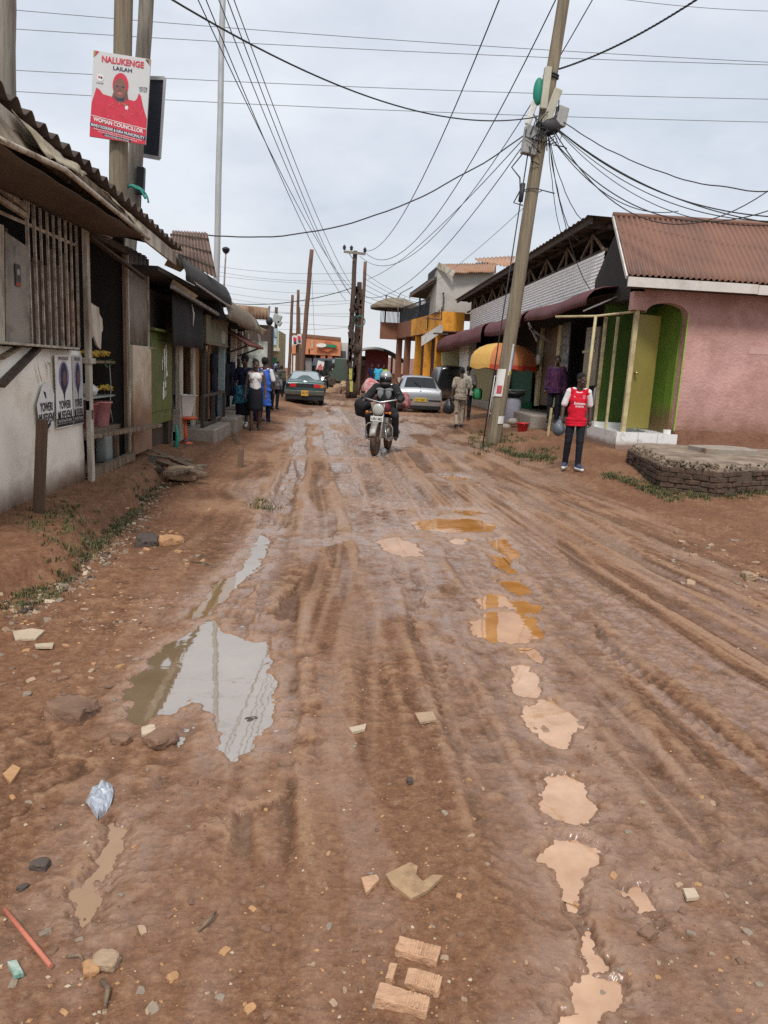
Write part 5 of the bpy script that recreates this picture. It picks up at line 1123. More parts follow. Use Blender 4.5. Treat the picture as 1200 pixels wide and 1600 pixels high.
# roofs behind
Rb=thing('rear_house',(9.5,48,0),'distant house top with tan roof and maroon gable behind the grey room','house')
m=MB(); p=atY(740,405,46); P=corr(atY(744,407,45),atY(800,418,45),atY(805,400,50),atY(742,404,50),10,.05,(0,-.2,1),3,4); m.grid(P); m.build('roof', pm('tan_roof_far',(.38,.22,.14),.8,.2,2), Rb, solid=.03)
m=MB(); panY(m,[(744,410),(775,410),(775,450),(736,450)],46,.2); m.build('wall', pm('far_grey_wall',(.38,.37,.35),.9), Rb)
m=MB(); panY(m,[(752,416),(768,413),(768,424),(752,424)],45.8,.1); m.build('gable_panel', M['maroon'], Rb)
# ================================================================== FAR STREET: poles, kiosk, orange shop
def pole(name, px0, py0, px1, py1, Y, r0, r1, mat, label, cat='utility pole', grp=None, ext=0.0, ground=None):
    a = atY(px0,py0,Y); b = atY(px1,py1,Y); b = a.lerp(b,1+ext)
    if ground is not None:
        t = (ground-a.z)/(b.z-a.z); a = a.lerp(b,t)
    t = thing(name, a, label, cat, grp); m = MB(); n = 14
    pts = [a.lerp(b,i/n)+V((.02*math.sin(i*1.7+px0),.0,0))*(r0*3) for i in range(n+1)]
    m.tube(pts, [r0+(r1-r0)*i/n for i in range(n+1)], 12); m.build('shaft', mat, t); return t, a, b
PA,_,_ = pole('timber_pole',184,300,194,0,11.2,.135,.118,M['pole'],'pale squared timber pole carrying the red election sign',ext=.25,ground=.1)
PB,_,_ = pole('timber_pole',208,300,229,0,11.9,.12,.1,M['pole_grey'],'greyer timber pole leaning beside the pole with the election sign',ext=.25,ground=.1)
PC,_,_ = pole('timber_pole',4,170,2,0,9.0,.155,.14,M['pole_grey'],'grey timber pole at the edge behind the kiosk roof',ext=.3,ground=.1)
pole('steel_mast',338,440,348,0,24,.105,.08,M['mast'],'tall thin galvanised steel mast rising behind the canvas hood','mast',ext=.2,ground=.2)
LP,_,_ = pole('street_lamp',349,470,353,392,30,.035,.03,M['steel'],'thin street lamp with small round head beyond the steel mast','street lamp',ground=.2)
c=atY(353,391,30); m=MB(); m.ell(c,(.13,.13,.13)); m.lathe([(.14,-.02),(.15,.06),(.1,.1)],c,n=12); m.build('lamp_head', M['black'], LP)
# campaign sign on pole A
SGN = thing('campaign_sign', atY(185,150,11.0), 'red and white election sign with a woman in red, nailed to the timber pole', 'sign')
p_tl=atY(146,78,11.0); p_tr=atY(235,92,11.0); p_bl=atY(138,212,11.0); p_br=atY(230,228,11.0)
rt=(p_tr-p_tl); up=(p_tl-p_bl); Wd,Hd=rt.length,up.length; cen=(p_tl+p_tr+p_bl+p_br)/4; rt.normalize(); up.normalize()
up=(up-rt*up.dot(rt)).normalized()
def sp(x,y): return cen+rt*(x*Wd)+up*(y*Hd)     # -.5...5
m=MB(); m.prism([sp(-.5,-.5),sp(.5,-.5),sp(.5,.5),sp(-.5,.5)], rt.cross(up)*-.03); m.build('board', pm('sign_white',(.56,.56,.55),.5,.05,3,bump=.03), SGN)
s_red=flat('sign_red',(.55,.03,.06),.5); s_dk=flat('sign_navy',(.03,.03,.07),.5); s_w=flat('sign_print_white',(.7,.68,.66),.5); s_sk=flat('sign_skin',(.15,.07,.055),.5); s_gr=flat('sign_gold',(.35,.25,.1),.5); s_lr=flat('sign_light_red',(.6,.13,.14),.5); s_skl=flat('sign_skin_light',(.2,.1,.075),.5)
m=MB()
def shp(pts,mi,l): m.add([sp(x,y)+rt.cross(up)*l for x,y in pts],[tuple(range(len(pts)))],mi)
def elp(cx,cy,rx,ry,mi,l,n=28): shp([(cx+rx*math.cos(2*PI*i/n),cy+ry*math.sin(2*PI*i/n)) for i in range(n)],mi,l)
shp([(-.5,-.5),(.5,-.5),(.5,-.30),(-.5,-.24)],0,.002)
shp([(-.5,-.3),(-.49,-.1),(-.42,.08),(-.36,.06),(-.3,.015),(-.14,-.0),(.0,-.06),(.14,-.0),(.26,-.01),(.3,.02),(.33,.09),(.37,.06),(.42,-.06),(.5,-.2),(.5,-.34)],0,.003)
shp([(-.14,.0),(-.1,.1),(.12,.1),(.15,-.0),(.06,-.05),(-.04,-.05)],2,.004)
elp(.0,.145,.14,.145,0,.0035); elp(-.01,.11,.112,.115,5,.005); elp(-.01,.03,.07,.035,5,.0055); shp([(-.09,.02),(-.05,-.0),(.05,-.0),(.08,.02),(.07,-.03),(-.05,-.03)],1,.0052)
for x in (-.055,.045): elp(x,.13,.028,.008,1,.0065)
shp([(-.015,.12),(.0,.12),(.02,.08),(-.03,.08)],2,.0065); elp(-.005,.05,.04,.012,4,.0065)
elp(.13,-.1,.03,.025,3,.006); shp([(.0,-.06),(.13,-.075),(.16,-.05),(.13,-.06)],6,.006)
for i in range(22):
    x,y=random.uniform(-.42,.42),random.uniform(-.24,-.06); elp(x,y,.008,.012,4,.006,6)
shp([(-.5,-.245),(.5,-.315),(.5,-.322),(-.5,-.252)],3,.006)
shp([(-.5,-.335),(.5,-.405),(.5,-.45),(-.5,-.38)],1,.005)
shp([(-.26,-.44),(.24,-.475),(.24,-.498),(-.26,-.465)],1,.005)
shp([(-.5,.5),(-.4,.5),(-.5,.42)],6,.004); shp([(-.46,.5),(-.41,.49),(-.47,.44)],0,.005); shp([(.5,.5),(.4,.49),(.5,.42)],6,.004); shp([(.46,.49),(.42,.48),(.47,.44)],1,.005)
elp(-.36,.2,.06,.045,3,.004); elp(-.38,.205,.018,.015,0,.005); elp(-.34,.2,.018,.015,1,.005)
m.build('printed_portrait',[s_red,s_dk,s_sk,s_w,s_lr,s_skl,s_gr],SGN)
m=MB(); rt2=(rt*Wd+up*(-.07*Hd)).normalized(); up2=up
def st(b,x,y,w,h,mi,rtv=rt,bold=.012): put_text(m,b,sp(x,y),rtv,up,w*Wd,h*Hd,mi,bold,.0058)
st('NALUKENGE',.02,.42,.74,.075,0,rt,.03); st('LAILAH',.02,.335,.33,.045,1,rt,.02)
st('VOTE',.4,.15,.15,.035,1); st('2021-2026',.4,.12,.13,.018,1); st('NUP',-.36,.135,.12,.016,1)
rd=(rt*Wd-up*(.07*Hd)).normalized()
st('WOMAN COUNCILLOR',-.0,-.318,.9,.05,2,rd,.03); st('BWEYOGERERE & KIRA MUNICIPALITY',0,-.392,.96,.034,2,rd,.02)
st('Empowered People, Thriving Women and Youth',0,-.43,.86,.02,2,rd); st('Promoting Health Care and Quality Services',0,-.453,.7,.018,2,rd); st('PEOPLE POWER OUR POWER',-.01,-.478,.44,.018,2,rd)
m.build('lettering',[s_red,s_dk,s_w],SGN)
BK = thing('second_sign', atY(240,180,12.2), 'dark back of a second sign fixed behind the election sign', 'sign')
q=[atY(222,122,12.2),atY(258,123,12.2),atY(250,248,12.2),atY(205,240,12.2)]
m=MB(); m.prism(q,(0,.03,0)); m.build('panel', flat('dark_sign_back',(.014,.017,.028),.5), BK)
m=MB(); 
for a,b in ((q[0],q[1]),(q[1],q[2]),(q[2],q[3])): m.beam(a+V((0,-.01,0)),b+V((0,-.01,0)),.03,.05)
m.build('frame', M['mast'], BK)
m=MB(); a=atY(220,283,11.8); m.obox(a,(.11,.1,.38),(0,.05,0)); m.tube([a+V((0,0,-.2)),a+V((-.02,0,-.6))],.01,5); solo_at(m,'cable_box',M['black'],a,'small black cable box on the greyer timber pole','box',bev=.01)
m=MB(); c=atY(207,316,11.3); m.tube([c+V((.2*math.cos(t),-.05,.2*math.sin(t)+.01*math.sin(9*t))) for t in np.linspace(.2,3.3,24)],.018,6); m.tube([c+V((.23*math.cos(t),-.03,.22*math.sin(t))) for t in np.linspace(.0,3.1,24)],.014,6); solo(m,'cable_coil',flat('teal_cable',(.02,.2,.16)),'teal cable looped over the kiosk roof at the timber poles','cable')
# centre poles
pole('roadside_pole',468,620,487,390,38,.13,.1,M['pole_red'],'tall reddish leaning pole behind the green car','pole',ground=0)
pole('roadside_pole',463,625,466,453,44,.1,.08,M['pole_red'],'middle thin pole of the roadside pole cluster holding red pictures','pole',ground=0)
pole('roadside_pole',450,625,457,461,44,.1,.08,M['pole_red'],'thin pole at the outer side of the roadside pole cluster','pole',ground=0)
pole('roadside_pole',468,625,466,480,46,.13,.12,M['pole'],'stout short pole in the roadside pole cluster','pole',ground=0)
MP,a,b = pole('crossarm_pole',543,640,555,392,40,.15,.115,M['pole_dark'],'dark power pole with crossarm and three insulators','utility pole',ground=0)
m=MB(); m.beam(atY(537,393,39.8),atY(571,397,39.8),.09,.12); m.beam(atY(545,395,39.8),atY(553,407,39.8),.04,.04); m.build('crossarm', M['pole_grey'], MP)
for px,py in ((538,390),(549,391),(570,394)):
    m=MB(); c=atY(px,py,39.8); m.lathe([(.03,-.02),(.09,.03),(.06,.07),(.1,.12),(.05,.2),(.02,.24)],c,n=10); m.build('insulator', M['black'], MP)
m=MB()
for i in range(40):
    t=random.uniform(.1,.72); p=a.lerp(b,t)+V((random.uniform(-.12,.14),-.12,0)); m.obox(p,(random.uniform(.05,.13),.08,random.uniform(.15,.5)),(0,random.uniform(-.3,.3),0))
m.build('cable_joint', M['pole_dark'], MP)
TP,a,b = pole('service_pole',552,640,562,441,41,.17,.13,M['pole_dark'],'dark pole thick with cables beside the crossarm pole','utility pole',ground=0)
m=MB()
for i in range(40):
    t=random.uniform(.1,.95); p=a.lerp(b,t)+V((random.uniform(-.18,.18),-.12,0)); m.obox(p,(random.uniform(.06,.16),.08,random.uniform(.15,.6)),(0,random.uniform(-.3,.3),0))
m.ell(atY(556,545,40.8),(.28,.2,.28)); m.build('cable_joint', M['pole_dark'], TP)
m=MB(); c=atY(562,502,40.7); m.tube([c+V((.28*math.cos(t),0,.28*math.sin(t))) for t in np.linspace(0,6.28,20)],.03,5); m.build('cable_loop', flat('teal_cable_far',(.05,.2,.17)), TP)
pole('service_pole',549,620,566,452,42.5,.12,.1,M['pole_dark'],'slim dark pole just behind the cable laden pole','utility pole',ground=0)
pole('roadside_pole',560,600,571,409,46,.12,.1,M['pole_red'],'tall thin reddish pole beyond the crossarm pole','pole',ground=0)
P1,_,_=pole('roadside_pole',428,620,432,480,45,.11,.09,M['pole_dark'],'dark pole with pale lamp housing beside the green shop','pole',ground=0)
m=MB(); m.obox(atY(433,498,44.8),(.5,.3,.5),(0,.3,0)); m.obox(atY(436,505,44.8),(.3,.3,.3),(0,.6,0)); m.build('lamp_housing', M['grey_pl'], P1, bev=.05)
pole('roadside_pole',440,600,442,522,52,.1,.08,M['pole_dark'],'short dark pole between the green shop and the orange shop','pole',ground=0)
P2,_,_=pole('roof_pipe',419,500,421,478,30,.04,.04,M['steel'],'bent pipe with small round lamp on the tin parapet','pipe')
m=MB(); m.ell(atY(421,502,30),(.14,.14,.17)); m.build('lamp', M['black'], P2)
# red pictures on the cluster
for i,(px,py) in enumerate(((461,532),(468,530))):
    t=thing('picture_board',atY(px,py,43.6),('small red and white picture board on the pole cluster, the lower one','small red and white picture board on the pole cluster, the upper one')[i],'poster','picture boards on the pole cluster')
    m=MB(); panY(m,[(px-3.5,py-8),(px+3,py-8),(px+3,py+7),(px-3.5,py+7)],43.6,.05); m.build('board',M['paper'],t)
    m=MB(); panY(m,[(px-2.6,py-6),(px+2,py-4),(px+2,py+1),(px-2.6,py+1)],43.57,.02,0); panY(m,[(px-2,py+2),(px+2,py+2),(px+2,py+5),(px-2,py+5)],43.57,.02,1); m.build('printed_block',[s_red,s_dk],t)
# orange shop across the junction
Y0=76.0
OS=thing('orange_shop',(-8,Y0,0),'flat roofed orange shop building with a diamond sign at the end of the street','shop')
a,b=atY(455,524,Y0),atY(527,556,Y0); a2=atY(527,531,Y0)
of_=pm('orange_far',(.56,.225,.11),.85,.08,.5,(.48,.18,.09),.3,.4)
m=MB(); m.prism([(a.x,Y0,b.z),(b.x+.3,Y0,b.z),(b.x+.3,Y0,a2.z),(a.x+.3,Y0,a.z)],(0,14,0)); m.build('upper_wall', of_, OS)
m=MB(); m.box(a.x,b.x+.2,Y0+1.8,Y0+2.2,0,b.z); m.build('lower_wall', pm('dark_shopfront',(.07,.045,.04),.8), OS)
m=MB(); m.prism([(a.x,Y0-.1,a.z-.05),(b.x+.3,Y0-.1,a2.z-.05),(b.x+.3,Y0-.1,a2.z+.25),(a.x,Y0-.1,a.z+.25)],(0,.4,0)); m.build('coping', pm('brown_coping',(.2,.1,.06),.8), OS)
for x_ in (a.x+.2,a.x+3,a.x+6.5,b.x-1.2): m=MB(); m.box(x_,x_+.7,Y0+.1,Y0+.8,0,b.z); m.build('pillar', pm('orange_pillar',(.4,.16,.08),.85), OS)
# white gaps in the pillars row
m=MB(); 
for px in (453,461,466,472): q=atY(px,575,Y0-.2); m.box(q.x-.18,q.x+.18,Y0-.25,Y0-.1,.4,b.z-.2)
m.build('white_poster', M['paper'], OS)
m=MB(); panY(m,[(494,545),(512,531),(528,543),(512,550)],Y0-.25,.1,0)
sgo=m.build('diamond_panel', pm('rust_diamond',(.42,.13,.06),.8), OS)
m=MB(); panY(m,[(508,537.5),(526,539),(526,543.5),(508,542)],Y0-.4,.1,0); elp2=[atY(502+8*math.cos(t),539.5+3.2*math.sin(t),Y0-.5) for t in np.linspace(0,2*PI,20,endpoint=False)]; m.prism(elp2,(0,.1,0),1)
m.build('shop_sign',[pm('sign_green',(.02,.2,.1),.6),M['paper']],OS)

m=MB(); panY(m,[(486,531),(489,531.5),(489,545),(486,544.5)],Y0-.1,.08,0); m.build('narrow_window', pm('pale_window',(.45,.33,.2),.6), OS)
m=MB(); panY(m,[(482,545),(484,545),(484,552),(482,552)],Y0-.1,.08,0); m.build('vent', M['dark'], OS)
m=MB(); panY(m,[(477,559),(487,560),(487,590),(477,590)],Y0+.5,.1,0); m.build('grey_shutter', pm('grey_shutter',(.2,.2,.2),.7,.2,2), OS)
GB=thing('grey_building',(0,84,0),'pale grey building behind the orange shop','building')
m=MB(); p0,p1=atY(527,535,84),atY(546,600,84); m.box(p0.x,p1.x,84,90,0,p0.z); m.build('wall', pm('pale_grey_wall',(.48,.48,.47),.9,.1,.6), GB)
m=MB(); p0,p1=atY(527,548,83),atY(540,560,83); m.box(p0.x,p1.x,82.9,83.9,p1.z,p0.z); m.build('awning', pm('far_dark_awning',(.06,.07,.08),.8), GB)
# dark awning + red poster left of the van
t=thing('far_stall',atY(505,600,66),'dark awning stall with a red poster in front of the orange shop','stall')
m=MB(); p0,p1=atY(490,561,66),atY(538,572,66); m.prism([(p0.x,66,p0.z),(p1.x,66,p0.z+.1),(p1.x,63.5,p0.z-.5),(p0.x,63.5,p0.z-.6)],(0,0,.08)); m.build('awning', pm('stall_awning',(.03,.04,.05),.8), t)
m=MB(); panY(m,[(494,565),(538,566),(538,600),(494,600)],66.5,.1); m.build('back', M['dark_wood'], t)
m=MB(); 
for px in (491,503): panY(m,[(px,565),(px+1.2,565),(px+1.2,603),(px,603)],64,.1)
m.build('post', M['pole_dark'], t)
t=thing('red_poster_board',atY(505,580,62),'leaning white board with a red portrait poster before the dark stall','poster')
m=MB(); panY(m,[(497,563),(507,566),(504,580),(494,577)],62,.06); m.build('board',M['paper'],t)
m=MB(); panY(m,[(497.5,572),(501,568),(504,574),(503,579),(495,576)],61.95,.03); m.build('printed_figure',pm('poster_red',(.5,.12,.12),.7),t)
# low far buildings closing the horizon
FH=thing('low_house',(10,75,0),'low peach house with brown roof beyond the round roof kiosk','house')
m=MB(); p0=atY(600,582,72); p1=atY(662,600,72); m.box(p0.x,p1.x+4,72,76,0,p0.z); m.build('wall', pm('peach_wall',(.5,.28,.19),.85,.1,.5), FH)
m=MB(); p0=atY(596,582,71); m.prism([(p0.x-1,71,p0.z-.1),(p1.x+5,71,p0.z-.1),(p1.x+5,75,p0.z+1.4),(p0.x-1,75,p0.z+1.4)],(0,0,.1)); m.build('roof', pm('far_brown_roof',(.2,.11,.08),.8), FH)
GF=thing('row_house',(-16,60,0),'low row of brown roofed houses on the far side behind the green shop','house')
m=MB(); p0=atY(330,560,60); p1=atY(456,575,62); m.box(p0.x,p1.x-1.5,60,66,0,3.0); m.build('wall', pm('tan_far_wall',(.35,.22,.15),.85), GF)
m=MB(); m.prism([(p0.x,59.5,2.9),(p1.x-1.2,59.5,2.9),(p1.x-1.2,63,3.6),(p0.x,63,3.6)],(0,0,.1)); m.build('roof', pm('far_roof2',(.15,.09,.07),.8), GF)
# barrel roofed kiosk
YK=55.0
KK=thing('round_roof_kiosk',(1.5,YK,0),'dark red roadside kiosk under a green barrel roof','kiosk')
L_=atY(545,556,YK); Rr=atY(630,566,YK); tp=atY(588,545,YK)
m=MB(); P=[]
for v in (0,1):
    P.append([V((L_.x+(Rr.x-L_.x)*u, YK-1.2+v*5, L_.z+(Rr.z-L_.z)*u+ (tp.z-L_.z+.15)*math.sin(PI*min(1,max(0,u))) **.8)) for u in np.linspace(.0,1,22)])
m.grid(P); m.build('barrel_roof', pm('dark_green_roof',(.045,.07,.055),.7,.2,1), KK, solid=.12)
m=MB(); m.tube([V((p.x,YK-1.25,p.z-.05)) for p in P[0][:14]],.09,6); m.build('roof_rim', M['grey_pl'], KK)
w0=atY(572,550,YK); w1=atY(605,600,YK)
m=MB(); m.box(w0.x,w1.x,YK+.2,YK+3,0,tp.z-.1); m.build('wall', pm('kiosk_red',(.16,.03,.035),.75,.2,1), KK)
m=MB(); p0=atY(556,575,YK); m.box(p0.x,w0.x,YK+.6,YK+3,0,p0.z+.9); m.build('counter_side', M['dark_wood'], KK)
m=MB(); q0,q1=atY(556,562,YK),atY(571,572,YK); m.box(q0.x,q1.x,YK+.4,YK+.55,q1.z,q0.z); m.build('price_board', pm('grey_board',(.12,.13,.14),.7,.4,3), KK)
for px in (547,612,622): p=atY(px,570,YK-.9); m=MB(); m.box(p.x-.07,p.x+.07,YK-1,YK-.86,0,p.z+.6); m.build('post', M['dark_wood'], KK)
# yellow posters on the service poles
for i,(px,py) in enumerate(((548,585),(549,604))):
    t=MB(); panY(t,[(px-2.5,py-9),(px+2.5,py-9),(px+2,py+8),(px-2.5,py+8)],39.4,.04); solo(t,'pole_poster',pm('yellow_poster',(.45,.42,.1),.8,.3,8),('yellow poster strip at the foot of the crossarm pole, the upper one','yellow poster strip at the foot of the crossarm pole, the lower one')[i],'poster','yellow posters on the crossarm pole')
# firewood / stone heap in the road
LH=thing('stone_heap',atZ(535,612,0),'heap of pale broken stones beside the far road','stone heap')
for i in range(26):
    px=536+random.gauss(0,9); py=611+random.uniform(-4,4); a=atZ(px,py,0); h=max(0,.5-.05*abs(px-536))*random.random()
    m=MB(); m.obox((a.x,a.y,a.z+.12+h),(random.uniform(.25,.6),random.uniform(.2,.5),random.uniform(.15,.3)),(random.uniform(-.4,.4),random.uniform(-.4,.4),random.random()*3)); m.jitter(.04); m.build('stone', STN['tan'] if random.random()>.3 else STN['brown'], LH)
# ================================================================== VEHICLES
def lerp_ring(a,b,t): return [p.lerp(q,t) for p,q in zip(a,b)]
def car(name, loc, rz, label, paint, st, wheel_r=.3, track=.72, axles=(-1.25,1.25), dark_below=None):
    """st: stations rear->front: (y, zbottom, w_low, z_mid, w_mid, z_belt, w_belt, z_top, w_top)"""
    t = thing(name, loc, label, 'car', None, rz)
    rings=[]
    for (y,zb,wl,zm,wm,zt_,wt,zr,wr) in st:
        half=[(0,zb),(wl*.8,zb),(wl,zb+.06),(wm,zm-.12),(wm+.01,zm),(wm,zm+.12),(wt,zt_),(wr+(wt-wr)*.35,zt_+(zr-zt_)*.62),(wr,zr-(zr-zt_)*.1-.015),(wr*.78,zr-.004),(0,zr+.012)]
        rings.append([V((x,y,z)) for x,z in half]+[V((-x,y,z)) for x,z in half[-2:0:-1]])
    n=len(rings[0]); m=MB(); vs=[p for r_ in rings for p in r_]
    fs=[(i*n+k,i*n+(k+1)%n,(i+1)*n+(k+1)%n,(i+1)*n+k) for i in range(len(rings)-1) for k in range(n)]
    fs+= [tuple(range(n)), tuple((len(rings)-1)*n+k for k in range(n-1,-1,-1))]
    m.add(vs,fs,0,True); body=m.build('body',paint,t,local=True)
    md=body.modifiers.new('s','SUBSURF'); md.levels=2; md.render_levels=2
    bm=bmesh.new(); bm.from_mesh(body.data); cl=bm.edges.layers.float.get('crease_edge') or bm.edges.layers.float.new('crease_edge')
    for e in bm.edges:
        if len(e.link_faces)==2 and e.calc_face_angle(0)>.75: e[cl]=.75
    bm.to_mesh(body.data); bm.free()
    for yy in axles:
        for s_ in (-1,1):
            w=MB(); c=V((s_*track,yy,wheel_r)); w.lathe([(wheel_r*.62,-.1),(wheel_r*.95,-.1),(wheel_r,-.06),(wheel_r,.06),(wheel_r*.95,.1),(wheel_r*.62,.1)],c,(1,0,0),24); wo=w.build('wheel',M['rubber'],t,local=True)
            w=MB(); w.lathe([(.03,.02),(wheel_r*.3,.06),(wheel_r*.6,.09),(wheel_r*.63,.1)],c+V((s_*.005,0,0)),(s_,0,0),20); w.build('rim',M['steel'],wo,local=True)
    return t,rings
def patch(rings,i,j,k0,k1,off,t0=0.0,t1=1.0,inset=0.0):
    """panel over ring points k0..k1 between stations i,j, pushed outwards"""
    A=[p.copy() for p in lerp_ring(rings[i],rings[j],t0)][k0:k1+1]; B=[p.copy() for p in lerp_ring(rings[i],rings[j],t1)][k0:k1+1]
    P=[A,[a.lerp(b,.5) for a,b in zip(A,B)],B]; 
    return [[p+off for p in r_] for r_ in P]
WGL=glassy('car_glass_dark',(.012,.014,.016),.05); WGP=glassy('car_glass_pale',(.3,.34,.35),.12)
LRED=glassy('tail_red',(.5,.015,.02),.15); LDRK=glassy('tail_smoked',(.025,.012,.014),.12); LAMB=glassy('tail_amber',(.5,.16,.02),.15)
PLY=pm('yellow_number_plate',(.6,.4,.04),.5,.1,6)
def plate(t,y,z,txt,w=.46,h=.14,mat=PLY):
    m=MB(); m.box(-w/2,w/2,y-.012,y,z-h/2,z+h/2); p=m.build('number_plate',mat,t,local=True,bev=.004)
    m=MB(); put_text(m,txt,(0,y-.012,z),(1,0,0),UP,w*.84,h*.55,0,.02,.003); m.build('lettering',M['ink'],p,local=True)
# silver hatchback, seen from behind
sil=carpaint('silver_paint',(.38,.4,.42),.55,.34)
HB=[(-2.06,.34,.70,.46,.78,.60,.76,.66,.70),(-2.05,.22,.72,.5,.84,.74,.82,.80,.74),(-1.96,.2,.76,.52,.865,.93,.82,.97,.74),(-1.86,.2,.78,.54,.865,.95,.80,1.02,.68),(-1.52,.2,.8,.56,.87,.95,.80,1.41,.58),(-1.2,.2,.8,.56,.87,.95,.80,1.45,.58),(-.2,.2,.8,.56,.87,.95,.81,1.46,.6),(.45,.2,.8,.56,.87,.94,.80,1.42,.58),(1.15,.2,.8,.56,.865,.92,.78,1.0,.66),(1.75,.2,.8,.54,.85,.84,.76,.88,.64),(2.05,.24,.72,.5,.76,.72,.68,.76,.58),(2.1,.34,.66,.5,.68,.64,.6,.67,.52)]
sx_,sy_2=2.9,30.8
CA,rg=car('silver_hatchback',(sx_,sy_2,ground_z(3.4,32)-.02),R(1),'silver hatchback car parked with its tailgate to the camera',sil,HB)
def rear_window(t,pts,mat,name='rear_window'):
    m=MB(); m.prism([V(p) for p in pts],(0,-.012,.004)); return m.build(name,mat,t,local=True,bev=.01)
rear_window(CA,[(-.64,-1.905,.99),(.64,-1.905,.99),(.52,-1.60,1.365),(.3,-1.575,1.385),(-.3,-1.575,1.385),(-.52,-1.60,1.365)],WGL)
m=MB(); m.beam((.02,-1.93,1.0),(-.24,-1.78,1.2),.02,.02); m.build('wiper',M['black'],CA,local=True)
for s_ in (-1,1):
    m=MB(); m.prism([V((s_*.6,-2.02,.68)),V((s_*.84,-1.97,.68)),V((s_*.83,-1.9,.94)),V((s_*.62,-1.94,.94))],(0,-.03,0)); m.build('tail_light',LDRK,CA,local=True,bev=.012)
    m=MB(); m.box(s_*.32,s_*.8,-2.085,-2.05,.5,.545); m.build('bumper_strip',M['black'],CA,local=True)
    m=MB(); m.ell((s_*.93,.55,.98),(.09,.06,.07)); m.build('wing_mirror',sil,CA,local=True)
    m=MB(); m.prism([V((s_*.825,-1.4,.97)),V((s_*.83,.75,.97)),V((s_*.7,.3,1.33)),V((s_*.68,-1.15,1.36))],(s_*.012,0,.0)); m.build('side_window',WGL,CA,local=True)
m=MB(); m.box(-.82,.82,-2.06,-1.9,.16,.34); m.build('lower_bumper',M['black'],CA,local=True,bev=.03)
plate(CA,-2.075,.54,'UAT 406K')
m=MB(); m.lathe([(.055,0),(.055,.012)],(0,-2.005,.84),(0,-1,0),18); em=m.build('emblem',M['chrome'],CA,local=True)
m=MB(); m.lathe([(.042,.012),(.042,.015)],(0,-2.005,.84),(0,-1,0),18); put_text(m,'V',(0,-2.02,.855),(1,0,0),UP,.04,.03,1); put_text(m,'W',(0,-2.02,.825),(1,0,0),UP,.055,.03,1); m.build('emblem_mark',[M['ink'],M['chrome']],em,local=True)
m=MB(); m.tube([(0,-1.45,1.46),(0,-1.52,1.52)],.008,5); m.build('aerial',M['black'],CA,local=True)
# green saloon with open door
grn=carpaint('dark_green_paint',(.02,.06,.055),.35,.3)
SD=[(-2.2,.4,.66,.52,.72,.66,.7,.7,.62),(-2.18,.26,.7,.54,.8,.84,.76,.9,.68),(-2.08,.22,.76,.56,.83,.94,.76,.97,.68),(-1.72,.2,.78,.56,.84,.95,.76,1.0,.66),(-1.62,.2,.78,.56,.84,.95,.76,1.03,.64),(-1.02,.2,.78,.56,.845,.94,.76,1.35,.55),(-.7,.2,.78,.56,.845,.94,.76,1.38,.55),(.1,.2,.78,.56,.845,.93,.77,1.38,.57),(.55,.2,.78,.56,.84,.92,.76,1.33,.55),(1.3,.2,.78,.56,.83,.9,.74,.97,.62),(1.95,.22,.76,.54,.8,.8,.7,.84,.6),(2.2,.3,.68,.5,.7,.68,.6,.7,.5)]
gl=atZ(466,632,0); CB,rg=car('green_saloon',(gl.x+.15,33.0,.0),R(3),'dark green saloon car with its side door open, seen from behind',grn,SD,.29,.7,(-1.3,1.3))
rear_window(CB,[(-.6,-1.60,1.035),(.6,-1.60,1.035),(.5,-1.07,1.315),(.25,-1.03,1.335),(-.25,-1.03,1.335),(-.5,-1.07,1.315)],WGP)
for s_ in (-1,1):
    m=MB(); m.box(s_*.36,s_*.62,-2.215,-2.18,.72,.86); m.build('tail_light',LRED,CB,local=True,bev=.012)
    m=MB(); m.box(s_*.63,s_*.78,-2.20,-2.12,.72,.86); m.build('indicator',LDRK if s_<0 else LAMB,CB,local=True,bev=.012)
    m=MB(); m.prism([V((s_*.785,-1.5,.97)),V((s_*.79,.85,.96)),V((s_*.67,.4,1.26)),V((s_*.64,-.9,1.29))],(s_*.012,0,0)); m.build('side_window',WGL,CB,local=True)
m=MB(); m.box(-.36,.36,-2.205,-2.18,.72,.86); m.build('boot_panel',M['black'],CB,local=True)
m=MB(); m.box(-.82,.82,-2.26,-2.1,.4,.58); m.build('rear_bumper',grn,CB,local=True,bev=.04)
m=MB(); m.box(-.8,.8,-2.2,-2.0,.2,.4); m.build('lower_bumper',M['black'],CB,local=True,bev=.03)
m=MB(); m.beam((-.78,-2.27,.585),(.78,-2.27,.585),.02,.015); m.build('bumper_trim',M['chrome'],CB,local=True)
plate(CB,-2.275,.49,'UAJ 118',.3,.22,pm('amber_number_plate',(.55,.3,.05),.5,.1,6))
m=MB(); shape2d(m,CIRC,(0,-2.1,.955),(1,0,0),(0,.5,.8),.14,.06,0); m.build('badge',M['chrome'],CB,local=True)
dm=MB(); dm.hexa([(-.84,.25,.3),(-1.62,-.35,.3),(-1.6,-.38,.3),(-.82,.2,.3),(-.84,.25,.92),(-1.62,-.35,.92),(-1.6,-.38,.92),(-.82,.2,.92)]); do=dm.build('open_door',grn,CB,local=True,bev=.015)
dm=MB(); dm.beam((-1.6,-.36,.92),(-1.42,-.22,1.28),.05,.05); dm.beam((-1.42,-.22,1.28),(-.86,.2,1.28),.05,.05); dm.build('window_frame',M['black'],do,local=True)
dm=MB(); dm.hexa([(-.86,.2,.36),(-1.58,-.34,.36),(-1.57,-.36,.36),(-.85,.17,.36),(-.86,.2,.86),(-1.58,-.34,.86),(-1.57,-.36,.86),(-.85,.17,.86)]); dm.build('door_lining',M['black'],do,local=True)
m=MB(); m.ell((.9,.6,.98),(.09,.06,.07)); m.build('wing_mirror',grn,CB,local=True)
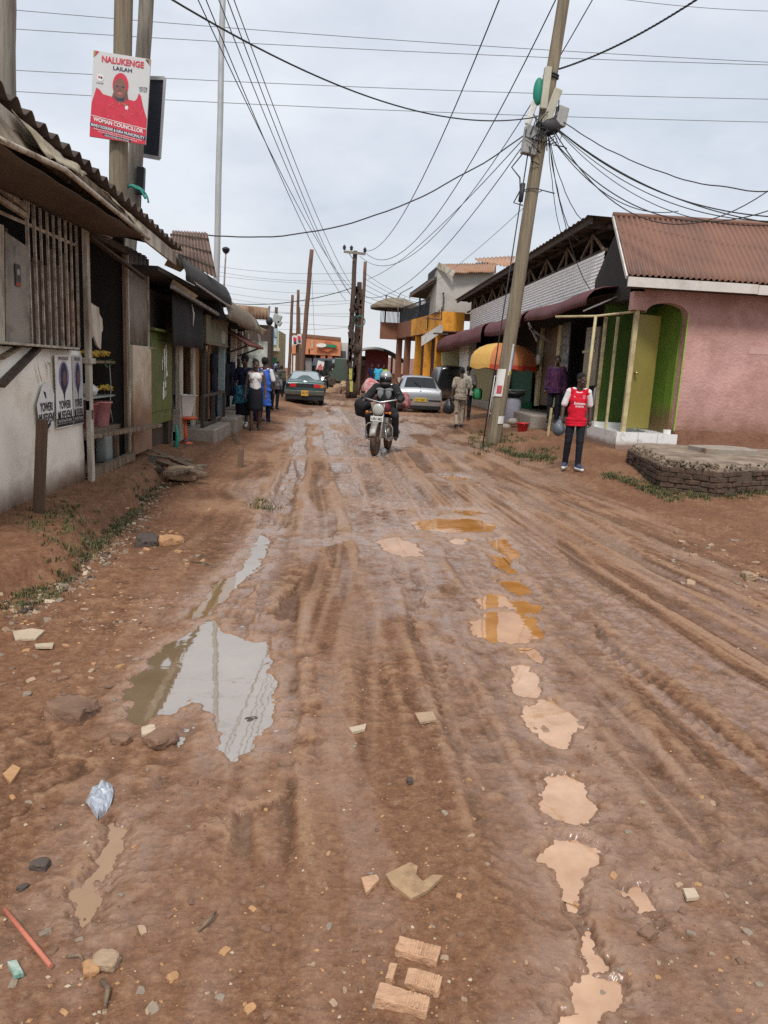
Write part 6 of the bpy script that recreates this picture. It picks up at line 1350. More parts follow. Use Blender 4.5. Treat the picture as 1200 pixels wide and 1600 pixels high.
# dark vehicle behind the hatchback
dk=carpaint('black_paint',(.012,.013,.016),.2,.25)
VN=[(-1.9,.4,.76,.7,.82,1.0,.8,1.05,.74),(-1.88,.3,.8,.7,.86,1.05,.82,1.7,.66),(-1.5,.28,.82,.7,.87,1.05,.83,1.78,.68),(.4,.28,.82,.7,.87,1.05,.83,1.78,.68),(1.0,.28,.82,.7,.87,1.05,.82,1.6,.64),(1.6,.28,.82,.66,.85,1.0,.78,1.08,.7),(2.1,.34,.74,.6,.76,.8,.7,.86,.6)]
dl_=atY(706,620,36.5); CC,rg=car('black_people_carrier',(dl_.x,38.3,ground_z(5,36)-.02),R(2),'black boxy vehicle parked beyond the silver hatchback',dk,VN,.32,.74,(-1.2,1.25))
rear_window(CC,[(-.7,-1.9,1.12),(.7,-1.9,1.12),(.6,-1.85,1.62),(-.6,-1.85,1.62)],WGL)
# green truck far off
gt=carpaint('army_green_paint',(.05,.075,.055),.1,.5)
tx=atZ(528,606,0); TK=thing('green_truck',(tx.x,60,0),'dull green truck standing by the far poles','truck')
m=MB()
q=lambda px,py,Y=60: atY(px,py,Y)
c=q(528,585); xw=q(543,585).x
m.prism([(q(513,600).x,60,.5),(q(543,600).x,60,.5),(q(543,570).x,60,2.3),(q(523,566).x,60,2.35),(q(515,585).x,60,1.5)],(0,4,0)); m.build('cab',gt,TK,bev=.05)
m=MB(); m.prism([(q(515.5,584).x,59.95,1.35),(q(520,584).x,59.95,1.35),(q(523,569).x,59.95,2.2),(q(519.5,569.5).x,59.95,2.15)],(0,.04,0)); m.build('windscreen',WGP,TK)
m=MB(); m.box(q(527,0).x,q(540,0).x,59.94,59.99,1.35,2.1); m.build('side_window',WGL,TK)
for px in (518,539):
    m=MB(); m.lathe([(.2,-.12),(.42,-.12),(.42,.12),(.2,.12)],(q(px,0).x,60.1,.42),(0,1,0),18); m.build('wheel',M['rubber'],TK)
m=MB(); m.ell((q(519.5,574).x,59.9,1.75),(.16,.05,.2)); m.build('wing_mirror',M['black'],TK)

# ================================================================== MOTORCYCLES
M['mudtyre'] = pm('muddy_tyre',(.12,.07,.045),.9,.4,9,(.03,.025,.022),.5,7,.3,40,coords='obj')
def motorbike(loc, rz, label, full=True, tank=None):
    t = thing('motorcycle', loc, label, 'motorcycle', None, rz)   # faces local -Y
    def wheel(y,r,nm):
        m=MB(); m.lathe([(r-.07,-.04),(r-.01,-.045),(r,-.02),(r,.02),(r-.01,.045),(r-.07,.04)],(0,y,r),(1,0,0),28); w=m.build(nm,M['mudtyre'],t,local=True)
        m=MB(); m.lathe([(r-.08,-.02),(r-.06,-.03),(r-.06,.03),(r-.08,.02)],(0,y,r),(1,0,0),28); m.lathe([(.05,-.05),(.05,.05)],(0,y,r),(1,0,0),14)
        for k in range(14):
            a=2*PI*k/14; m.tube([(0,y,r),(0,y+(r-.06)*math.cos(a),r+(r-.06)*math.sin(a))],.004,4)
        m.build('rim',M['steel'],w,local=True)
    wheel(-.68,.31,'wheel'); wheel(.62,.31,'wheel')
    for s_ in (-1,1):
        m=MB(); m.tube([(s_*.085,-.70,.31),(s_*.085,-.50,.78),(s_*.085,-.42,.98)],[.026,.024,.02],10); m.build('fork',M['chrome'],t,local=True)
    m=MB(); P=[[V((x,-.68+.345*math.cos(a),.31+.345*math.sin(a)-abs(x)*.25)) for x in (-.06,-.03,0,.03,.06)] for a in np.linspace(R(70),R(165),10)]; m.grid(P); m.build('mudguard',M['steel'] if full else M['black'],t,local=True,solid=.006)
    m=MB(); m.lathe([(.02,.12),(.08,.1),(.115,.04),(.122,0),(.115,-.01)],(0,-.56,.86),(0,1,0),20); h=m.build('headlight',M['black'],t,local=True)
    m=MB(); m.lathe([(.112,0),(.09,.02),(.045,.03),(.001,.033)],(0,-.57,.86),(0,-1,0),20,cap=False); m.build('lens',glassy('lens_glass',(.42,.42,.38),.12) ,h,local=True)
    if not full:
        m=MB(); e2,nt,N,L,B=_nt('lit_headlamp'); B.inputs['Emission Color'].default_value=(1,.97,.9,1); B.inputs['Emission Strength'].default_value=5; m.lathe([(.08,.035),(.001,.04)],(0,-.57,.86),(0,-1,0),16,cap=False); m.build('lit_bulb',e2,h,local=True)
    m=MB(); m.tube([(-.38,-.26,1.02),(-.3,-.34,1.05),(-.16,-.42,1.02),(0,-.44,.99),(.16,-.42,1.02),(.3,-.34,1.05),(.38,-.26,1.02)],.014,8); m.build('handlebar',M['chrome'],t,local=True)
    for s_ in (-1,1):
        m=MB(); m.tube([(s_*.28,-.35,1.04),(s_*.32,-.4,1.15)],.007,6); m.ell((s_*.34,-.41,1.17),(.045,.015,.03)); m.build('wing_mirror',M['black'],t,local=True)
        m=MB(); m.tube([(s_*.1,-.5,.8),(s_*.2,-.52,.8)],.01,6); m.ell((s_*.22,-.53,.8),(.03,.035,.03)); m.build('indicator',LAMB,t,local=True)
    m=MB(); m.ell((0,-.12,.86),(.15,.3,.13)); m.build('fuel_tank',tank or M['c_maroon'],t,local=True)
    m=MB(); m.ell((0,.38,.84),(.14,.42,.06)); m.build('seat',M['black'],t,local=True)
    m=MB(); m.box(-.12,.12,-.3,.15,.3,.6); m.box(-.14,.14,-.22,.05,.52,.7); m.tube([(-.16,-.1,.42),(.16,-.1,.42)],.09,12); m.build('engine',M['steel'],t,local=True,bev=.03)
    m=MB(); m.tube([(.1,-.3,.5),(.14,-.34,.3),(.16,.1,.26),(.18,.75,.36)],[.02,.022,.03,.045],10); m.build('exhaust',M['chrome'],t,local=True)
    m=MB(); m.tube([(0,-.42,.95),(0,-.3,.6),(0,-.25,.3),(0,.3,.3),(0,.62,.31)],.025,8); m.tube([(0,-.4,.92),(0,.3,.75),(0,.85,.78)],.022,8); m.build('frame',M['black'],t,local=True)
    if full:
        m=MB(); m.box(-.12,.12,-.665,-.65,.64,.74); p=m.build('number_plate',M['paper'],t,local=True,bev=.004)
        m=MB(); put_text(m,'UEV 482',(0,-.665,.69),(1,0,0),UP,.2,.05,0,.02); m.build('lettering',M['ink'],p,local=True)
        m=MB(); pts=[(-.1,-.33,.6),(-.22,-.4,.58),(-.26,-.4,.52),(-.26,-.36,.32),(-.21,-.3,.26),(-.1,-.26,.28)]; m.tube(pts,.014,8); m.tube([(-x,y,z) for x,y,z in pts],.014,8); m.build('crash_bar',M['steel'],t,local=True)
    m=MB(); m.tube([(-.28,-.05,.3),(.28,-.05,.3)],.015,6); m.build('foot_pegs',M['steel'],t,local=True)
    return t
mb_l=atZ(603,707,.0)
BIKE_LOC=V((.78,14.5,.0)); BIKE_RZ=R(-14)
motorbike(BIKE_LOC,BIKE_RZ,'muddy motorcycle with white plate ridden toward the camera along the wet road')
fb=atZ(506,613,0); BIKE2=V((fb.x,46,0)); motorbike(BIKE2,R(-6),'distant motorcycle with its headlamp lit near the green car',False,M['black'])
# ================================================================== PEOPLE
def remesh(mb, vox, smooth=3):
    me=bpy.data.meshes.new('tmp'); me.from_pydata([tuple(v) for v in mb.v],[],mb.f)
    bm=bmesh.new(); bm.from_mesh(me); bmesh.ops.recalc_face_normals(bm,faces=bm.faces); bm.to_mesh(me); bm.free()
    o=bpy.data.objects.new('tmp',me); COL.objects.link(o)
    r=o.modifiers.new('r','REMESH'); r.mode='VOXEL'; r.voxel_size=vox; r.use_smooth_shade=True
    s=o.modifiers.new('s','SMOOTH'); s.iterations=smooth; s.factor=.5
    dg=bpy.context.evaluated_depsgraph_get(); dg.update(); out=bpy.data.meshes.new_from_object(o.evaluated_get(dg))
    bpy.data.objects.remove(o); bpy.data.meshes.remove(me)
    out.polygons.foreach_set('use_smooth',np.ones(len(out.polygons),bool)); return out
def part(name,mb,mat,parent,vox,smooth=3,fold=0.0,seed=0):
    me=remesh(mb,vox,smooth); me.name=name; me.materials.clear(); me.materials.append(mat)
    if fold:
        n=len(me.vertices); co=np.empty(n*3,np.float32); no=np.empty(n*3,np.float32); me.vertices.foreach_get('co',co); me.vertices.foreach_get('normal',no)
        co=co.reshape(-1,3); no=no.reshape(-1,3)
        w=fbm(co[:,0]*9+co[:,2]*7+50+seed,co[:,2]*16-co[:,0]*5+co[:,1]*6+50,200+seed,3)-.5
        co+=no*(w*fold)[:,None]; me.vertices.foreach_set('co',co.ravel()); me.update()
    o=bpy.data.objects.new(name,me); COL.objects.link(o); o.parent=parent; return o
BASE=dict(hips=(0,0,.93),chest=(0,0,1.27),neck=(0,.01,1.46),head=(0,-.02,1.62),
 sl=(-.172,0,1.405),sr=(.172,0,1.405),el=(-.235,.02,1.12),er=(.235,.02,1.12),wl=(-.25,-.04,.88),wr=(.25,-.04,.88),
 hl=(-.09,0,.9),hr=(.09,0,.9),kl=(-.1,-.02,.5),kr=(.1,-.02,.5),al=(-.1,.02,.09),ar=(.1,.02,.09),tl=(-.12,-.13,.03),tr=(.12,-.13,.03),hd=(0,0))
def hand(m,w,d,side,curl=.6,s=1.0):
    """palm, four bent fingers of different length and a thumb from the side of the palm"""
    w=V(w); d=V(d).normalized(); x=V(side).normalized(); x=(x-d*x.dot(d)).normalized(); n=d.cross(x)
    pc=w+d*.05*s; m.ell(pc,(.02*s+.018,.03*s,.03*s)); m.cone(w,w+d*.075*s,.022*s,.03*s)
    for i,(o_,L_) in enumerate(((-.027,.068),(-.009,.078),(.009,.074),(.027,.058))):
        a=w+d*.078*s+x*o_*s; b=a+(d*math.cos(curl*.6)+n*math.sin(curl*.6))*L_*.5*s; c=b+(d*math.cos(curl*1.7)+n*math.sin(curl*1.7))*L_*.5*s
        m.cone(a-d*.02*s,b,.0095*s,.0088*s,n=8); m.cone(b,c,.0088*s,.0075*s,n=8)
    a=w+d*.03*s-x*.026*s; b=a+(d*.7-x*.6+n*.3).normalized()*.036*s; c=b+(d*.95+n*.3).normalized()*.028*s
    m.cone(a,b,.0115*s,.0105*s,n=8); m.cone(b,c,.0105*s,.008*s,n=8)
def person(loc,rz,label,H=1.72,J=None,top=('tshirt',M['c_white']),bot=('trousers',M['c_black']),shoe=M['black'],skin=M['skin'],hair='short',vox=.009,build=1.0,grp=None,female=False,eyes=False,sole=None,hairmat=None):
    t=thing('person',loc,label,'person',grp,rz); s=H/1.75; t.scale=(s,s,s)
    j={k:V(v) if len(v)==3 else v for k,v in BASE.items()}
    if J:
        for k,v in J.items(): j[k]=V(v) if len(v)==3 else v
    b=build; yaw,pit=j['hd']; HM=Matrix.Rotation(yaw,3,'Z') @ Matrix.Rotation(pit,3,'X')
    hc=j['head']; hp=lambda x,y,z: hc+HM @ V((x,y,z))
    m=MB()
    m.ell(hp(0,.012,.035),(.074,.092,.092),M=HM); m.ell(hp(0,-.02,-.04),(.055,.066,.075),M=HM); m.ell(hp(0,-.05,-.085),(.03,.03,.028),M=HM)
    m.cone(hp(0,-.085,.012),hp(0,-.103,-.028),.009,.017); m.ell(hp(0,-.088,.022),(.05,.012,.012),M=HM)
    for x in (-.012,.012): m.ell(hp(x,-.092,-.03),(.012,.012,.009),M=HM)
    m.ell(hp(0,-.083,-.062),(.026,.012,.008),M=HM); m.ell(hp(0,-.08,-.075),(.022,.012,.008),M=HM)
    for x in (-.076,.076): m.ell(hp(x,.012,-.005),(.011,.022,.032),M=HM)
    for x in (-.04,.04): m.ell(hp(x,-.066,-.025),(.022,.022,.02),M=HM)
    m.cone(j['neck']-V((0,-.0,.07)),hp(0,.015,-.05),.058*b,.05)
    up_=(j['chest']-j['hips']).normalized(); 
    m.ell(j['chest'],(.155*b,.1*b,.17)); m.cone(j['sl'],j['sr'],.055*b,.055*b); m.cone(j['hips']+up_*.02,j['chest'],.12*b,.11*b)
    m.ell(j['hips'],(.15*b,.105*b,.12)); m.cone(j['neck']-V((0,0,.09)),j['sl'].lerp(j['neck'],.3),.05,.05); m.cone(j['neck']-V((0,0,.09)),j['sr'].lerp(j['neck'],.3),.05,.05)
    if female:
        for x in (-.07,.07): m.ell(j['chest']+V((x,-.085,.03)),(.065,.05,.06))
    for q in 'lr':
        m.cone(j['s'+q],j['e'+q],.052*b,.042*b); m.cone(j['e'+q],j['w'+q],.041*b,.028*b)
        d=(j['w'+q]-j['e'+q]); hand(m,j['w'+q],d,V((0,-1,0)) if abs(d.normalized().y)<.8 else V((1 if q=='r' else -1,0,0)))
        m.cone(j['h'+q],j['k'+q],.082*b,.058*b); m.cone(j['k'+q],j['a'+q],.055*b,.036*b); m.ell(j['k'+q].lerp(j['a'+q],.3)+V((0,.012,0)),(.052*b,.055*b,.1)); m.cone(j['a'+q],j['t'+q],.038,.03)
    part('body',m,skin,t,vox)
    # hair
    if hair:
        m=MB()
        if hair=='short': m.ell(hp(0,.022,.05),(.081,.094,.092),M=HM); m2=(.5,)
        elif hair=='afro': m.ell(hp(0,.03,.065),(.1,.105,.1),M=HM)
        elif hair=='bun': m.ell(hp(0,.025,.052),(.083,.095,.09),M=HM); m.ell(hp(0,.1,.09),(.05,.05,.05),M=HM)
        elif hair=='scarf': m.ell(hp(0,.028,.03),(.088,.1,.115),M=HM); m.cone(hp(0,.06,-.04),j['neck']+V((0,.05,-.1)),.075,.09)
        part('hair' if hair!='scarf' else 'headscarf',m,hairmat or M['hair'],t,max(vox,.009),2,.012)
    if eyes:
        for x in (-.03,.03):
            m=MB(); m.ell(hp(x,-.081,.003),(.009,.007,.005),M=HM); e=m.build('eye',M['eye'],t,local=True); m=MB(); m.ell(hp(x,-.089,.003),(.005,.004,.005),M=HM); m.build('pupil',M['ink'],e,local=True)
    # upper clothing
    kind,cm=top[0],top[1]; g=.014
    if kind:
        m=MB(); m.ell(j['chest'],(.168*b+g*.4,.112*b+g*.4,.175)); m.cone(j['sl']*.92+j['chest']*.08,j['sr']*.92+j['chest']*.08,.06*b,.06*b)
        hem=j['hips']+V((0,0,-.03 if kind!='tank' else .03)); loose={'tshirt':1.06,'long':1.05,'jacket':1.2,'tank':.9,'tunic':1.08}[kind]
        m.cone(j['chest']-up_*.05,hem,.14*b*loose,.152*b*loose); m.ell(hem,(.19*b*loose,.15*b*loose,.075)); m.ell(j['chest'].lerp(hem,.55),(.17*b*loose,.125*b*loose,.15))
        if kind=='tunic': m.cone(hem,hem+V((0,0,-.32)),.15*b,.17*b); m.ell(hem+V((0,0,-.3)),(.19*b,.15*b,.1))
        if kind!='tank':
            m.cone(j['neck']-V((0,0,.07)),j['sl'].lerp(j['neck'],.25),.058,.062); m.cone(j['neck']-V((0,0,.07)),j['sr'].lerp(j['neck'],.25),.058,.062)
        else:
            for q in 'lr': m.cone(j['s'+q].lerp(j['neck'],.4)-V((0,0,.02)),j['chest']+V((.07 if q=='r' else -.07,-.02,.0)),.045,.06)
        if female:
            for x in (-.07,.07): m.ell(j['chest']+V((x,-.085,.03)),(.073,.058,.067))
        if kind in('long','jacket'):
            for q in 'lr': m.cone(j['s'+q],j['e'+q],.07*b*loose,.058*b*loose); m.cone(j['e'+q],j['e'+q].lerp(j['w'+q],.93),.058*b*loose,.045*b*loose)
        elif kind in('tshirt','tunic') and len(top)<3:
            for q in 'lr': m.cone(j['s'+q],j['s'+q].lerp(j['e'+q],.72),.068*b,.07*b)
        flatcut=j['kl'].z<.6 and kind!='tank'
        if flatcut:
            hz=hem.z-(.42 if kind=='tunic' else .09)
            if kind!='tunic':
                m.ell(hem+V((0,0,-.05)),(.188*b*loose,.15*b*loose,.09)); m.ell(hem+V((0,0,-.1)),(.188*b*loose,.152*b*loose,.08))
            else: m.ell(hem+V((0,0,-.4)),(.2*b,.16*b,.12))
        so=part('shirt' if kind!='jacket' else 'jacket',m,cm,t,max(vox,.008),3,.015,len(label))
        t['_shirt']=so.name
        if flatcut:
            bm=bmesh.new(); bm.from_mesh(so.data); bmesh.ops.bisect_plane(bm,geom=bm.verts[:]+bm.edges[:]+bm.faces[:],plane_co=V((0,0,hz)),plane_no=V((.06,.12,-1)),clear_outer=True); bm.to_mesh(so.data); bm.free()
        if len(top)>2:
            for q in 'lr':
                m=MB(); m.cone(j['s'+q].lerp(j['neck'],.5)+V((0,0,.012)),j['s'+q],.045,.062*b); m.cone(j['s'+q],j['s'+q].lerp(j['e'+q],.8),.06*b,.062*b); part('sleeve',m,top[2],t,max(vox,.008),3,.006,5)
            m=MB(); m.tube([j['neck']+V((.07*math.cos(a),.062*math.sin(a)-.012,-.035-.03*max(0,-math.sin(a)))) for a in np.linspace(0,2*PI,24)],.013,8); part('collar',m,top[2],t,.006,1)
        del t['_shirt']
    kind,cm=bot
    if kind=='trousers' or kind=='shorts':
        m=MB(); m.ell(j['hips']+V((0,0,-.01)),(.16*b,.118*b,.115))
        for q in 'lr':
            m.cone(j['h'+q],j['k'+q],.093*b,.07*b)
            if kind=='trousers': m.cone(j['k'+q],j['a'+q]+V((0,0,.0)),.068*b,.056*b)
        part('trousers',m,cm,t,max(vox,.008),3,.012,9)
    elif kind in('skirt','wrap'):
        zh=.5 if kind=='skirt' else .3
        kx=(j['kl'].x+j['kr'].x)/2; ky=(j['kl'].y+j['kr'].y)/2; m=MB(); P=[]
        for i in range(9):
            v=i/8; z=1.05+(zh-1.05)*v; r_=.135+.05*math.sin(min(1,v*2.4)*PI/2)+(.0 if kind=='skirt' else .02*v); P.append([V((j['hips'].x*(1-v)+kx*v+r_*math.cos(a)*(1+.03*math.sin(5*a+i)),j['hips'].y*(1-v)+ky*v+r_*.8*math.sin(a),z)) for a in np.linspace(0,2*PI,25)])
        m.grid(P); m.build('skirt',cm,t,local=True,solid=.012)
    for q in 'lr':
        if shoe is None: break
        a,tt=j['a'+q],j['t'+q]; m=MB(); d=(tt-a); d.z=0; d.normalize(); f=a+V((0,0,-.035))
        m.cone(f-d*.03,f+d*.06,.046,.044); m.cone(f+d*.05,tt+V((0,0,.008)),.044,.033); m.cone(f+V((0,0,.05)),f,.045,.046)
        sh=part('shoe',m,shoe,t,.008,2)
        if sole:
            m=MB(); z0=min(a.z-.085,tt.z-.03); m.cone(f-d*.035+V((0,0,-.04)),tt+d*.005+V((0,0,-.018)),.044,.037); o=part('sole',m,sole,sh,.008,1); 
    return t
def shirt_print(t,items,part_name='shirt'):
    """lay flat marks on the front of the shirt: items (kind, text/pts, x, z, w, h, mat)"""
    so=[c for c in t.children if c.name.startswith(part_name)][0]; bv=BVHTree.FromPolygons([v.co for v in so.data.vertices],[tuple(p.vertices) for p in so.data.polygons])
    for nm,body,x,z,w,h,mt_ in items:
        mm=MB()
        if nm=='lettering': put_text(mm,body,(x,0,z),(1,0,0),(0,0,1),w,h,0,.03,0)
        else: shape2d(mm,body,(x,0,z),(1,0,0),(0,0,1),w,h,0,0)
        vs=[]
        for p in mm.v:
            hit=bv.ray_cast(V((p[0],-1,p[2])),V((0,1,0)))[0]; vs.append((p[0],(hit.y if hit else -.1)-.005,p[2]))
        mm.v=vs; mm.build(nm,mt_,so,local=True)
# man in red jersey
ml=atZ(893,730,.0); zg=ground_z(ml.x,ml.y); ml=atZ(893,730,zg)
MAN=person((ml.x,ml.y,ml.z-.022),R(-10),'young man in a red football jersey with white sleeves and black trousers carrying a bag',1.64,
 dict(head=(.025,-.05,1.605),hd=(R(38),R(10)),neck=(0,-.0,1.455),kl=(-.11,-.03,.5),al=(-.12,.06,.1),tl=(-.16,-.08,.035),kr=(.09,-.1,.5),ar=(.09,-.12,.1),tr=(.15,-.27,.035),el=(-.25,.02,1.12),wl=(-.27,-.06,.87),er=(.235,.06,1.13),wr=(.245,.0,.89)),
 ('tshirt',M['c_red'],M['c_white']),('trousers',M['c_black']),pm('blue_black_shoe',(.04,.06,.12),.7,.3,9,coords='obj'),M['skin'],'short',.0065,.98,None,False,True,M['c_white'])
shield=[(-.5,.5),(.5,.5),(.5,-.05),(.3,-.3),(0,-.55),(-.3,-.3),(-.5,-.05)]
bolt=[(-.5,-.4),(-.1,.5),(.1,.1),(.5,-.4)]
shirt_print(MAN,[('lettering','Emirates',.02,1.2,.2,.048,M['c_white']),('lettering','FLY BETTER',.02,1.145,.15,.032,M['c_white']),
 ('crest',shield,.085,1.315,.042,.055,M['c_white']),('crest_inner',shield,.085,1.315,.032,.043,flat('crest_red',(.5,.02,.05),.8)),('small_mark',bolt,-.08,1.32,.034,.022,M['c_white'])])
m=MB(); c=V((ml.x-.30,ml.y-.03,ml.z+.62)); 
m.lathe([(.02,.2),(.035,.17),(.08,.1),(.1,.03),(.085,-.04),(.04,-.08),(.005,-.085)],c,n=16,cap=False); m.jitter(.012); m.tube([c+V((.0,0,.18)),c+V((.01,0,.24))],.012,6)
solo_at(m,'carrier_bag',pm('dark_translucent_bag',(.09,.11,.13),.3,.35,12,bump=.4,bscale=30,coords='obj'),c,'crumpled dark plastic bag hanging from the hand of the man in red','bag')
# motorcycle rider
rl=BIKE_LOC
RID=person((rl.x,rl.y,0),BIKE_RZ,'motorcycle rider in silver helmet and black padded jacket',1.61,
 dict(hips=(0,.2,.92),chest=(0,.12,1.23),neck=(0,.1,1.42),head=(0,.06,1.5+.05),hd=(0,0),sl=(-.2,.1,1.36),sr=(.2,.1,1.36),el=(-.36,-.02,1.16),er=(.36,-.02,1.16),wl=(-.37,-.27,1.13),wr=(.37,-.27,1.13),
 hl=(-.1,.2,.9),hr=(.1,.2,.9),kl=(-.29,-.22,.8),kr=(.29,-.22,.8),al=(-.28,.02,.36),ar=(.28,.02,.36),tl=(-.31,-.13,.3),tr=(.31,-.13,.3)),
 ('jacket',M['blackcloth']),('trousers',M['blackcloth']),M['black'],M['skin'],None,.009,1.18)
ph=RID
m=MB(); hc=V((0,.06,1.58)); m.ell(hc,(.135,.155,.14)); m.cone(hc+V((0,-.05,-.08)),hc+V((0,.03,-.08)),.115,.12); hel=part('helmet',m,pm('silver_helmet',(.33,.33,.33),.25,.1,5,metal=.4,coords='obj'),RID,.009,2)
m=MB(); P=[[hc+V((.148*math.sin(a)*.95,-.168*math.cos(a)*.98,z)) for a in np.linspace(-1.15,1.15,12)] for z in (-.1,-.04,.015)]; m.grid(P); m.build('visor',glassy('visor_black',(.01,.01,.012),.08),hel,local=True,solid=.006)
m=MB(); m.ell(hc+V((0,-.05,-.15)),(.11,.12,.06)); part('neck_guard',m,M['blackcloth'],RID,.01,2)
m=MB(); m.ell((-.085,-.035,1.24),(.07,.03,.11)); m.ell((.085,-.035,1.24),(.07,.03,.11)); m.ell((-.09,-.03,1.33),(.1,.03,.035)); m.ell((.09,-.03,1.33),(.1,.03,.035)); part('chest_padding',m,M['c_grey'],RID,.009,2)
for s_ in (-1,1):
    m=MB(); m.cone((s_*.37,-.22,1.14),(s_*.38,-.3,1.13),.055,.06); part('glove',m,M['black'],RID,.009,2)
def rel(x,y,z): 
    c,s_=math.cos(BIKE_RZ),math.sin(BIKE_RZ); return V((BIKE_LOC.x+x*c-y*s_,BIKE_LOC.y+x*s_+y*c,z))
def lumpy(c,r,mat,name,lab,cat,seed=0,amp=.12):
    m=MB(); m.ell(c,r,nu=24,nv=16); m.v=[tuple(V(p)+(V(p)-V(c))*amp*2*mnoise.noise(V(p)*6+V((seed,0,0)))) for p in m.v]; return solo_at(m,name,mat,c,lab,cat)
lumpy(rel(-.4,.6,1.17),(.19,.24,.25),M['c_bundle'],'bundle','bulging pink checked bundle strapped behind the rider','bundle',1)
lumpy(rel(.34,.5,1.0),(.1,.2,.18),pm('red_bundle',(.26,.05,.06),.85,.35,9,(.5,.35,.35),.5,9),'bundle','smaller dark red bundle on the other flank of the motorcycle','bundle',4)
lumpy(rel(-.5,.35,.84),(.17,.2,.2),M['blackcloth'],'saddlebag','bulky black bag hanging beside the rider','bag',7)
# women and others by the left shops
def at_ground(px,py,z=0.0):
    for _ in range(4):
        p=atZ(px,py,z); z=ground_z(p.x,p.y)
    return (p.x,p.y,p.z)
stride=dict(kl=(-.09,-.12,.5),al=(-.09,-.16,.1),tl=(-.11,-.3,.04),kr=(.09,.0,.5),ar=(.09,.14,.11),tr=(.1,.02,.03))
stride2=dict(kr=(.09,-.12,.5),ar=(.09,-.16,.1),tr=(.11,-.3,.04),kl=(-.09,.0,.5),al=(-.09,.14,.11),tl=(-.1,.02,.03))
person(at_ground(398,672),R(8),'woman in a white sleeveless top and short black skirt walking',1.62,dict(stride,hd=(R(20),R(12)),head=(.0,-.05,1.61)),('tank',M['c_white']),('skirt',M['c_black']),M['black'],M['skin2'],'bun',.010,.95,None,True,True)
person(at_ground(381,667),R(-6),'woman in a navy top with a blue floral wrap round her waist',1.64,dict(stride2,hd=(R(-10),R(5))),('tshirt',M['c_navy']),('wrap',M['c_black']),M['c_white'],M['skin'],'afro',.010,1.0,None,True,True)
wl_=at_ground(381,667); m=MB(); P=[]
for i in range(8):
    v=i/7; P.append([V((wl_[0]-.04+(.19+.05*v)*math.cos(a)*(1+.05*math.sin(6*a+i)),wl_[1]+(.17+.05*v)*math.sin(a),wl_[2]+.98-.42*v+.05*math.cos(a))) for a in np.linspace(0,2*PI,25)])
m.grid(P); solo_at(m,'floral_wrap',M['c_wrap'],wl_,'blue floral cloth tied round the woman in the navy top','cloth',solid=.01)
BLU=person(at_ground(412,661),R(175),'person seen from behind in a long bright blue tunic with white sleeve edge',1.66,dict(stride,er=(.26,.0,1.12),el=(-.26,.02,1.12),hd=(R(10),0)),('tunic',M['c_blue'],M['c_white']),('trousers',M['c_navy']),M['c_navy'],M['skin'],'afro',.011,1.05)
person(at_ground(429,640),R(30),'person in a pale blue headscarf beside the open car door',1.5,dict(),('jacket',pm('grey_black_jacket',(.05,.05,.055),.85,.3,6,(.4,.4,.4),.4,5,coords='obj')),('trousers',M['c_black']),M['black'],M['skin'],'scarf',.012,1.0,None,False,False,None,pm('pale_blue_scarf',(.25,.38,.65),.85,.15,6,coords='obj'))
person((atY(441,632,34.5).x-.1,34.5,0),R(160),'man in a dark camouflage shirt bending by the car door',1.6,dict(chest=(0,-.05,1.25),head=(.02,-.13,1.56)),('long',pm('camouflage_shirt',(.06,.06,.035),.85,.3,8,(.16,.14,.08),.5,10,coords='obj')),('trousers',M['c_black']),M['black'],M['skin'],'short',.013)
person(at_ground(369,655,.2),R(60),'woman in a white patterned top by the verandah edge',1.55,dict(),('tshirt',pm('white_blue_print',(.5,.52,.58),.85,.2,8,(.1,.1,.25),.45,10,coords='obj')),('wrap',M['c_navy']),M['black'],M['skin'],'short',.012,.95,None,True)
person(at_ground(377,650,.1),R(10),'woman in a violet top standing behind the walking women',1.58,dict(),('tshirt',M['c_purple']),('wrap',M['c_black']),M['black'],M['skin'],'afro',.012,.95,None,True)
person((-2.5,23.5,ground_z(-2.5,23.5)),R(20),'woman in a maroon top behind the others near the mural wall',1.62,dict(),('tshirt',M['c_maroon']),('wrap',M['c_navy']),M['black'],M['skin'],'bun',.012,1.0,None,True)
person((atY(424,625,37).x,37,0),R(-20),'person in an olive top standing beyond the car door',1.66,dict(),('tshirt',pm('olive_top',(.09,.085,.04),.85,coords='obj')),('trousers',M['c_black']),M['black'],M['skin'],'afro',.013)
person((atY(433,620,40).x,40,0),R(40),'tall person with bushy hair near the far green shop',1.74,dict(),('tshirt',M['c_navy']),('trousers',M['c_black']),M['black'],M['skin'],'afro',.013)
# seated woman on the verandah edge
sitJ=dict(hips=(0,.05,.55),chest=(0,.0,.88),neck=(0,-.01,1.07),head=(0,-.04,1.22),sl=(-.17,0,1.02),sr=(.17,0,1.02),el=(-.22,-.08,.78),er=(.22,-.08,.78),wl=(-.12,-.28,.68),wr=(.12,-.28,.68),hl=(-.09,.03,.54),hr=(.09,.03,.54),kl=(-.11,-.36,.56),kr=(.11,-.36,.56),al=(-.11,-.4,.12),ar=(.11,-.4,.12),tl=(-.12,-.55,.06),tr=(.12,-.55,.06))
person((-2.55,19.0,.0+.12),R(75),'woman in dark clothes seated on the verandah step',1.65,sitJ,('tshirt',pm('pinkish_top',(.35,.12,.13),.85,coords='obj')),('trousers',M['c_navy']),M['black'],M['skin'],'bun',.012,1.0,None,True)
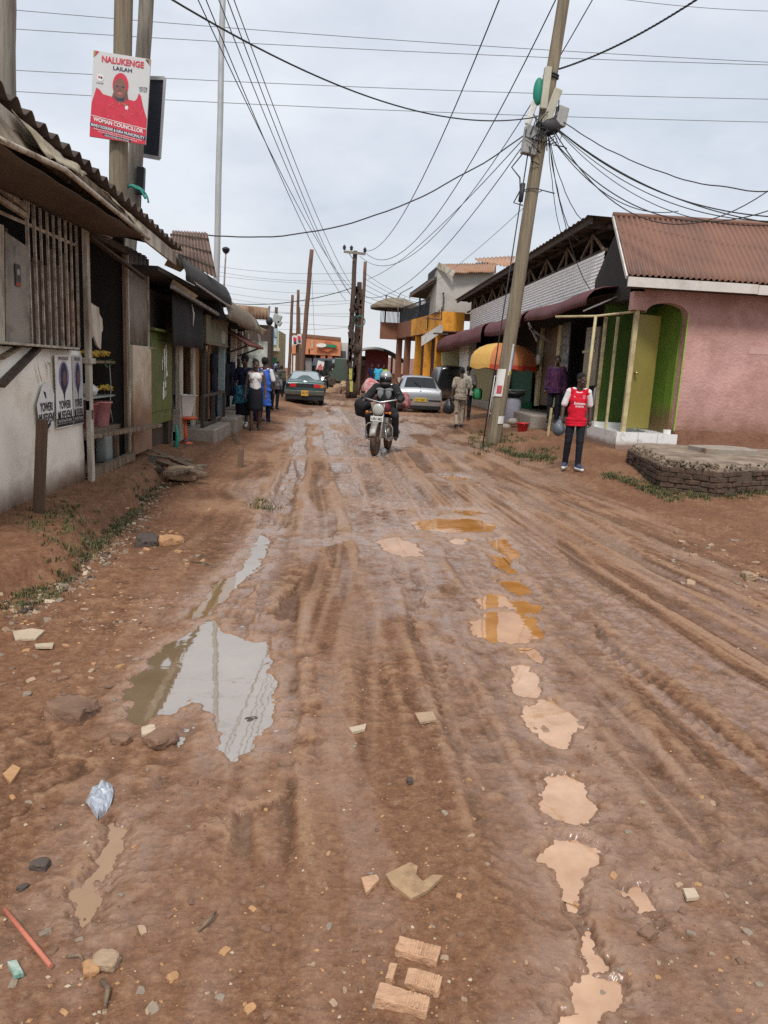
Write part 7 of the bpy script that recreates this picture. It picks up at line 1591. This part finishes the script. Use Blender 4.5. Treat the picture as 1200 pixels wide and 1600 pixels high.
# right: walkers, man in shade
walk=dict(kl=(-.1,-.1,.5),al=(-.1,-.1,.1),tl=(-.11,-.25,.04),kr=(.1,-.02,.5),ar=(.1,.16,.12),tr=(.1,.04,.03),el=(-.25,-.03,1.12),wl=(-.26,-.12,.9),er=(.25,.08,1.13),wr=(.27,.1,.9))
wp=at_ground(716,668)
person(wp,R(184),'man seen from behind in a patterned short sleeved shirt and khaki trousers',1.72,walk,('tshirt',M['c_pattern']),('trousers',M['c_khaki']),M['black'],M['skin'],'short',.010,1.02)
m=MB(); c=V((wp[0]-.33,wp[1]-.02,wp[2]+.55)); m.lathe([(.03,.28),(.08,.2),(.16,.08),(.17,-.06),(.13,-.14),(.02,-.17)],c,n=16,cap=False); m.jitter(.015); m.tube([c+V((-.02,0,.26)),c+V((.03,0,.36))],.012,6); solo_at(m,'carrier_bag',pm('black_bag',(.02,.02,.023),.35,.3,10,bump=.4,coords='obj'),c,'black carrier bag in the hand of the man in the patterned shirt','bag')
w2=at_ground(727,657)
person(w2,R(176),'person walking ahead of the patterned shirt man in a pale shirt',1.72,walk,('tshirt',pm('pale_grey_shirt',(.4,.37,.33),.85,coords='obj')),('trousers',M['c_black']),M['black'],M['skin'],'short',.011)
m=MB(); c=V((w2[0]+.32,w2[1]-.05,w2[2]+.85)); m.lathe([(.1,.18),(.15,.1),(.15,-.1),(.12,-.17)],c,n=4); solo_at(m,'carrier_bag',M['green_pl'],c,'bright green carrier bag held by the person in the pale shirt','bag')
sh=atY(872,650,18.0); 
person((atX(875,690,5.0).x+.22,18.3,.5),R(-30),'man in a dark violet streaked shirt standing in the shade of the shop doorway',1.66,dict(hd=(R(20),0)),('long',M['c_stripe']),('trousers',M['c_black']),M['black'],M['skin'],'short',.010,1.1)
person((atY(590,606,46).x,46,.2),R(-5),'man in a sky blue shirt standing by the round roof kiosk',1.72,dict(),('tshirt',M['c_cyan']),('trousers',M['c_black']),M['black'],M['skin'],'short',.013,1.15)
person((atY(580,606,46.5).x,46.5,.2),R(10),'man in a navy shirt next to the sky blue shirted man',1.72,dict(),('tshirt',M['c_navy']),('trousers',M['c_black']),M['black'],M['skin'],'short',.013,1.05)
person((atY(599,606,47.5).x,47.5,.2),R(-20),'person in a lime green top behind the sky blue shirted man',1.7,dict(),('tshirt',M['c_lime']),('trousers',M['c_black']),M['black'],M['skin'],'short',.013)
# far rider
person((BIKE2.x,BIKE2.y,0),R(-6),'distant motorcycle rider in black with the lit headlamp',1.7,
 dict(hips=(0,.2,.92),chest=(0,.12,1.23),neck=(0,.1,1.42),head=(0,.06,1.55),sl=(-.2,.1,1.36),sr=(.2,.1,1.36),el=(-.33,-.02,1.14),er=(.33,-.02,1.14),wl=(-.33,-.25,1.03),wr=(.33,-.25,1.03),hl=(-.1,.2,.9),hr=(.1,.2,.9),kl=(-.26,-.2,.78),kr=(.26,-.2,.78),al=(-.25,.02,.36),ar=(.25,.02,.36),tl=(-.28,-.13,.3),tr=(.28,-.13,.3)),
 ('jacket',M['blackcloth']),('trousers',M['blackcloth']),M['black'],M['skin'],'short',.014)
# ================================================================== CABLES
def cable(a,b,sag,r,label,mat=None,grp=None,twist=0,n=28,kink=0.0):
    a,b=V(a),V(b); m=MB(); pts=[]
    for i in range(n+1):
        t=i/n; p=a.lerp(b,t); p.z-=sag*4*t*(1-t)
        if kink: p=p+V((mnoise.noise(V((t*9,r*99,kink)))*kink,0,mnoise.noise(V((t*11,kink*7,2)))*kink))
        pts.append(p)
    r=r*.8
    m.tube(pts,r,6)
    if twist:
        d=(b-a).normalized(); u=d.orthogonal().normalized(); w=d.cross(u)
        N_=n*6
        for ph in (0,2.1,4.2):
            q=[]
            for i in range(N_+1):
                t=i/N_; p=a.lerp(b,t); p.z-=sag*4*t*(1-t); an=t*twist+ph; q.append(p+(u*math.cos(an)+w*math.sin(an))*r*.9)
            m.tube(q,r*.8,5)
    o=m.build('overhead_cable',mat or M['wire'],None); return tag(o,label,'cable',grp)
G1='power lines strung across the street'
for i,(x0,y0,x1,y1) in enumerate(((-40,10,1260,100),(-40,41,1260,103),(-40,106,1260,156),(-40,139,1260,192))):
    lab=('topmost power line crossing the whole street','second power line down crossing the whole street','third power line crossing the whole street above the pole boxes','lowest power line crossing the whole street near the pole boxes')[i]
    cable(atY(x0,y0,24),atY(x1,y1,24),.12,.011,lab,M['wire_grey'],G1)
cable(atY(960,-3,26),atY(1260,18,26),.1,.011,'short stretch of power line at the top corner of the sky',M['wire_grey'],G1)
cable(atY(250,-12,9),upp(6.95,-.15),.5,.015,'thick black cable sagging from above the election sign to the pole boxes')
cable(atY(318,366,17),upp(6.72,-.2),.75,.017,'cable rising from the rusty roof to the leaning pole',kink=.03)
cable(upp(7.85,.12,-.1),atY(1110,-15,13),.12,.015,'thick twisted cable going up from the leaning pole',None,None,90)
G2='drop cables fanning from the leaning pole'
fan=[((1230,352),12.5,.35,.014),((1230,346),12.5,.5,.011),((1230,350),12.6,.62,.01),((1230,340),12.6,.42,.014)]
for i,((px,py),Y,sg,r) in enumerate(fan): cable(upp(6.8,.15,-.1),atY(px,py,Y),sg,r,'heavy cable of the dark bundle running from the leaning pole over the pink house',None,G2)
cable(upp(6.9,.3,-.1),atY(1230,300,13),.35,.014,'single upper cable running from the leaning pole above the dark bundle',None,G2,kink=.03)
cable(upp(6.6,.1,-.1),atY(1230,318,15),.9,.014,'slack cable hanging low toward the pink house ridge',None,G2)
cable(upp(6.7,.2,-.1),atY(1230,276,14),1.3,.014,'deep looped cable from the leaning pole toward the ridge',None,G2)
cable(upp(6.6,.12,-.1),atY(1060,330,17.2),.5,.012,'short drop cable ending at the near end of the pink house ridge',None,G2)
for i,(px,py,Y,sg,lab) in enumerate(((880,372,20,.3,'thin drop cable falling steeply to the dark roof, nearest the pole'),(910,378,19,.5,'drop cable falling to the dark roof truss, second from the pole'),(934,352,18.3,.5,'drop cable falling to the roof end beside the pink house'),(955,470,18.2,.9,'long drop cable reaching the maroon awning end'))):
    cable(upp(6.6,.1,-.1),atY(px,py,Y),sg,.011,lab,None,G2,kink=.02)
G3='power lines converging on the crossarm pole'
tops=[(305,-10),(338,-10),(352,-10),(362,-10),(318,-10)]
ends=[(548,450,40),(549,462,40),(552,466,41),(556,455,41),(541,470,40)]
for i,(a_,b_) in enumerate(zip(tops,ends)): cable(atY(a_[0],a_[1],13),atY(*b_),.5,.012,('first','second','third','fourth','outermost')[i]+' line of the bundle running from the top of the sky to the crossarm pole',M['wire_grey'] if i%2 else M['wire'],G3)
cable(atY(572,392,39.8),atY(783,-8,15),1.2,.016,'power line running from the crossarm up between the two poles',M['wire'],G3)
cable(atY(571,395,39.8),atY(872,-8,16),2.0,.016,'power line from the crossarm passing just beside the leaning pole top',M['wire'],G3)
cable(atY(562,400,40),atY(930,-8,16),2.2,.014,'power line from the crossarm disappearing behind the leaning pole',M['wire'],G3)
cable(atY(575,436,43),upp(6.8,-.15),.5,.014,'straight service line from the thin reddish pole to the pole boxes',M['wire'],G3)
cable(atY(560,460,41),upp(6.75,-.15),1.3,.014,'sagging service line from the cable laden pole to the pole boxes',M['wire'],G3)
cable(atY(640,460,43),upp(5.3),.3,.009,'very thin line from the terrace to the middle of the leaning pole',M['wire_grey'])
G4='faint lines crossing the far end of the street'
for i in range(11):
    y0=410+i*9+random.uniform(-3,3); cable(atY(300,y0-2,47+i),atY(560+random.uniform(-8,8),y0+16+random.uniform(-8,10),43+i*.3),random.uniform(.1,.6),.011,'faint thin line in the cluster of far lines over the green car',M['wire_grey'],G4)
cable(atY(330,470,44),atY(556,448,42),.5,.026,'thicker dark line sweeping from the canvas hood to the crossarm pole',M['wire'])
for i in range(6):
    cable(atY(568,425+i*9,43),atY(672+i*6,470+i*4,60),.4,.014,'thin line running from the crossarm pole toward the orange building terrace',M['wire'],'lines toward the orange building')
cable(atY(486,400,38),atY(496,640,37),.0,.012,'thin stay wire hanging from the tall reddish pole',M['wire_grey'])
# ================================================================== LITTER, STONES, GRASS
def grid_xy(px,py,z=0.0): return at_ground(px,py,z)
BR=[((612,1480),(684,1500),'pale ribbed brick lying in the mud, topmost of the brick group'),((598,1512),(618,1540),'half brick beside the ribbed bricks in the mud'),((628,1522),(686,1552),'pale ribbed brick in the middle of the group in the mud'),((580,1552),(668,1585),'pale brick at the bottom of the brick group in the mud')]
def ground_hit(px,py): return V(at_ground(px,py,.0))
for i,((x0,y0),(x1,y1),lab) in enumerate(BR):
    c=ground_hit((x0+x1)/2+4,(y0+y1)/2+4); w=(ground_hit(x1,(y0+y1)/2)-ground_hit(x0,(y0+y1)/2)).length; w=w*(.92 if i!=1 else .6)
    m=MB(); h=.028; m.obox((0,0,0),(w,.052 if i!=1 else .052,h*2))
    bm=bmesh.new(); me=bpy.data.meshes.new('x'); me.from_pydata(m.v,[],m.f); bm.from_mesh(me); bmesh.ops.subdivide_edges(bm,edges=bm.edges,cuts=7,use_grid_fill=True)
    for v in bm.verts: v.co+=V((mnoise.noise(v.co*30+V((i,0,0))),mnoise.noise(v.co*30+V((i,5,0))),mnoise.noise(v.co*40+V((i,9,0)))))*.004
    m2=MB(); m2.add([v.co.copy() for v in bm.verts],[tuple(v.index for v in f.verts) for f in bm.faces]); bm.free(); bpy.data.meshes.remove(me)
    if i!=1:
        for k in range(int(w/.013)):
            if .25<k*.013/w<.95 and i!=3 or (i==3 and k*.013/w>.55): m2.box(-w/2+k*.013,-w/2+k*.013+.007,-.024,.024,h-.001,h+.003)
    o=m2.build('brick',M['brick_pale'],None,bev=.003); o.location=c+V((0,0,-.008)); o.rotation_euler=(random.uniform(-.05,.05),random.uniform(-.05,.05),R(-17)); tag(o,lab,'brick','broken bricks sunk in the mud')
def flat_piece(name,pxs,th,mat,lab,cat,lift=.004,bend=.0,grp=None):
    c=V((0,0,0)); P=[ground_hit(*p) for p in pxs]; zc=max(p.z for p in P); P=[V((p.x,p.y,zc+lift+bend*random.uniform(-1,1))) for p in P]
    m=MB(); m.prism(P,(0,0,th)); return solo_at(m,name,mat,sum(P,V((0,0,0)))/len(P),lab,cat,grp)
flat_piece('cardboard_piece',[(602,1372),(640,1354),(652,1360),(650,1374),(660,1384),(676,1372),(692,1376),(668,1398),(642,1410),(612,1388)],.012,pm('wet_cardboard',(.36,.235,.13),.9,.2,9,(.2,.12,.07),.4,12),'torn tan cardboard or board piece with a notched edge in the mud','cardboard',.004,.004)
for i,(pxs,lab) in enumerate((([(564,1376),(588,1372),(592,1380),(572,1402)],'small pale flake beside the notched tan piece'),([(648,1118),(676,1116),(682,1130),(656,1134)],'small patterned scrap lying in the middle of the road'),([(4,1206),(20,1192),(32,1197),(16,1220)],'orange tan chip of board near the road edge'),([(1066,1396),(1084,1394),(1092,1408),(1072,1412)],'small pale square scrap beyond the milky puddles'),([(20,990),(50,984),(70,988),(56,1000),(24,1002)],'pale round flat stone on the dirt at the edge'),([(54,1008),(84,1006),(82,1014),(56,1014)],'thin pale flake beside the round flat stone'),([(545,1142),(572,1136),(570,1144),(550,1150)],'small pale flint like chip in the road'))):
    flat_piece('flat_chip',pxs,.012,(M['brick_pale'],STN['tan'],STN['orange'],STN['pale'],STN['pale'],STN['pale'],STN['pale'])[i],lab,'scrap',.003,.003)
# silver wrapper
P=[(134,1248),(146,1232),(175,1228),(176,1250),(154,1280),(138,1264)]
c=ground_hit(154,1252); m=MB(); rows=[]
LE=((150,1231),(138,1243),(134,1254),(144,1268),(153,1281)); RE=((176,1228),(177,1240),(175,1252),(168,1266),(156,1281))
for i in range(13):
    t=i/12*4; k=min(3,int(t)); f=t-k; r_=[]
    a=ground_hit(LE[k][0]*(1-f)+LE[k+1][0]*f,LE[k][1]*(1-f)+LE[k+1][1]*f); b=ground_hit(RE[k][0]*(1-f)+RE[k+1][0]*f,RE[k][1]*(1-f)+RE[k+1][1]*f)
    for q in range(11):
        u=q/10; r_.append(a.lerp(b,u)+V((0,0,.006+.022*math.sin(PI*u)**.5+.016*mnoise.noise(V((u*4,i*.45,4)))+.008*mnoise.noise(V((u*11,i*1.2,9))))))
    rows.append(r_)
m.grid(rows,sm=False); solo_at(m,'foil_wrapper',pm('silver_foil',(.5,.53,.58),.4,.2,25,bump=.3,bscale=80,metal=.45),c,'crumpled silver foil wrapper on the mud','wrapper',solid=.002)
a=ground_hit(8,1426); b=ground_hit(80,1514); m=MB(); m.tube([a+V((0,0,.014)),b+V((0,0,.012))],.0065,10); solo_at(m,'pink_tube',pm('salmon_tube',(.5,.16,.1),.6,.1,9),a,'thin salmon pink plastic tube lying on the mud','tube')
flat_piece('carton_scrap',[(12,1510),(26,1507),(37,1528),(22,1532)],.012,pm('green_white_scrap',(.4,.45,.38),.6,.2,20,(.08,.25,.2),.5,30),'small green and white packet scrap by the pink tube','packet',.004)
for px0,py0,px1,py1,r,lab in ((310,1458,338,1430,.006,'short split twig lying in the mud beyond the tan rocks'),(158,1532,164,1576,.008,'short pale stick lying below the pair of tan rocks'),(104,1497,130,1506,.005,'tiny stick touching the tan rocks'),(298,880,340,888,.008,'thin curved twig on the dirt beside the gully'),(404,1038,424,1030,.007,'twig poking from the big puddle edge'),(278,1092,325,1084,.007,'stick lying across the near edge of the big puddle')):
    a=ground_hit(px0,py0); b=ground_hit(px1,py1); m=MB(); mid=(a+b)/2+V((.01,.01,.014)); m.tube([a+V((0,0,.008)),mid,b+V((0,0,.012))],[r*.7,r,r*.5],7); solo_at(m,'twig',M['weather_wood'],a,lab,'twig')
# named bigger stones
ST=[(62,1352,.036,'dark','dark brown clod on the wet mud near the edge'),(36,1385,.02,'dark','small dark clod below the larger clod'),(142,1513,.034,'orange','rounded tan rock of the pair near the pink tube'),(166,1504,.046,'tan','larger squarish tan rock of the pair near the pink tube'),(252,1160,.085,'brown','flat brown rock at the near edge of the big puddle'),(232,1148,.05,'pale','pale broken rock beside the flat brown rock'),(110,1115,.14,'brown','broad smooth brown rock half buried left of the puddle'),(262,848,.16,'orange','orange brown boulder below the grassy bank'),(230,850,.17,'dark','dark mossy block next to the orange boulder'),(190,1160,.05,'brown','grey brown stone between the rocks and the wrapper'),(1012,1462,.035,'brown','flat brown stone beside the small milky puddle'),(640,1224,.022,'dark','dark clod in the middle of the road'),(365,1062,.03,'brown','small stone standing in the big puddle'),(395,1118,.05,'dark','dark lump at the puddle rim'),(1170,905,.09,'tan','tan rubble stone at the dirt edge below the slab')]
for i,(px,py,s,k,lab) in enumerate(ST):
    c=ground_hit(px,py); rock((c.x,c.y,c.z+s*(.05 if s>.1 else .25)),s,STN[k],lab,seed=i+20,flat_=.5,rz=i)
# scattered countable stones
proto=[]
for i in range(10):
    o=rock((0,-30-i,0),1.0,STN[('tan','brown','brown','orange','grey')[i%5]],'loose stone scattered on the muddy road','stone','loose stones on the mud',seed=i+60,flat_=.5); proto.append(o)
def scatter(n,fx,fy,s0,s1):
    for k in range(n):
        px,py=fx(),fy(); c=ground_hit(px,py); p=random.choice(proto); o=p.copy(); COL.objects.link(o); s=random.uniform(s0,s1)*(1+.08*c.y); o.scale=(s,s*random.uniform(.6,1),s*random.uniform(.5,1)); o.location=c+V((0,0,s*.02)); o.rotation_euler=(random.uniform(-.3,.3),random.uniform(-.3,.3),random.uniform(0,6.3))
U_r=random.uniform
scatter(60,lambda:U_r(480,830),lambda:U_r(1120,1590),.005,.016)
scatter(45,lambda:U_r(0,420),lambda:U_r(1150,1590),.006,.02)
scatter(70,lambda:U_r(0,260),lambda:U_r(930,1100),.008,.028)
scatter(40,lambda:U_r(820,1190),lambda:U_r(1250,1590),.006,.018)
scatter(35,lambda:U_r(1040,1200),lambda:U_r(830,960),.012,.04)
scatter(30,lambda:U_r(180,330),lambda:U_r(790,900),.012,.035)
for p in proto: bpy.data.objects.remove(p)
# fine gravel: nobody could count it
GV=MB()
def chip(c,s,mi):
    a=[V((U_r(-1,1),U_r(-1,1),U_r(-.6,.6)))*s for _ in range(5)]; a=[(s,0,0),(0,s*.8,0),(-s*.9,.1*s,0),(0,-s*.7,0),(0.1*s,0,min(s*.6,.006)),(0,0,-s*.5)]
    an=U_r(0,6.3); ca,sa=math.cos(an),math.sin(an); jx=[V((x*ca-y*sa,x*sa+y*ca,z))*U_r(.7,1.2)+V(c) for x,y,z in a]
    GV.add(jx,[(0,1,4),(1,2,4),(2,3,4),(3,0,4),(1,0,5),(2,1,5),(3,2,5),(0,3,5)],mi)
pts=[]
for k in range(3000):
    z_=random.random()
    if z_<.3: px,py=U_r(-10,460),U_r(900,1600)
    elif z_<.55: px,py=U_r(440,860),U_r(1000,1600)
    elif z_<.72: px,py=U_r(860,1210),U_r(1000,1600)
    elif z_<.86: px,py=random.gauss(150,80),random.gauss(960,40)
    else: px,py=U_r(980,1210),random.gauss(880,45)
    if py<790 or py>1610: continue
    pts.append((px,py))
XY=np.array([tuple(atZ(px,py,0)[:2]) for px,py in pts])
bvg=None
dgm=GROUND.data
KD=None
from mathutils.kdtree import KDTree
def z_on_ground(xs):
    dg=bpy.context.evaluated_depsgraph_get(); dg.update(); ge=GROUND.evaluated_get(dg); out=[]
    for x,y in xs:
        ok,loc,_,_=ge.ray_cast(V((x,y,2)),V((0,0,-1))); out.append(loc.z if ok else 0.)
    return out
ZS=z_on_ground(XY)
for (x,y),z in zip(XY,ZS):
    if z<ZW+.001 or mnoise.noise(V((x*2.2,y*2.2,5)))<random.uniform(-.35,.25): continue
    big=(x<-1.0 and 3.6<y<6.2) or x>2.6
    chip((x,y,z+.001),U_r(.004,.018 if big else .0085)*(1+.05*y) if random.random()<.6 else U_r(.002,.005)*(1+.07*y),random.choice((0,1,1,1,1,1,1,3,3,2)))
tag(GV.build('gravel',[STN['tan'],STN['brown'],STN['pale'],STN['orange']],None),'fine broken stones and grit over the mud','gravel',kind='stuff')
# rest stones and litter on the real surface
for o in list(COL.objects):
    if o.type=='MESH' and o.parent is None and o.name.split('.')[0] in('stone','brick','flat_chip','twig','foil_wrapper','pink_tube','carton_scrap','cardboard_piece') and o.location.y<14 and o.get('category')!='x':
        z0=z_on_ground([(o.location.x,o.location.y)])[0]; zb=ground_z(o.location.x,o.location.y); o.location.z+= (z0-zb)
# grass on the bank edges and at the pole foot
GR=MB()
def tuft(x,y,z,n,h,spread,mi=0):
    for i in range(n):
        a=U_r(0,6.3); r=abs(random.gauss(0,spread)); bx,by=x+r*math.cos(a),y+r*math.sin(a); d=U_r(0,6.3); hh=h*U_r(.5,1.2); l=hh*U_r(.3,1.0); w=U_r(.0018,.004)*(1+.05*y)
        p0=V((bx,by,z-.01)); p1=p0+V((math.cos(d)*l*.4,math.sin(d)*l*.4,hh*.7)); p2=p0+V((math.cos(d)*l,math.sin(d)*l,hh*.85)); s=V((-math.sin(d),math.cos(d),0))*w
        GR.add([p0-s,p0+s,p1+s*.8,p1-s*.8,p2],[(0,1,2,3),(3,2,4)],random.choice((0,0,1,2)))
TU=[]
for i in range(260):   # bank lip
    t=random.random(); px=np.interp(t,[0,.3,.6,1],[0,130,190,245]); py=np.interp(t,[0,.3,.6,1],[940,850,805,735])
    if random.random()<.25: px,py=random.gauss(110,35),random.gauss(808,12)
    TU.append((px+random.gauss(0,12),py+random.gauss(0,11),16,.05,.05))
for i in range(150): px=U_r(735,870); TU.append((px,np.interp(px,[735,780,870],[684,692,716])+random.gauss(0,8),20,.09,.07))
for i in range(120): px=U_r(945,1050); TU.append((px,np.interp(px,[945,1050],[735,775])+random.gauss(0,6),18,.065,.06))
for i in range(70): px=U_r(1050,1205); TU.append((px,np.interp(px,[1050,1205],[778,768])+random.gauss(0,4),18,.07,.05))
for i in range(14): TU.append((U_r(398,425),U_r(785,797),14,.06,.06))
for i in range(6): TU.append((U_r(360,372),U_r(682,690),10,.07,.06))
XY=[tuple(at_ground(px,py)[:2]) for px,py,_,_,_ in TU]; ZS=z_on_ground(XY)
for (x,y),z,(px,py,n,h,s) in zip(XY,ZS,TU): tuft(x,y,z,n,h,s)
tag(GR.build('grass',[pm('grass_green',(.1,.11,.035),.8,.3,9,bump=0),pm('grass_dry',(.17,.13,.07),.85,.3,9,bump=0),pm('grass_dark',(.05,.06,.022),.85,.3,9,bump=0)],None,fixn=False),'patchy muddy grass along the bank lip, pole foot and slab','grass',kind='stuff')
# rubble and trash along the bank face
RB=MB(); XY=[];SS=[]
for i in range(1000):
    t=random.random(); px=np.interp(t,[0,.25,.6,1],[20,120,190,250])+random.gauss(6,16); py=np.interp(t,[0,.25,.6,1],[960,885,830,745])+random.gauss(4,14); XY.append(tuple(at_ground(px,py)[:2])); SS.append(U_r(.006,.016) if random.random()<.75 else U_r(.016,.036))
ZS=z_on_ground(XY)
for (x,y),z,s in zip(XY,ZS,SS): RB.obox((x,y,z+s*.05),(s*U_r(.8,2),s*U_r(.6,1.4),s*U_r(.2,.7)),(U_r(-.6,.6),U_r(-.6,.6),U_r(0,3)),random.choice((0,1,2,2,3,3,4)))
tag(RB.build('rubble',[STN['tan'],STN['pale'],STN['grey'],STN['brown'],STN['dark']],None),'broken chips and rubbish strewn along the bank face','rubble',kind='stuff')
# ================================================================== SKY, SUN, CAMERA
wd = bpy.data.worlds.new('World'); SC.world = wd; wd.use_nodes = True
N, L = wd.node_tree.nodes, wd.node_tree.links
SUN_EL, SUN_AZ = R(54), R(190)      # azimuth measured from +Y towards +X
sk = N.new('ShaderNodeTexSky'); sk.sky_type = 'NISHITA'; sk.sun_disc = False
sk.sun_elevation = SUN_EL; sk.sun_rotation = SUN_AZ; sk.air_density = 1.3; sk.dust_density = 2.5; sk.ozone_density = 1.0
tc = N.new('ShaderNodeTexCoord').outputs['Generated']
# overcast: thick bright cloud over the clear sky, blue-grey where it thins
sx = N.new('ShaderNodeSeparateXYZ'); L.new(tc, sx.inputs[0])
c1 = noiz(N, L, tc, 2.1, 6, .55, (1, 1, 2.2)); c2 = noiz(N, L, tc, 5.5, 7, .6, (1, 1, 2.6))
cl = mth(N, L, 'ADD', mth(N, L, 'MULTIPLY', c1, .72), mth(N, L, 'MULTIPLY', c2, .28))
cloud = mixc(N, L, ramp(N, L, cl, .41, .59), (4.45,5.1,6.05), (6.7,7.1,7.75))
up = ramp(N, L, sx.outputs[2], .02, .75)
cloud = mixc(N, L, up, cloud, (7.9,8.2,8.75))
cloud = mixc(N, L, ramp(N, L, sx.outputs[2], .2, .01), cloud, (7.4,7.55,7.8))
fac = mth(N, L, 'ADD', .86, mth(N, L, 'MULTIPLY', ramp(N, L, c1, .4, .65), .1))
skyc = mixc(N, L, fac, sk.outputs[0], cloud)
bg = N['Background']; L.new(skyc, bg.inputs[0]); bg.inputs[1].default_value = .1
sl = bpy.data.lights.new('sun', 'SUN'); sl.energy = 2.2; sl.angle = R(11); sl.color = (1, .96, .9)
so = bpy.data.objects.new('sun', sl); COL.objects.link(so)
sd = Vector((math.sin(SUN_AZ)*math.cos(SUN_EL), math.cos(SUN_AZ)*math.cos(SUN_EL), math.sin(SUN_EL)))
so.rotation_euler = sd.to_track_quat('Z', 'Y').to_euler(); so.location = sd*60
cd = bpy.data.cameras.new('camera'); co = bpy.data.objects.new('camera', cd); COL.objects.link(co)
cd.sensor_fit = 'VERTICAL'; cd.sensor_height = 36; cd.sensor_width = 27; cd.lens = 36*F/1600; cd.clip_start = .05; cd.clip_end = 2000
mt = Matrix((RV, UV, -FV)).transposed().to_4x4(); mt.translation = (0, 0, EYE); co.matrix_world = mt
SC.camera = co
SC.view_settings.view_transform = 'Standard'; SC.view_settings.look = 'None'; SC.view_settings.exposure = .25; SC.view_settings.gamma = 1
SC.render.resolution_x = 768; SC.render.resolution_y = 1024
SC.cycles.max_bounces = 6; SC.cycles.use_denoising = False
